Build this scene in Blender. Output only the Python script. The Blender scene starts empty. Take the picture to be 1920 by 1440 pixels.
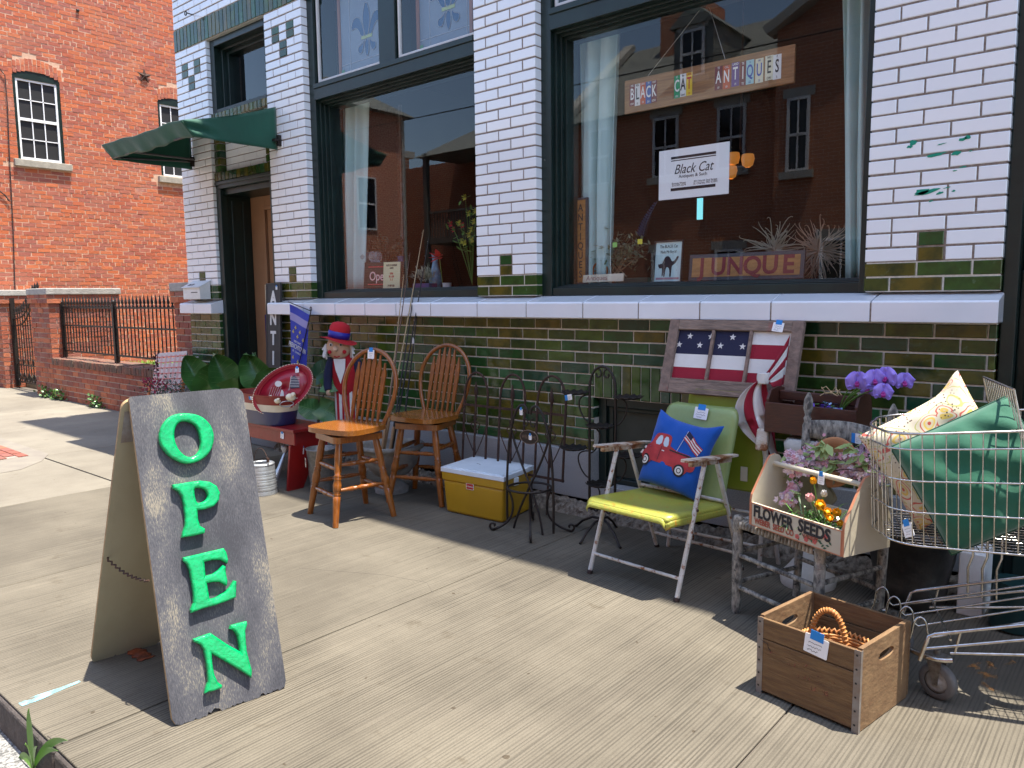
import bpy, math, random
from mathutils import Matrix, Vector, Quaternion
random.seed(7)
PI = math.pi
sc = bpy.context.scene
COL = sc.collection

# ------------------------------------------------------------------ camera
CR = Matrix(((0.76282397, 0.0654621, -0.643284),
             (0.64652578, -0.09290922, 0.7572135),
             (-0.01019822, -0.9935203, -0.11319632)))   # columns: right, down, forward in world
CAMH = 1.5
FPX = 1440.0
cd = bpy.data.cameras.new('camera'); cam = bpy.data.objects.new('camera', cd); COL.objects.link(cam)
r_, d_, f_ = CR.col[0], CR.col[1], CR.col[2]
m = Matrix.Identity(4)
for i in range(3):
    m[i][0] = r_[i]; m[i][1] = -d_[i]; m[i][2] = -f_[i]
m[2][3] = CAMH
cam.matrix_world = m
cd.sensor_width = 36; cd.sensor_fit = 'HORIZONTAL'; cd.lens = 27.0; cd.clip_start = 0.05; cd.clip_end = 3000
sc.camera = cam

# ------------------------------------------------------------------ world, sun, exposure
SUN = Vector((0.25, 0.09, 1.0)).normalized()
w = bpy.data.worlds.new('World'); sc.world = w; w.use_nodes = True
nt = w.node_tree; nt.nodes.clear()
bg = nt.nodes.new('ShaderNodeBackground'); wo = nt.nodes.new('ShaderNodeOutputWorld'); sk = nt.nodes.new('ShaderNodeTexSky')
sk.sky_type = 'NISHITA'; sk.sun_disc = False
sk.sun_elevation = math.asin(SUN.z); sk.sun_rotation = math.atan2(SUN.x, SUN.y)
sk.air_density = 1.0; sk.dust_density = 1.2; sk.ozone_density = 1.0
bg.inputs[1].default_value = 0.15
nt.links.new(sk.outputs[0], bg.inputs[0]); nt.links.new(bg.outputs[0], wo.inputs[0])
sl = bpy.data.lights.new('sun', 'SUN'); sl.energy = 4.4; sl.angle = math.radians(0.5); sl.color = (1.0, 0.93, 0.82)
so = bpy.data.objects.new('sun', sl); COL.objects.link(so)
so.rotation_mode = 'QUATERNION'; so.rotation_quaternion = SUN.to_track_quat('Z', 'Y')
so.location = (3, 1, 20)
sc.view_settings.view_transform = 'Standard'; sc.view_settings.look = 'None'
sc.view_settings.exposure = 1.55; sc.view_settings.gamma = 1.0
sc.view_settings.use_curve_mapping = False
sc.render.engine = 'CYCLES'
sc.cycles.max_bounces = 8; sc.cycles.transparent_max_bounces = 16
sc.cycles.sample_clamp_indirect = 6

# ------------------------------------------------------------------ measuring helpers: a point of a real plane from its sight line
def ray(px, py):
    return CR @ Vector(((px-960)/FPX, (py-720)/FPX, 1.0))
EYE = Vector((0, 0, CAMH))
def on(px, py, ax, val):
    d = ray(px, py); return EYE + d*((val-EYE[ax])/d[ax])
def G(px, py, z=0.0): return on(px, py, 2, z)
def WP(px, py, Y=4.3): return on(px, py, 1, Y)
def ip(px, py, P, N):
    d = ray(px, py); P = Vector(P); N = Vector(N); return EYE + d*(((P-EYE).dot(N))/d.dot(N))

# ------------------------------------------------------------------ mesh builder
class MB:
    def __init__(s): s.v = []; s.f = []; s.m = []; s.s = []
    def add(s, vs, fs, mi=0, sm=False, M=None):
        n = len(s.v)
        for p in vs:
            p = Vector(p); s.v.append(M @ p if M is not None else p)
        for f in fs:
            s.f.append(tuple(i+n for i in f)); s.m.append(mi); s.s.append(sm)
    def box(s, x0, x1, y0, y1, z0, z1, mi=0, M=None):
        vs = [(x0,y0,z0),(x1,y0,z0),(x1,y1,z0),(x0,y1,z0),(x0,y0,z1),(x1,y0,z1),(x1,y1,z1),(x0,y1,z1)]
        s.add(vs, [(0,3,2,1),(4,5,6,7),(0,1,5,4),(1,2,6,5),(2,3,7,6),(3,0,4,7)], mi, False, M)
    def cbox(s, c, sx, sy, sz, mi=0, M=None):
        x, y, z = c; s.box(x-sx/2, x+sx/2, y-sy/2, y+sy/2, z-sz/2, z+sz/2, mi, M)
    def hexa(s, b, t, mi=0):           # four bottom, four top corners
        s.add(list(b)+list(t), [(0,3,2,1),(4,5,6,7),(0,1,5,4),(1,2,6,5),(2,3,7,6),(3,0,4,7)], mi)
    def beam(s, a, b, w, h, mi=0, up=(0,0,1)):
        a = Vector(a); b = Vector(b); d = (b-a); L = d.length; d.normalize()
        x = d.cross(Vector(up))
        if x.length < 1e-4: x = d.cross(Vector((0,1,0)))
        x.normalize(); u = x.cross(d)
        M = Matrix((( x.x, d.x, u.x, a.x),(x.y, d.y, u.y, a.y),(x.z, d.z, u.z, a.z),(0,0,0,1)))
        s.box(-w/2, w/2, 0, L, -h/2, h/2, mi, M)
    def tube(s, pts, r, n=8, mi=0, cap=True, closed=False, M=None, sm=True):
        P = [Vector(p) for p in pts]
        if M is not None: P = [M @ p for p in P]
        k = len(P); R = r if isinstance(r, (list, tuple)) else [r]*k
        T = []
        for i in range(k):
            a = P[(i-1) % k] if (closed or i > 0) else P[i]
            b = P[(i+1) % k] if (closed or i < k-1) else P[i]
            t = (b-a); T.append(t.normalized() if t.length > 1e-9 else Vector((0,0,1)))
        ref = Vector((0,0,1)) if abs(T[0].z) < .9 else Vector((1,0,0))
        nrm = T[0].cross(ref).normalized(); vs = []
        for i in range(k):
            nrm = (nrm - T[i]*nrm.dot(T[i]))
            if nrm.length < 1e-6: nrm = T[i].orthogonal()
            nrm.normalize(); bi = T[i].cross(nrm)
            for j in range(n):
                a = 2*PI*j/n; vs.append(P[i]+nrm*(math.cos(a)*R[i])+bi*(math.sin(a)*R[i]))
        fs = []
        for i in range(k if closed else k-1):
            for j in range(n):
                a = i*n+j; b = i*n+(j+1) % n; c = ((i+1) % k)*n+(j+1) % n; d = ((i+1) % k)*n+j
                fs.append((a, b, c, d))
        s.add(vs, fs, mi, sm)
        if cap and not closed:
            s.add(vs[:n], [tuple(range(n-1,-1,-1))], mi, False); s.add(vs[-n:], [tuple(range(n))], mi, False)
    def lathe(s, prof, n=20, mi=0, M=None, cap=True, sm=True, sx=1.0, sy=1.0):
        vs = []; fs = []
        for (r, z) in prof:
            for j in range(n):
                a = 2*PI*j/n; vs.append((r*math.cos(a)*sx, r*math.sin(a)*sy, z))
        for i in range(len(prof)-1):
            for j in range(n):
                fs.append((i*n+j, i*n+(j+1) % n, (i+1)*n+(j+1) % n, (i+1)*n+j))
        s.add(vs, fs, mi, sm, M)
        if cap:
            s.add(vs[:n], [tuple(range(n-1,-1,-1))], mi, False, M); s.add(vs[-n:], [tuple(range(n))], mi, False, M)
    def lathe_ab(s, a, b, prof, n=12, mi=0):     # profile (t 0..1, radius) turned about the line a-b
        a = Vector(a); b = Vector(b); d = b-a; L = d.length
        q = d.to_track_quat('Z', 'Y').to_matrix().to_4x4(); q.translation = a
        s.lathe([(r, t*L) for t, r in prof], n, mi, q)
    def prism(s, out, d, mi=0, M=None, z0=0.0, side=None):
        n = len(out)
        vs = [(x, y, z0) for x, y in out]+[(x, y, z0+d) for x, y in out]
        s.add(vs, [tuple(range(n-1,-1,-1)), tuple(range(n, 2*n))], mi, False, M)
        s.add(vs, [(i, (i+1) % n, n+(i+1) % n, n+i) for i in range(n)], mi if side is None else side, False, M)
    def quad(s, a, b, c, d, mi=0): s.add([a, b, c, d], [(0,1,2,3)], mi)
    def grid(s, fn, nu, nv, mi=0, sm=True, M=None, closeu=False):
        vs = [fn(i/(nu if closeu else nu-1), j/(nv-1)) for j in range(nv) for i in range(nu)]
        fs = []
        for j in range(nv-1):
            for i in range(nu if closeu else nu-1):
                fs.append((j*nu+i, j*nu+(i+1) % nu, (j+1)*nu+(i+1) % nu, (j+1)*nu+i))
        s.add(vs, fs, mi, sm, M)
    def ball(s, c, r, n=10, mi=0, sc_=(1,1,1)):
        c = Vector(c); prof = [(max(1e-4, r*math.sin(PI*i/n)), -r*math.cos(PI*i/n)) for i in range(n+1)]
        M = Matrix.Translation(c) @ Matrix.Diagonal((sc_[0], sc_[1], sc_[2], 1))
        s.lathe(prof, max(8, n+2), mi, M, cap=False)
    def build(s, name, mats, parent=None, bevel=0, seg=2, solid=0, sub=0, fixn=False):
        if not isinstance(mats, (list, tuple)): mats = [mats]
        me = bpy.data.meshes.new(name)
        xs = [p.x for p in s.v]; ys = [p.y for p in s.v]; zs = [p.z for p in s.v]
        o = Vector(((min(xs)+max(xs))/2, (min(ys)+max(ys))/2, min(zs)))
        me.from_pydata([p-o for p in s.v], [], s.f)
        for mt in mats: me.materials.append(mt)
        me.polygons.foreach_set('material_index', s.m); me.polygons.foreach_set('use_smooth', s.s)
        me.update()
        ob = bpy.data.objects.new(name, me); COL.objects.link(ob)
        ob.location = o
        if parent is not None:
            ob.parent = parent; ob.matrix_parent_inverse = WM[parent.name].inverted()
        WM[ob.name] = Matrix.Translation(o)
        if solid:
            md = ob.modifiers.new('solidify', 'SOLIDIFY'); md.thickness = solid; md.offset = 0
        if sub:
            md = ob.modifiers.new('subsurf', 'SUBSURF'); md.levels = sub; md.render_levels = sub
        if bevel:
            md = ob.modifiers.new('bevel', 'BEVEL'); md.width = bevel; md.segments = seg; md.limit_method = 'ANGLE'; md.angle_limit = math.radians(40)
        return ob
WM = {}
def thing(name, label, cat, loc, group=None):
    o = bpy.data.objects.new(name, None); COL.objects.link(o); o.location = loc; o.empty_display_size = .1
    WM[o.name] = Matrix.Translation(Vector(loc))
    return lab(o, label, cat, group)
def lab(o, label=None, cat=None, group=None, kind=None):
    if label: o['label'] = label
    if cat: o['category'] = cat
    if group: o['group'] = group
    if kind: o['kind'] = kind
    return o
def frame(O, X, Y):
    O = Vector(O); x = Vector(X).normalized(); y = Vector(Y); y = (y-x*y.dot(x)).normalized(); z = x.cross(y)
    return Matrix(((x.x,y.x,z.x,O.x),(x.y,y.y,z.y,O.y),(x.z,y.z,z.z,O.z),(0,0,0,1)))
def rrect(w, h, r, n=5, x0=0, y0=0):
    out = []
    for cx, cy, a0 in ((w-r, r, -90), (w-r, h-r, 0), (r, h-r, 90), (r, r, 180)):
        for i in range(n+1):
            a = math.radians(a0+90*i/n); out.append((x0+cx+r*math.cos(a), y0+cy+r*math.sin(a)))
    return out
def text_mesh(body, size=.1, ext=.001, shear=0, off=0, space=1.0, ax='CENTER', ay='CENTER', sx=1.0, bev=0):
    cu = bpy.data.curves.new('t', 'FONT'); cu.body = body; cu.size = size; cu.extrude = ext; cu.shear = shear; cu.offset = off
    cu.space_character = space; cu.align_x = ax; cu.align_y = ay; cu.resolution_u = 3; cu.bevel_depth = bev
    ob = bpy.data.objects.new('t', cu); COL.objects.link(ob)
    dg = bpy.context.evaluated_depsgraph_get(); me = bpy.data.meshes.new_from_object(ob.evaluated_get(dg))
    bpy.data.objects.remove(ob); bpy.data.curves.remove(cu)
    vs = [Vector((v.co.x*sx, v.co.y, v.co.z)) for v in me.vertices]; fs = [tuple(p.vertices) for p in me.polygons]
    bpy.data.meshes.remove(me); return vs, fs
def put_text(mb, body, M, size=.1, mi=0, x=0, y=0, z=.001, rot=0, **k):
    vs, fs = text_mesh(body, size, **k)
    T = M @ Matrix.Translation((x, y, z)) @ Matrix.Rotation(rot, 4, 'Z')
    mb.add(vs, fs, mi, False, T)
def rnd(a, b): return random.uniform(a, b)

# ------------------------------------------------------------------ materials
def mat(name, col, rough=.6, metal=0.0, col2=None, scale=6.0, detail=5, bump=0.0, bscale=60.0, spec=.5, coat=0.0,
        island=None, stretch=None, spots=None, emit=None, trans=0, contrast=(.35,.65), sheen=0, coords='Object', ior=None):
    mt = bpy.data.materials.new(name); mt.use_nodes = True; n = mt.node_tree.nodes; l = mt.node_tree.links
    b = n['Principled BSDF']; b.inputs['Roughness'].default_value = rough; b.inputs['Metallic'].default_value = metal
    b.inputs['Specular IOR Level'].default_value = spec; b.inputs['Coat Weight'].default_value = coat
    b.inputs['Coat Roughness'].default_value = .08
    if trans: b.inputs['Transmission Weight'].default_value = trans
    if ior: b.inputs['IOR'].default_value = ior
    if sheen: b.inputs['Sheen Weight'].default_value = sheen
    tc = n.new('ShaderNodeTexCoord'); src = tc.outputs[coords]
    if stretch:
        mp = n.new('ShaderNodeMapping'); mp.inputs['Scale'].default_value = stretch; l.new(src, mp.inputs[0]); src = mp.outputs[0]
    c = None
    def rgb(v): return (v[0], v[1], v[2], 1)
    if island:
        g = n.new('ShaderNodeNewGeometry'); rp = n.new('ShaderNodeValToRGB'); e = rp.color_ramp
        e.interpolation = 'LINEAR' if len(island) < 3 else 'CONSTANT'
        k = len(island)
        for i, ci in enumerate(island):
            pos = i/max(1, k-1) if e.interpolation == 'LINEAR' else i/k
            el = e.elements[i] if i < 2 else e.elements.new(pos)
            el.position = pos; el.color = rgb(ci)
        l.new(g.outputs['Random Per Island'], rp.inputs[0]); c = rp.outputs[0]
    if col2 is not None:
        nz = n.new('ShaderNodeTexNoise'); nz.inputs['Scale'].default_value = scale; nz.inputs['Detail'].default_value = detail
        nz.inputs['Roughness'].default_value = .6
        l.new(src, nz.inputs['Vector'])
        rp = n.new('ShaderNodeValToRGB'); rp.color_ramp.elements[0].position = contrast[0]; rp.color_ramp.elements[1].position = contrast[1]
        if c is None:
            rp.color_ramp.elements[0].color = rgb(col); rp.color_ramp.elements[1].color = rgb(col2)
            l.new(nz.outputs[0], rp.inputs[0]); c = rp.outputs[0]
        else:
            mx = n.new('ShaderNodeMix'); mx.data_type = 'RGBA'; l.new(nz.outputs[0], rp.inputs[0])
            l.new(rp.outputs[0], mx.inputs[0]); l.new(c, mx.inputs[6]); mx.inputs[7].default_value = rgb(col2); c = mx.outputs[2]
    if spots:      # list of (colour, scale, lo, hi)
        for (sc2, ssc, lo, hi) in spots:
            nz = n.new('ShaderNodeTexNoise'); nz.inputs['Scale'].default_value = ssc; nz.inputs['Detail'].default_value = 6
            nz.inputs['Roughness'].default_value = .65
            l.new(tc.outputs[coords], nz.inputs['Vector'])
            rp = n.new('ShaderNodeValToRGB'); rp.color_ramp.elements[0].position = lo; rp.color_ramp.elements[1].position = hi
            l.new(nz.outputs[0], rp.inputs[0])
            mx = n.new('ShaderNodeMix'); mx.data_type = 'RGBA'; l.new(rp.outputs[0], mx.inputs[0])
            if c is None: mx.inputs[6].default_value = rgb(col)
            else: l.new(c, mx.inputs[6])
            mx.inputs[7].default_value = rgb(sc2); c = mx.outputs[2]
    if c is None: b.inputs['Base Color'].default_value = rgb(col)
    else: l.new(c, b.inputs['Base Color'])
    if bump:
        nz = n.new('ShaderNodeTexNoise'); nz.inputs['Scale'].default_value = bscale; nz.inputs['Detail'].default_value = 4; l.new(src, nz.inputs['Vector'])
        bp = n.new('ShaderNodeBump'); bp.inputs['Strength'].default_value = bump; bp.inputs['Distance'].default_value = .01
        l.new(nz.outputs[0], bp.inputs['Height']); l.new(bp.outputs[0], b.inputs['Normal'])
    if emit:
        b.inputs['Emission Color'].default_value = rgb(emit[0]); b.inputs['Emission Strength'].default_value = emit[1]
    return mt
def glassmat(name, tint=(1,1,1), k=1.0):
    mt = bpy.data.materials.new(name); mt.use_nodes = True; n = mt.node_tree.nodes; l = mt.node_tree.links; n.clear()
    o = n.new('ShaderNodeOutputMaterial'); t = n.new('ShaderNodeBsdfTransparent'); g = n.new('ShaderNodeBsdfGlossy')
    t.inputs[0].default_value = (*tint, 1); g.inputs['Roughness'].default_value = 0.0
    fr = n.new('ShaderNodeFresnel'); fr.inputs[0].default_value = 1.5
    ml = n.new('ShaderNodeMath'); ml.operation = 'MULTIPLY'; ml.inputs[1].default_value = k; ml.use_clamp = True
    mx = n.new('ShaderNodeMixShader'); ge = n.new('ShaderNodeNewGeometry'); iv = n.new('ShaderNodeMath'); iv.operation = 'SUBTRACT'; iv.inputs[0].default_value = 1.0; l.new(ge.outputs['Backfacing'], iv.inputs[1])
    m2 = n.new('ShaderNodeMath'); m2.operation = 'MULTIPLY'; l.new(fr.outputs[0], ml.inputs[0]); l.new(ml.outputs[0], m2.inputs[0]); l.new(iv.outputs[0], m2.inputs[1]); l.new(m2.outputs[0], mx.inputs[0])
    l.new(t.outputs[0], mx.inputs[1]); l.new(g.outputs[0], mx.inputs[2]); l.new(mx.outputs[0], o.inputs[0]); return mt

M_ = {}
M_['white_tile'] = mat('white_glazed_tile', (.80,.80,.79), .13, island=[(.80,.85,.89),(.87,.90,.92)], spots=[((.58,.58,.54), 5, .66, .85),((.3,.28,.25), 40, .715, .75)], coat=.5, bump=.12, bscale=7)
M_['green_tile'] = mat('green_glazed_tile', (.02,.05,.02), .13, island=[(.055,.095,.012),(.018,.075,.018),(.085,.08,.010),(.026,.10,.034),(.045,.065,.012),(.012,.055,.030),(.11,.085,.012),(.034,.085,.016)],
                       col2=(.018,.035,.010), scale=9, contrast=(.42,.72), spots=[((.10,.16,.10), 22, .62, .78)], coat=.15, spec=.45, bump=.25, bscale=22)
M_['mortar_dark'] = mat('brown_mortar', (.20,.15,.125), .95, col2=(.32,.27,.23), scale=60, bump=.5, bscale=150)
M_['mortar_light'] = mat('pale_mortar', (.56,.52,.44), .95, col2=(.70,.66,.58), scale=60, bump=.5, bscale=150)
M_['green_paint'] = mat('dark_green_paint', (.006,.016,.014), .34, col2=(.010,.025,.021), scale=5, spots=[((.34,.33,.27), 30, .725, .74)], bump=.12, bscale=20, stretch=None)
M_['granite'] = mat('grey_granite', (.26,.27,.28), .8, col2=(.38,.38,.37), scale=160, detail=2, bump=.15, bscale=200)
M_['rough_stone'] = mat('rough_stone', (.10,.085,.065), .95, col2=(.3,.27,.22), scale=35, bump=1, bscale=40)
M_['awning'] = mat('green_canvas', (.0,.060,.034), .75, col2=(.0,.080,.045), scale=3, bump=.5, bscale=9, sheen=.3)
M_['black_iron'] = mat('black_iron', (.012,.011,.011), .5, col2=(.03,.02,.015), scale=30, metal=.3)
M_['rust_iron'] = mat('rusty_iron', (.03,.016,.012), .8, col2=(.075,.035,.022), scale=30, metal=.2, bump=.3, bscale=90)
M_['chrome'] = mat('chrome_wire', (.62,.61,.6), .22, metal=1.0, col2=(.42,.4,.37), scale=40)
M_['white_paint'] = mat('white_paint', (.75,.75,.73), .5, col2=(.66,.66,.63), scale=8)
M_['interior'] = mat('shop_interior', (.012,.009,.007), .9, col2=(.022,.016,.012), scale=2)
M_['black'] = mat('flat_black', (.008,.008,.009), .6)
M_['paper'] = mat('white_paper', (.82,.82,.82), .7)
M_['tape'] = mat('blue_tape', (.01,.22,.62), .6)
M_['ink'] = mat('black_ink', (.01,.01,.015), .6)
M_['tan_paint'] = mat('tan_painted_wood', (.36,.20,.105), .5, col2=(.31,.17,.09), scale=4)
M_['leaf'] = mat('green_leaf', (.035,.12,.02), .45, island=[(.025,.095,.018),(.06,.16,.03)], col2=(.07,.15,.03), scale=6, coat=.2)
M_['glass'] = glassmat('window_glass', (.97,.98,.98), 1.5)
M_['clear'] = glassmat('clear_glass', (.95,.97,.98), 1.5)

def price_tag(M, parent, w=.05, h=.035, tape='top', rot=0, seed=1):
    rr = random.Random(seed); mb = MB(); T = M @ Matrix.Rotation(rot, 4, 'Z')
    mb.prism(rrect(w, h, .004, 2, -w/2, -h), .0012, 0, T, z0=.002)
    if tape == 'top': mb.box(-w*.28, w*.28, -h*.22, h*.28, .0034, .0044, 1, T)
    else: mb.box(-w*.95, -w*.42, -h*.98, -h*.02, .0034, .0044, 1, T)
    for k in range(3):
        y = -h*(.42+.2*k); x0 = -w*.36+rr.uniform(0,.1)*w; pts = []
        x1 = w*rr.uniform(.2,.38) if k < 2 else w*.1
        for i in range(12):
            pts.append((x0+(x1-x0)*i/11, y+rr.uniform(-1,1)*h*.055, .0036))
        mb.tube(pts, w*.009, 4, 2, M=T)
    return mb.build('price_tag', [M_['paper'], M_['tape'], M_['ink']], parent)
# ------------------------------------------------------------------ ground, road, pavement
def concrete(name, c1, c2, line=.5):
    mt = bpy.data.materials.new(name); mt.use_nodes = True; n = mt.node_tree.nodes; l = mt.node_tree.links
    b = n['Principled BSDF']; b.inputs['Roughness'].default_value = .9; b.inputs['Specular IOR Level'].default_value = .25
    tc = n.new('ShaderNodeTexCoord'); geo = n.new('ShaderNodeNewGeometry')
    mp = n.new('ShaderNodeMapping'); mp.inputs['Scale'].default_value = (1, .012, 1); mp.inputs['Rotation'].default_value = (0, 0, math.radians(4))
    l.new(tc.outputs['Object'], mp.inputs[0])
    br = n.new('ShaderNodeTexWave'); br.inputs['Scale'].default_value = 21; br.inputs['Distortion'].default_value = 5.0; br.inputs['Detail'].default_value = 4; br.inputs['Detail Scale'].default_value = 1.6; br.inputs['Detail Roughness'].default_value = .8; l.new(mp.outputs[0], br.inputs['Vector'])
    b3 = n.new('ShaderNodeTexNoise'); b3.inputs['Scale'].default_value = 120; b3.inputs['Detail'].default_value = 4; l.new(mp.outputs[0], b3.inputs['Vector'])
    b4 = n.new('ShaderNodeMath'); b4.operation = 'MULTIPLY_ADD'; b4.inputs[1].default_value = .40; l.new(br.outputs['Fac'], b4.inputs[0]); l.new(b3.outputs[0], b4.inputs[2])
    big = n.new('ShaderNodeTexNoise'); big.inputs['Scale'].default_value = 1.3; big.inputs['Detail'].default_value = 8; big.inputs['Roughness'].default_value = .6; l.new(tc.outputs['Object'], big.inputs['Vector'])
    fine = n.new('ShaderNodeTexNoise'); fine.inputs['Scale'].default_value = 180; fine.inputs['Detail'].default_value = 2; l.new(tc.outputs['Object'], fine.inputs['Vector'])
    rp = n.new('ShaderNodeValToRGB'); rp.color_ramp.elements[0].position = .38; rp.color_ramp.elements[1].position = .66
    rp.color_ramp.elements[0].color = (*c2, 1); rp.color_ramp.elements[1].color = (*c1, 1); l.new(big.outputs[0], rp.inputs[0])
    rl = n.new('ShaderNodeValToRGB'); rl.color_ramp.elements[0].position = .42; rl.color_ramp.elements[1].position = .78
    rl.color_ramp.elements[0].color = (1-line, 1-line, 1-line, 1); rl.color_ramp.elements[1].color = (1, 1, 1, 1); l.new(b4.outputs[0], rl.inputs[0])
    mk = n.new('ShaderNodeTexNoise'); mk.inputs['Scale'].default_value = .9; mk.inputs['Detail'].default_value = 3; l.new(tc.outputs['Object'], mk.inputs['Vector'])
    mr = n.new('ShaderNodeValToRGB'); mr.color_ramp.elements[0].position = .25; mr.color_ramp.elements[1].position = .62; mr.color_ramp.elements[0].color = (.22,.22,.22,1); l.new(mk.outputs[0], mr.inputs[0])
    mm = n.new('ShaderNodeMix'); mm.data_type = 'RGBA'; mm.blend_type = 'MULTIPLY'; l.new(mr.outputs[0], mm.inputs[0]); l.new(rp.outputs[0], mm.inputs[6]); l.new(rl.outputs[0], mm.inputs[7])
    st = n.new('ShaderNodeTexNoise'); st.inputs['Scale'].default_value = 4.5; st.inputs['Detail'].default_value = 8; st.inputs['Roughness'].default_value = .7; l.new(tc.outputs['Object'], st.inputs['Vector'])
    sr = n.new('ShaderNodeValToRGB'); sr.color_ramp.elements[0].position = .60; sr.color_ramp.elements[1].position = .8; sr.color_ramp.elements[0].color = (1,1,1,1); sr.color_ramp.elements[1].color = (.55,.50,.43,1); l.new(st.outputs[0], sr.inputs[0])
    m2 = n.new('ShaderNodeMix'); m2.data_type = 'RGBA'; m2.blend_type = 'MULTIPLY'; m2.inputs[0].default_value = 1; l.new(mm.outputs[2], m2.inputs[6]); l.new(sr.outputs[0], m2.inputs[7])
    fr = n.new('ShaderNodeValToRGB'); fr.color_ramp.elements[0].position = .3; fr.color_ramp.elements[1].position = .6; fr.color_ramp.elements[0].color = (.8,.8,.8,1); l.new(fine.outputs[0], fr.inputs[0])
    m3 = n.new('ShaderNodeMix'); m3.data_type = 'RGBA'; m3.blend_type = 'MULTIPLY'; m3.inputs[0].default_value = .8; l.new(m2.outputs[2], m3.inputs[6]); l.new(fr.outputs[0], m3.inputs[7])
    isl = n.new('ShaderNodeMapRange'); isl.inputs['To Min'].default_value = .9; isl.inputs['To Max'].default_value = 1.08; l.new(geo.outputs['Random Per Island'], isl.inputs['Value'])
    m4 = n.new('ShaderNodeMix'); m4.data_type = 'RGBA'; m4.blend_type = 'MULTIPLY'; m4.inputs[0].default_value = 1; l.new(m3.outputs[2], m4.inputs[6]); l.new(isl.outputs[0], m4.inputs[7])
    gs = n.new('ShaderNodeTexNoise'); gs.inputs['Scale'].default_value = 17; gs.inputs['Detail'].default_value = 1; l.new(tc.outputs['Object'], gs.inputs['Vector'])
    gr = n.new('ShaderNodeValToRGB'); gr.color_ramp.elements[0].position = .775; gr.color_ramp.elements[1].position = .80; gr.color_ramp.elements[0].color = (1,1,1,1); gr.color_ramp.elements[1].color = (.55,.50,.45,1); l.new(gs.outputs[0], gr.inputs[0])
    m5 = n.new('ShaderNodeMix'); m5.data_type = 'RGBA'; m5.blend_type = 'MULTIPLY'; m5.inputs[0].default_value = 1; l.new(m4.outputs[2], m5.inputs[6]); l.new(gr.outputs[0], m5.inputs[7])
    l.new(m5.outputs[2], b.inputs['Base Color'])
    bp = n.new('ShaderNodeBump'); bp.inputs['Strength'].default_value = .5; bp.inputs['Distance'].default_value = .004
    mh = n.new('ShaderNodeMath'); mh.operation = 'MULTIPLY'; l.new(rl.outputs[0], mh.inputs[0]); l.new(mr.outputs[0], mh.inputs[1])
    l.new(mh.outputs[0], bp.inputs['Height']); b2 = n.new('ShaderNodeBump'); b2.inputs['Strength'].default_value = .25; b2.inputs['Distance'].default_value = .003
    l.new(fine.outputs[0], b2.inputs['Height']); l.new(bp.outputs[0], b2.inputs['Normal']); l.new(b2.outputs[0], b.inputs['Normal'])
    return mt
M_['concrete'] = concrete('broomed_concrete', (.160,.141,.108), (.112,.098,.075), .52)
M_['concrete_pale'] = concrete('pale_concrete', (.235,.212,.168), (.180,.160,.127), .16)
M_['kerb'] = mat('kerb_concrete', (.09,.075,.068), .95, col2=(.055,.046,.042), scale=14, bump=.8, bscale=50)
M_['road'] = mat('road_gravel', (.10,.10,.10), .95, col2=(.20,.195,.19), scale=70, detail=3, contrast=(.4,.6), bump=1, bscale=90)
M_['joint'] = mat('joint_dirt', (.10,.085,.07), 1.0)

mb = MB(); mb.box(-260, 260, -260, .80, -.6, -.15); lab(mb.build('road', M_['road']), kind='structure')
mb = MB(); mb.box(-260, 260, .42, .86, -.5, -.146); lab(mb.build('road', mat('gutter_gravel', (.10,.10,.095), .95, col2=(.32,.315,.30), scale=70, detail=3, contrast=(.4,.6), bump=1, bscale=90)), kind='structure')
mb = MB(); mb.box(-260, 260, .90, 260, -.6, -.012); lab(mb.build('ground', M_['joint']), kind='structure')
mb = MB(); pale = MB()
ya, yb = .857, 4.40
xs = [-2.78+1.83*k for k in range(-12, 9)]
xs[12] = -2.78
for i in range(len(xs)-1):
    a, b = xs[i]+.004, xs[i+1]-.004
    t = pale if b < -6.2 else mb
    if b < -6.2:
        for y0, y1 in ((ya, 2.63), (2.638, yb)):
            if y0 == ya and a < -8.2 < b+2:    # room for the brick inset
                t.box(a, b, ya, 2.62, -.010, 0, 0)
            else: t.box(a, b, y0, y1, -.010, 0, 0)
    else: t.box(a, b, ya, yb, -.010, 0, 0)
pale.box(-30, -8.435, yb+.004, 4.6, -.010, -.001, 0)
lab(mb.build('pavement', M_['concrete'], bevel=.004), kind='structure')
lab(pale.build('pavement', M_['concrete_pale'], bevel=.004), kind='structure')
mb = MB()
for i in range(len(xs)-1):
    for a, b in ((xs[i]+.006, xs[i+1]-.006),):
        mb.box(a, b, .846, .99, -.3, -.0115)
lab(mb.build('kerb', M_['kerb'], bevel=.016, seg=3), kind='structure')
# red paving brick inset and its mortar skirt
mb = MB(); mb.prism([(-12.5,1.75),(-8.15,1.75),(-7.72,2.08),(-7.75,2.3),(-8.0,2.55),(-8.32,2.72),(-12.5,2.72)], .003, 0, z0=.0005)
sk_o = mb.build('pavement', mat('grey_patch', (.17,.15,.125), .95, col2=(.20,.18,.145), scale=6, bump=.2)); lab(sk_o, kind='structure')
mb = MB()
M_['paver'] = mat('red_paver', (.4,.1,.05), .9, island=[(.30,.075,.04),(.24,.055,.035),(.33,.11,.05),(.2,.065,.055)], col2=(.2,.08,.055), scale=12, bump=.4)
mb.box(-12.4, -8.36, 1.9, 2.56, .0042, .006, 1)
for i in range(20):
    for j in range(7):
        x = -8.36-.2*i-(.1 if j % 2 else 0); y = 1.92+.092*j
        mb.box(x-.19, x-.003, y, y+.083, .006, .012+rnd(0,.003), 0)
lab(mb.build('path', [M_['paver'], M_['mortar_dark']]), kind='structure')
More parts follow.
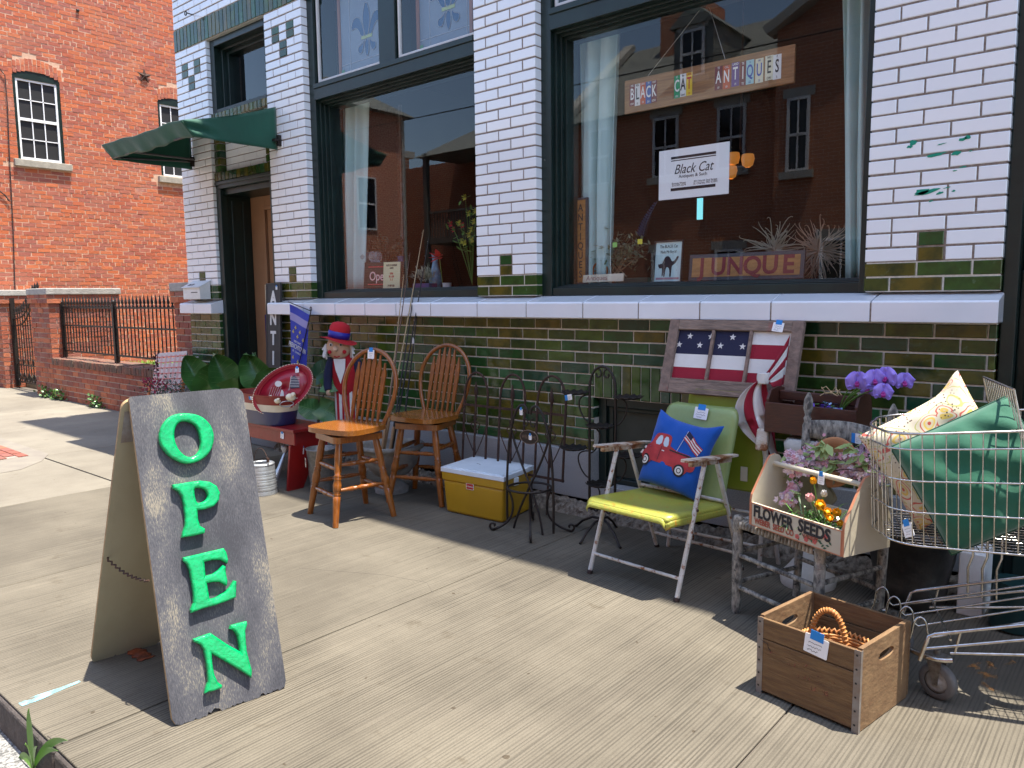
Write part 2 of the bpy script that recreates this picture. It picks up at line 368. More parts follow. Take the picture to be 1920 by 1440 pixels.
# chalk streak by the kerb and orange paint mark under the trolley
mb = MB(); a = G(38,1322); b_ = G(150,1278)
def streak(mb, pts, w, z, mi=0):
    for i in range(len(pts)-1):
        a, b = Vector(pts[i]), Vector(pts[i+1]); d = (b-a).normalized(); s = Vector((-d.y, d.x, 0))
        wa, wb = w[i], w[i+1]
        mb.quad(a-s*wa+Vector((0,0,z)), b-s*wb+Vector((0,0,z)), b+s*wb+Vector((0,0,z)), a+s*wa+Vector((0,0,z)), mi)
def fade(name, col, k, scale=20):
    mt = bpy.data.materials.new(name); mt.use_nodes = True; n = mt.node_tree.nodes; l = mt.node_tree.links
    b = n['Principled BSDF']; b.inputs['Base Color'].default_value = (*col, 1); b.inputs['Roughness'].default_value = .95
    tc = n.new('ShaderNodeTexCoord'); nz = n.new('ShaderNodeTexNoise'); nz.inputs['Scale'].default_value = scale; nz.inputs['Detail'].default_value = 6
    rp = n.new('ShaderNodeValToRGB'); rp.color_ramp.elements[0].position = k; rp.color_ramp.elements[1].position = k+.22
    l.new(tc.outputs['Object'], nz.inputs['Vector']); l.new(nz.outputs[0], rp.inputs[0]); l.new(rp.outputs[0], b.inputs['Alpha']); return mt
streak(mb, [a, a.lerp(b_,.3), a.lerp(b_,.65), b_], [.018,.024,.012,.008], .002)
lab(mb.build('pavement', fade('blue_chalk', (.25,.62,.72), .36)), kind='structure')
mb = MB(); a = G(1850,1300); b_ = G(1850,1235)
streak(mb, [a, a.lerp(b_,.35), a.lerp(b_,.7), b_], [.02,.035,.04,.02], .002)
streak(mb, [G(1800,1262), G(1850,1245), G(1900,1240)], [.012,.03,.02], .0024)
lab(mb.build('pavement', fade('orange_marking_paint', (.55,.25,.07), .50, 18)), kind='structure')
# hairline crack in the pavement
mb = MB(); pts = [G(295,1300), G(272,1302), G(270,1312), G(280,1322), G(288,1330)]
pts += []
mb.tube([p+Vector((0,0,-.0002)) for p in pts], .0009, 4)
pts = [G(90,1380), G(98,1386), G(108,1387), G(120,1393), G(128,1390)]
mb.tube([p+Vector((0,0,.0005)) for p in pts], .003, 4)
pts = [G(560,1065), G(720,1078), G(800,1092), G(812,1113)]
mb.tube([p+Vector((0,0,.0002)) for p in pts], .0007, 4)
lab(mb.build('pavement', M_['joint']), kind='structure')
# yard behind the fence
mb = MB(); mb.box(-16.35, -8.5, 4.75, 30, -.02, .17); 
lab(mb.build('ground', mat('yard_soil', (.17,.13,.08), 1, col2=(.28,.23,.15), scale=4, bump=.6, bscale=30)), kind='structure')

# ------------------------------------------------------------------ the white and green tiled shop
SH = thing('tiled_shop', 'corner shop of white and green glazed brick with big dark green window frames', 'shop building', (-4.5, 4.4, 0))
def brick(mb, x0, x1, y0, y1, z0, z1, mi, c=.0035, left=True, right=True, j=.0012):
    e = [rnd(-j, j) for _ in range(4)]
    y = y0+rnd(-.0008, .0008)
    a, b, p, q = x0+e[0], x1+e[1], z0+e[2], z1+e[3]
    vs = [(a,y1,p),(b,y1,p),(b,y1,q),(a,y1,q), (a,y+c,p),(b,y+c,p),(b,y+c,q),(a,y+c,q), (a+c,y,p+c),(b-c,y,p+c),(b-c,y,q-c),(a+c,y,q-c)]
    fs = []
    for s in (0, 4):
        for i in range(4): fs.append((s+i, s+(i+1) % 4, s+4+(i+1) % 4, s+4+i))
    fs.append((8,9,10,11)); mb.add(vs, fs, mi)
GAPX, GAPZ = .0095, .0105
def pier(X0, X1, z0, rows, pitch, special, Y=4.30, D=.10, wm=1):
    mb = MB(); cols = 5.0; cw = (X1-X0)/cols
    for r in range(rows):
        spec = special.get(r)
        if spec is None: spec = [(2,wm),(2,wm),(1,wm)] if r % 2 else [(1,wm),(2,wm),(2,wm)]
        x = X0; z = z0+r*pitch
        for n_, m_ in spec:
            brick(mb, x+GAPX/2 if x > X0+1e-4 else x, min(x+n_*cw, X1)-(GAPX/2 if x+n_*cw < X1-1e-4 else 0), Y, Y+D, z+GAPZ/2, z+pitch-GAPZ/2, m_)
            x += n_*cw
    mb.box(X0+.008, X1-.006, Y+.006, Y+D+.3, z0, z0+rows*pitch, 0)
    return mb
ZW = 1.655; PW = .074
low = {0: [(2,1),(1,2),(1,1),(1,1)], 1: [(1,1),(1,1),(1,2),(2,1)]}
vv = dict(low); vv.update({28: [(2,1),(1,2),(2,1)], 29: [(1,1),(1,1),(1,2),(1,1),(1,1)], 30: [(1,1),(1,2),(1,1),(1,2),(1,1)], 31: [(1,1),(1,2),(1,1),(1,2),(1,1)]})
TM = [M_['mortar_dark'], M_['white_tile'], M_['green_tile']]
for X0, X1, rows, sp in ((-8.43,-7.78,34,vv), (-6.69,-6.10,34,vv), (-3.99,-3.415,45,low), (-1.22,-.605,45,low)):
    mb = pier(X0, X1, ZW, rows, PW, sp); mb.build('wall_pier', TM, SH)
    g = pier(X0, X1, 1.503, 2, .076, {}, wm=1)
    g.build('wall_pier', [M_['mortar_light'], M_['green_tile']], SH)
# soldier band, white brick above it
mb = MB(); x = -8.43
while x < -6.12:
    brick(mb, x, x+.066, 4.296, 4.40, 4.176, 4.395, 1, .003); x += .0735
mb.box(-8.42, -6.11, 4.305, 4.7, 4.171, 4.4, 0)
mb.build('soldier_band', [M_['mortar_light'], M_['green_tile']], SH)
mb = MB()
for r in range(12):
    x = -8.43-(.118 if r % 2 else 0); z = 4.403+r*PW
    while x < -6.12:
        brick(mb, max(x, -8.43), min(x+.228, -6.10), 4.30, 4.40, z+GAPZ/2, z+PW-GAPZ/2, 1); x += .236
mb.box(-8.42, -6.11, 4.306, 4.7, 4.4, 5.3, 0)
mb.build('wall', [M_['mortar_dark'], M_['white_tile']], SH)
# green wall under the ledge
mb = MB(); PG = .0754; CW = .2325
ops = (-2.925, -2.20)
for r in range(12):
    z1 = 1.346-r*PG; z0 = z1-PG
    for (XA, XB) in ((-6.69, -.605),):
        x = XA-(CW/2 if r % 2 else 0)
        while x < XB:
            a, b = max(x, XA), min(x+CW, XB); x += CW
            if z0 < 1.035:          # cellar window opening and its soldier course
                if a >= ops[0]-.001 and b <= ops[1]+.001: continue
                if a < ops[0] < b: b = ops[0]
                if a < ops[1] < b: a = ops[1]
            if b-a < .02: continue
            brick(mb, a+GAPX/2, b-GAPX/2, 4.30, 4.39, z0+GAPZ/2, z1-GAPZ/2, 1)
x = ops[0]
while x < ops[1]-.01:
    brick(mb, x+.004, x+.0725-.004, 4.30, 4.39, .818, 1.036, 1); x += .0725
mb.box(-6.69, ops[0]-.004, 4.309, 4.7, .44, 1.35, 0); mb.box(ops[1]+.004, -.612, 4.309, 4.7, .44, 1.35, 0); mb.box(ops[0]-.004, ops[1]+.004, 4.309, 4.7, .813, 1.35, 0)
mb.build('wall', [M_['mortar_light'], M_['green_tile']], SH)
mb = MB()
for r in range(16):
    z1 = 1.346-r*PG; z0 = z1-PG; x = -8.43-(CW/2 if r % 2 else 0)
    while x < -7.79:
        a, b = max(x, -8.43), min(x+CW, -7.78); x += CW
        if b-a > .02: brick(mb, a+GAPX/2, b-(GAPX/2 if b < -7.785 else 0), 4.30, 4.42, z0+GAPZ/2, z1-GAPZ/2, 1)
mb.box(-8.42, -7.785, 4.309, 4.7, .12, 1.35, 0)
mb.build('wall', [M_['mortar_light'], M_['green_tile']], SH)
# ledge
def ledge(xa, xb, joints, mbn='sill_ledge'):
    mb = MB(); js = [xa]+[j for j in joints if xa+.05 < j < xb-.05]+[xb]
    for i in range(len(js)-1):
        a, b = js[i]+.004, js[i+1]-.004
        pr = [(4.40,1.352),(4.195,1.352),(4.195,1.452),(4.203,1.460),(4.36,1.499),(4.40,1.502)]
        n = len(pr); vs = [(a,y,z) for y,z in pr]+[(b,y,z) for y,z in pr]
        mb.add(vs, [tuple(range(n)), tuple(range(2*n-1,n-1,-1))]+[(k,n+k,n+(k+1) % n,(k+1) % n) for k in range(n)], 1)
    mb.box(xa+.01, xb-.01, 4.20, 4.38, 1.356, 1.45, 0)
    mb.build(mbn, [M_['mortar_dark'], M_['white_glaze']], SH, bevel=.004)
M_['white_glaze'] = mat('white_glazed_sill', (.78,.82,.87), .12, col2=(.72,.76,.80), scale=2, spots=[((.22,.12,.07), 26, .74, .78)], coat=.6)
ledge(-8.45, -7.755, [-8.14])
ledge(-6.69, -.590, [-6.095,-5.613,-5.199,-4.803,-4.395,-3.899,-3.429,-2.945,-2.522,-2.104,-1.675,-1.154])
# granite base and rough footing
mb = MB()
for q in ((-6.69,-4.9,.105,.442),(-4.893,ops[0],.105,.442),(ops[1],-.6,.105,.442),(ops[0],ops[1],.105,.222),(-8.44,-7.78,0,.14)):
    mb = MB(); mb.box(q[0], q[1], 4.262, 4.7, q[2], q[3], 0); mb.build('foundation', M_['granite'], SH, bevel=.006)
mb = MB(); mb.grid(lambda u,v: Vector((-6.69+6.09*u, 4.25-.07*(1-v)+rnd(-.012,.012), .11*v-.012+(rnd(-.01,.01) if v > 0 else 0))), 240, 5, 0, False)
mb.build('footing', M_['rough_stone'], SH)
# cellar window
W1 = MB(); a, b = ops
for (x0,x1,z0,z1) in ((a,a+.06,.222,.813),(b-.06,b,.222,.813),(a+.06,b-.06,.75,.813),(a+.06,b-.06,.222,.262)): W1.box(x0,x1,4.36,4.46,z0,z1)
for (x0,x1,z0,z1) in ((a+.06,a+.10,.262,.75),(b-.10,b-.06,.262,.75),(a+.10,b-.10,.72,.75)): W1.box(x0,x1,4.385,4.46,z0,z1)
cw = W1.build('cellar_window', M_['green_paint'], SH, bevel=.006)
mb = MB(); mb.box(a+.10, b-.10, 4.42, 4.43, .262, .72); mb.build('panel', mat('grey_green_board', (.03,.04,.03), .45, col2=(.045,.055,.045)), cw)
# ---- display window frames
gp = M_['green_paint']
def bay(xa, xb, zt, ztop, mullions, name):
    fb = MB(); Y0 = 4.365
    zs = 1.502
    fb.box(xa, xa+.085, Y0, 4.62, zs, ztop); fb.box(xb-.045, xb, Y0, 4.62, zs, ztop)
    fb.box(xa+.085, xb-.045, Y0+.01, 4.62, zs, zs+.055)                       # sill rail
    fb.box(xa+.085, xb-.045, Y0-.012, 4.62, zt, zt+.135)                      # transom bar
    fb.box(xa+.085, xb-.045, Y0-.024, Y0+.02, zt+.098, zt+.137)
    fb.box(xa+.085, xb-.045, Y0, 4.62, ztop-.12, ztop)
    for mx in mullions: fb.box(mx-.10, mx+.10, Y0+.005, 4.55, zt+.135, ztop-.12)
    # stepped inner mouldings
    for k, (w_, y_) in enumerate(((.022,4.40),(.040,4.435),(.058,4.47))):
        x0, x1, z0, z1 = xa+.085, xb-.045, zs+.055, zt
        fb.box(x0, x0+w_, y_, 4.62-k*.004, z0, z1); fb.box(x1-w_*.25, x1, y_, 4.62-k*.004, z0, z1)
        fb.box(x0+w_, x1-w_*.25, y_, 4.62-k*.004, z1-w_*.8, z1); fb.box(x0+w_, x1-w_*.25, y_, 4.62-k*.004, z0, z0+w_*.45)
    w_ = fb.build(name, gp, SH, bevel=.005)
    mb = MB(); mb.box(xa+.13, xb-.055, 4.50, 4.504, zs+.07, zt-.03); mb.build('pane', M_['glass'], w_)
    cuts = [xa+.085]+[q for mx in mullions for q in (mx-.10, mx+.10)]+[xb-.045]
    for i in range(0, len(cuts), 2):
        x0, x1 = cuts[i]+.012, cuts[i+1]-.012
        if x1-x0 < .1: continue
        z0, z1 = zt+.160, ztop-.14
        t = MB()
        for q in ((x0,x1,z0,z0+.018),(x0,x1,z1-.018,z1),(x0,x0+.016,z0+.018,z1-.018),(x1-.016,x1,z0+.018,z1-.018)):
            t.box(q[0],q[1],4.395,4.425,q[2],q[3])
        bd = t.build('glazing_bead', M_['white_paint'], w_, bevel=.003)
        mb = MB(); mb.box(x0+.015, x1-.015, 4.412, 4.415, z0+.01, z1-.01); mb.build('pane', M_['glass'], w_)
    return w_
bay(-6.10, -3.99, 3.285, 4.40, [-5.025], 'display_window')
bay(-3.415, -1.22, 3.30, 4.40, [-2.32], 'display_window')
# right hand bay (dark green shopfront beyond the last pier)
mb = MB(); mb.box(-.604, -.54, 4.34, 4.6, .0, 5); mb.box(-.54, 3, 4.42, 4.7, 0, 1.6)
mb.box(-.50, -.44, 4.39, 4.42, 0, 3.2); mb.box(-.54, .9, 4.45, 4.7, 1.6, 5); mb.box(.9, 3, 4.40, 4.7, 1.6, 5)
mb.build('shopfront_panel', gp, SH, bevel=.006)
# ---- doorway
mb = MB()
mb.box(-7.79, -7.70, 4.335, 4.42, 0.12, 2.66); mb.box(-7.775, -7.725, 4.42, 4.70, .12, 2.66)
mb.box(-7.745, -7.715, 4.47, 4.50, .3, 2.55); mb.box(-7.745, -7.715, 4.60, 4.63, .3, 2.55)
mb.box(-6.77, -6.69, 4.335, 4.70, .12, 2.66)
mb.box(-7.79, -6.69, 4.335, 4.46, 2.66, 2.735); mb.box(-7.70, -6.77, 4.38, 4.72, 2.60, 2.66); mb.box(-7.79, -6.69, 4.32, 4.36, 2.70, 2.735)
dc = mb.build('door_casing', gp, SH, bevel=.005)
mb = MB(); mb.box(-7.79, -6.69, 4.25, 5.2, .0, .12); mb.build('door_step', M_['granite'], SH, bevel=.01)
mb = MB(); mb.box(-7.725, -7.45, 4.70, 4.76, .12, 2.60); mb.box(-6.95, -6.77, 4.70, 4.76, .12, 2.60); mb.box(-7.45, -6.95, 4.70, 4.76, 2.45, 2.60)
mb.box(-7.49, -7.445, 4.69, 4.70, .12, 2.49); mb.box(-7.445, -6.95, 4.69, 4.70, 2.45, 2.49)
mb.box(-7.44, -7.30, 4.72, 4.76, .12, 2.45); mb.box(-7.06, -6.95, 4.72, 4.76, .12, 2.45); mb.box(-7.30, -7.06, 4.72, 4.76, 2.3, 2.45); mb.box(-7.30, -7.06, 4.72, 4.76, .12, .4)
dr = mb.build('door', M_['tan_paint'], SH, bevel=.004)
mb = MB(); mb.box(-7.30, -7.06, 4.735, 4.74, .4, 2.3); mb.build('pane', M_['glass'], dr)
# spandrel between door and fanlight
mb = MB()
for r in range(7):
    z = 2.83+r*.074; x = -7.66-(.118 if r % 2 else 0)
    while x < -6.83:
        brick(mb, max(x,-7.66), min(x+.228,-6.82), 4.40, 4.45, z+.004, z+.070, 1); x += .236
    brick(mb, -7.775, -7.668, 4.335, 4.45, z+.004, z+.070, 2); brick(mb, -6.81, -6.695, 4.335, 4.45, z+.004, z+.070, 2)
mb.box(-7.79, -6.69, 4.41, 4.7, 2.735, 3.36, 0); mb.box(-7.77,-7.672,4.345,4.45,2.735,3.36,0); mb.box(-6.806,-6.70,4.345,4.45,2.735,3.36,0)
x = -7.785
while x < -6.72:
    brick(mb, x, x+.066, 4.325, 4.45, 2.738, 2.826, 2); brick(mb, x, x+.066, 4.325, 4.45, 3.355, 3.43, 2); x += .0735
mb.build('spandrel', TM, SH)
mb = MB()
for q in ((-7.78,-7.70,3.43,4.17),(-6.77,-6.69,3.43,4.17),(-7.70,-6.77,3.43,3.47),(-7.70,-6.77,4.10,4.17)):
    mb.box(q[0],q[1],4.345,4.6,q[2],q[3])
for k,(w_,y_) in enumerate(((.03,4.42),(.06,4.47))):
    mb.box(-7.70,-7.70+w_,y_,4.6-k*.004,3.47,4.10); mb.box(-7.70+w_,-6.77,y_,4.6-k*.004,4.10-w_,4.10)
fl = mb.build('fanlight', gp, SH, bevel=.005)
mb = MB(); mb.box(-7.66, -6.78, 4.52, 4.524, 3.47, 4.06); mb.build('pane', M_['glass'], fl)
# ---- shell: upper storeys, side, back, roof, floor of the show windows, interior
sidebrick = mat('plain_red_brick', (.26,.09,.055), .9, col2=(.33,.13,.08), scale=14, bump=.5)
mb = MB()
mb.box(-6.09, 12, 4.31, 4.7, 4.40, 9.6); mb.box(-8.42, -6.095, 4.31, 4.7, 5.28, 9.6); mb.box(3, 12, 4.31, 4.7, 0, 4.4)
mb.build('upper_wall', M_['white_tile'], SH)
mb = MB(); mb.box(-8.44, 12.2, 4.14, 4.6, 9.6, 9.9); mb.build('cornice', M_['green_paint'], SH)
mb = MB(); mb.box(-8.44, -8.2, 4.70, 16, 0, 9.9); mb.box(11.9, 12.1, 4.7, 16, 0, 9.9); mb.box(-8.2, 11.9, 15.7, 16, 0, 9.9)
mb.build('side_wall', sidebrick, SH)
mb = MB(); mb.box(-8.2, 11.9, 4.7, 15.7, 9.5, 9.6); mb.build('roof', M_['granite'], SH)
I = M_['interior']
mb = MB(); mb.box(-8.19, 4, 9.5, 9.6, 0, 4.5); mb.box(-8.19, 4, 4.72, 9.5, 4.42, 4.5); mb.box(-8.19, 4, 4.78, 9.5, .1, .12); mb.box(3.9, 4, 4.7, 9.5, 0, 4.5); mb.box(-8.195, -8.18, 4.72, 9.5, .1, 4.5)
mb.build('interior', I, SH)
mb = MB(); mb.box(-6.0, -4.05, 4.56, 5.35, 1.50, 1.545); mb.box(-3.35, -1.25, 4.56, 5.35, 1.50, 1.545)
mb.build('display_shelf', mat('dark_shelf', (.05,.03,.02), .5, col2=(.08,.05,.03)), SH)
mb = MB()     # eye bolt over the door
p = WP(362,28,4.3); q = WP(350,24,4.2); mb.tube([p, q], .006, 6, 0)
mb.tube([q+Vector((.02*math.cos(t)-.02, 0, .02*math.sin(t))) for t in [i*PI/6 for i in range(12)]], .006, 5, 0, closed=True)
mb.build('eye_bolt', M_['black_iron'], SH)
SCR = mat('old_green_paint', (.0,.27,.17), .6)
# green paint scraps left on the right-hand pier
mb = MB()
def scrap(cx, cy, w_, h_, n=11, seed=0, tilt=0):
    rr = random.Random(seed); out = []
    for i in range(n):
        a = 2*PI*i/n; k = rr.uniform(.6, 1.25); x, y = w_*k*math.cos(a), h_*rr.uniform(.6,1.2)*math.sin(a)
        q = WP(cx+x*math.cos(tilt)+y*math.sin(tilt), cy-x*math.sin(tilt)+y*math.cos(tilt), 4.298); out.append((q.x, q.z))
    mb.prism(out, .0008, 0, Matrix(((1,0,0,0),(0,0,-1,4.2992),(0,1,0,0),(0,0,0,1))))
for i, s in enumerate(((1712,268,7,5),(1706,275,6,3),(1755,290,19,3.5),(1794,287,10,4),(1805,261,10,3),(1814,257,6,4,),(1738,360,24,4),(1728,360,16,6),(1762,362,10,2.5),(1788,358,4,2),(1806,313,7,1.5),(1790,320,5,1.2),(1745,377,5,1.5),(1775,352,8,1),(1820,283,4,1.2),(1765,270,9,1))):
    scrap(s[0], s[1], s[2], s[3], 12, i, .25); mb.build('paint_scrap', SCR, SH); mb = MB()

# ------------------------------------------------------------------ awning
AW = thing('awning', 'green canvas awning jutting out over the shop door', 'awning', (-7.34, 4.3, 2.9))
xl, xr, yw, yo, zb, zt, zo = -8.17, -6.535, 4.29, 3.46, 2.905, 3.30, 3.03
def saw(u):  # slight sag and ripple along the front
    return .012*math.sin(u*9)+.008*math.sin(u*23+1)
mb = MB()
mb.grid(lambda u,v: Vector((xl+(xr-xl)*u, yw+(yo-.10-yw)*v, zt+(zo-zt)*v-.035*math.sin(PI*v)*(.6+.4*math.sin(PI*u))+saw(u)*v*.6)), 40, 14, 0)
mb.build('canopy', M_['awning'], AW, solid=.004)
mb = MB()
mb.grid(lambda u,v: Vector((xl+(xr-xl)*u, yo-.10+.10*v+.008*math.sin(u*40)*v, zo+(zb-zo)*v+saw(u)*(.6+.3*v))), 60, 8, 0)
mb.build('valance', M_['awning'], AW, solid=.004)
for X in (xl, xr):
    mb = MB()
    def side_(u, v, X=X):
        top = zt+(zo-zt)*u-.02*math.sin(PI*u); y = yw+(yo-.10*(1-v)-yw)*u
        s = math.exp(-((u-.88)/.12)**2)
        return Vector((X+.018*s*math.sin(v*9+u*14)+.006*math.sin(u*9), y, zb+(top-zb)*(1-v)))
    mb.grid(side_, 26, 10, 0); mb.build('side_panel', M_['awning'], AW, solid=.004)
mb = MB(); mb.tube([(xl+.02,yw,zb+.08),(xl+.02,yo,zb+.02),(xr-.02,yo,zb+.02),(xr-.02,yw,zb+.08)], .011, 6)
mb.tube([(xl+.05,yw,zb+.1),(xl+.3,yo+.02,zb+.05)], .012, 6)
mb.build('support_bar', mat('grey_pipe', (.09,.085,.08), .5), AW)
mb = MB()
for X in (xl+.02, xr+.04): mb = MB(); mb.cbox((X, 4.285, 2.985), .03, .04, .10); mb.cbox((X, 4.25, 2.985), .05, .05, .02); mb.build('wall_bracket', M_['black_iron'], AW)

# ------------------------------------------------------------------ red brick neighbour
XR = -16.4
def SR(px, py): return on(px, py, 0, XR)
RB = thing('brick_building', 'tall red brick building with arched sash windows beyond the iron fence', 'brick building', (XR-3, 8, 0))
M_['red_brick'] = mat('old_red_brick', (.4,.1,.05), .9, island=[(.42,.105,.045),(.36,.088,.042),(.47,.130,.050),(.32,.085,.050),(.40,.112,.055),(.30,.092,.065),(.43,.108,.038),(.34,.105,.066)],
    col2=(.36,.13,.075), scale=1.1, contrast=(.45,.8), spots=[((.60,.42,.33), 2.3, .62, .95),((.16,.08,.06), 1.1, .68, .9)], bump=.6, bscale=25)
M_['pink_mortar'] = mat('pale_lime_mortar', (.60,.40,.28), .95, col2=(.46,.28,.19), scale=20)
wins = []
for a, b, c, d in (((27,140),(113,158),(34,298),(120,308)), ((298,185),(334,190),(303,330),(345,335))):
    A, B, C_, D = SR(*a), SR(*b), SR(*c), SR(*d)
    y0 = (A.y+C_.y)/2-.02; y1 = y0+.80; z0 = C_.z; z1 = max(A.z, B.z)+.02
    wins.append((y0, y1, z0, z1))
wins[1] = (wins[1][0], wins[1][0]+.80, wins[0][2]-.02, wins[0][3]+.0)
mb = MB(); PR = .0775; LR = .225; z = .10; r = 0
def rbrick(mb, y0, y1, z0, z1, x=XR, mi=0, j=.005):
    e = [rnd(-j, j) for _ in range(8)]; d = rnd(-.001, .005)
    vs = [(x-.05,y0,z0),(x-.05,y1,z0),(x-.05,y1,z1),(x-.05,y0,z1),(x+d,y0+e[0],z0+e[1]),(x+d,y1+e[2],z0+e[3]),(x+d,y1+e[4],z1+e[5]),(x+d,y0+e[6],z1+e[7])]
    mb.add(vs, [(4,5,6,7),(0,1,5,4),(1,2,6,5),(2,3,7,6),(3,0,4,7)], mi)
def arch(y, w_): # height of the arch over the window at position y
    y0, y1, z0, z1 = w_; t = (y-(y0+y1)/2)/((y1-y0)/2)
    return z1+.10*(1-t*t)
while z < 9.3:
    head = (r % 6 == 3); L = LR/2 if head else LR; y = 4.55-(L/2 if r % 2 else 0)
    while y < 13.4:
        a, b = y+.007, y+L-.007; y += L; skip = False
        for w_ in wins:
            y0, y1, z0, z1 = w_
            if z+PR > z0-.13 and z < z1+.34:
                if z < z0 and z+PR > z0-.13:
                    if a < y1+.07 and b > y0-.07: skip = True
                elif a < y1+.05 and b > y0-.05:
                    if z < arch(min(max((a+b)/2, y0), y1), w_)+.24: skip = True
                    lo, hi = (y0, y1) if z < z1-.02 else (y0-.055, y1+.055)
                    if skip:
                        if a < lo-.02 and b > lo-.06: rbrick(mb, a, lo, z+.006, z+PR-.006)
                        if b > hi+.02 and a < hi+.06: rbrick(mb, hi, b, z+.006, z+PR-.006)
        if not skip: rbrick(mb, a, b, z+.007, z+PR-.007)
    z += PR; r += 1
for w_ in wins:       # arch rings of rowlock bricks
    y0, y1, z0, z1 = w_
    for ring in (0, 1):
        k = 13
        for i in range(k):
            t0 = y0-.05+(y1-y0+.10)*i/k; t1 = t0+(y1-y0+.10)/k-.010
            za = z1+.10*(1-((t0+.03-(y0+y1)/2)/((y1-y0)/2))**2)+ring*.115
            rbrick(mb, t0, t1, za, za+.105)
wall = mb.build('wall', [M_['red_brick']], RB)
core = MB(); core.box(XR-8, XR-.055, 4.55, 13.4, 0, 9.3, 0)
# mortar face with openings
zc = [0]+[wins[0][2]-.0, wins[0][3]+.3]+[9.3]
core.box(XR-.054, XR-.0025, 4.55, 13.4, 0, wins[0][2], 1); core.box(XR-.054, XR-.0025, 4.55, 13.4, wins[0][3]+.09, 9.3, 1)
ys = [4.55]+[q for w_ in wins for q in (w_[0], w_[1])]+[13.4]
for i in range(0, len(ys), 2): core.box(XR-.054, XR-.0025, ys[i], ys[i+1], wins[0][2], wins[0][3]+.09, 1)
core.build('wall', [sidebrick, M_['pink_mortar']], RB)
mb = MB(); mb.box(XR-8.3, XR+.25, 4.3, 13.6, 9.3, 9.6); mb.build('roof', M_['granite'], RB)
WHITE = mat('white_window_paint', (.78,.79,.80), .45)
BLIND = mat('brown_blind', (.16,.055,.035), .6, col2=(.22,.085,.05), scale=3)
for k, w_ in enumerate(wins):
    y0, y1, z0, z1 = w_; mb = MB()
    mb.box(XR-.05, XR-.012, y0, y0+.05, z0, z1+.04, 0); mb.box(XR-.05, XR-.012, y1-.05, y1, z0, z1+.04, 0)
    out = [(y0, z1-.06)]+[(y1, z1-.06)]+[(y1-(y1-y0)*i/12, arch(y1-(y1-y0)*i/12, w_)) for i in range(13)]
    mb.prism(out, .04, 0, Matrix(((0,0,1,XR-.05),(1,0,0,0),(0,1,0,0),(0,0,0,1))))
    wf = mb.build('window', M_['green_paint'] if k == 0 else M_['green_paint'], RB)
    a, b, p, q = y0+.05, y1-.05, z0+.01, z1-.06
    mb = MB(); X = XR-.045; f = .035
    for s in ((a,a+f,p,q),(b-f,b,p,q),(a+f,b-f,q-f,q),(a+f,b-f,p,p+f*1.3),(a+f,b-f,(p+q)/2-.02,(p+q)/2+.03)): mb.box(X-.02, X+.02, s[0], s[1], s[2], s[3])
    mid = (p+q)/2
    for i in (1, 2):
        yy = a+f+(b-a-2*f)*i/3; mb.box(X-.012, X+.008, yy-.008, yy+.008, p+f*1.3, q-f)
    for zz in ((p+f*1.3+mid-.02)/2, (mid+.03+q-f)/2): mb.box(X-.012, X+.008, a+f, b-f, zz-.008, zz+.008)
    mb.build('sash', WHITE, wf)
    mb = MB(); mb.box(X-.016, X-.012, a, b, p, q); mb.build('pane', M_['glass'], wf)
    mb = MB(); n = 40
    zl0 = p+.07 if k == 0 else p+.3
    for i in range(n):
        zz = zl0+(q-zl0)*i/n
        mb.add([(X-.022,a,zz),(X-.022,b,zz),(X-.040,b,zz+.022),(X-.040,a,zz+.022)], [(0,1,2,3)], 0)
    if k == 0: mb.build('blind', BLIND, wf, solid=.003)
    mb = MB(); mb.box(XR-.056, XR-.055+.002, a, b, p, q); mb.build('black_sheet', M_['black'], wf)  # flat black sheet stands for the shade of the room behind the pane
    mb = MB(); mb.box(XR-.06, XR+.07, y0-.08, y1+.10, z0-.13, z0); mb.build('sill', mat('stone_sill', (.36,.33,.27), .9, col2=(.26,.24,.2), scale=12, bump=.5), wf, bevel=.01)
# iron star and service cable
mb = MB(); c = SR(270,143); out = []
for i in range(10):
    a = PI/2+i*PI/5; rr = .155 if i % 2 == 0 else .06; out.append(Vector((XR+.02, c.y+rr*math.cos(a), c.z+rr*math.sin(a))))
ctr = Vector((XR+.06, c.y, c.z)); n0 = len(out)
mb.add(out+[ctr], [(i, (i+1) % 10, 10) for i in range(10)], 0)
mb.build('anchor_star', M_['rust_iron'], RB)
mb = MB(); pp = [SR(-3,128), SR(8,142), SR(13,200), SR(16,280), SR(20,360), SR(24,440), SR(27,545)]
mb.tube([p+Vector((.03,0,0)) for p in pp], .009, 5)
mb.tube([SR(-3,358)+Vector((.03,0,0)), SR(8,366)+Vector((.03,0,0)), SR(17,378)+Vector((.03,0,0))], .012, 5)
mb.build('cable', M_['black'], RB)
mb = MB(); cc = SR(145,20); mb.ball((XR+.02, cc.y, cc.z), .03); mb.build('pipe_end', M_['black'], RB)

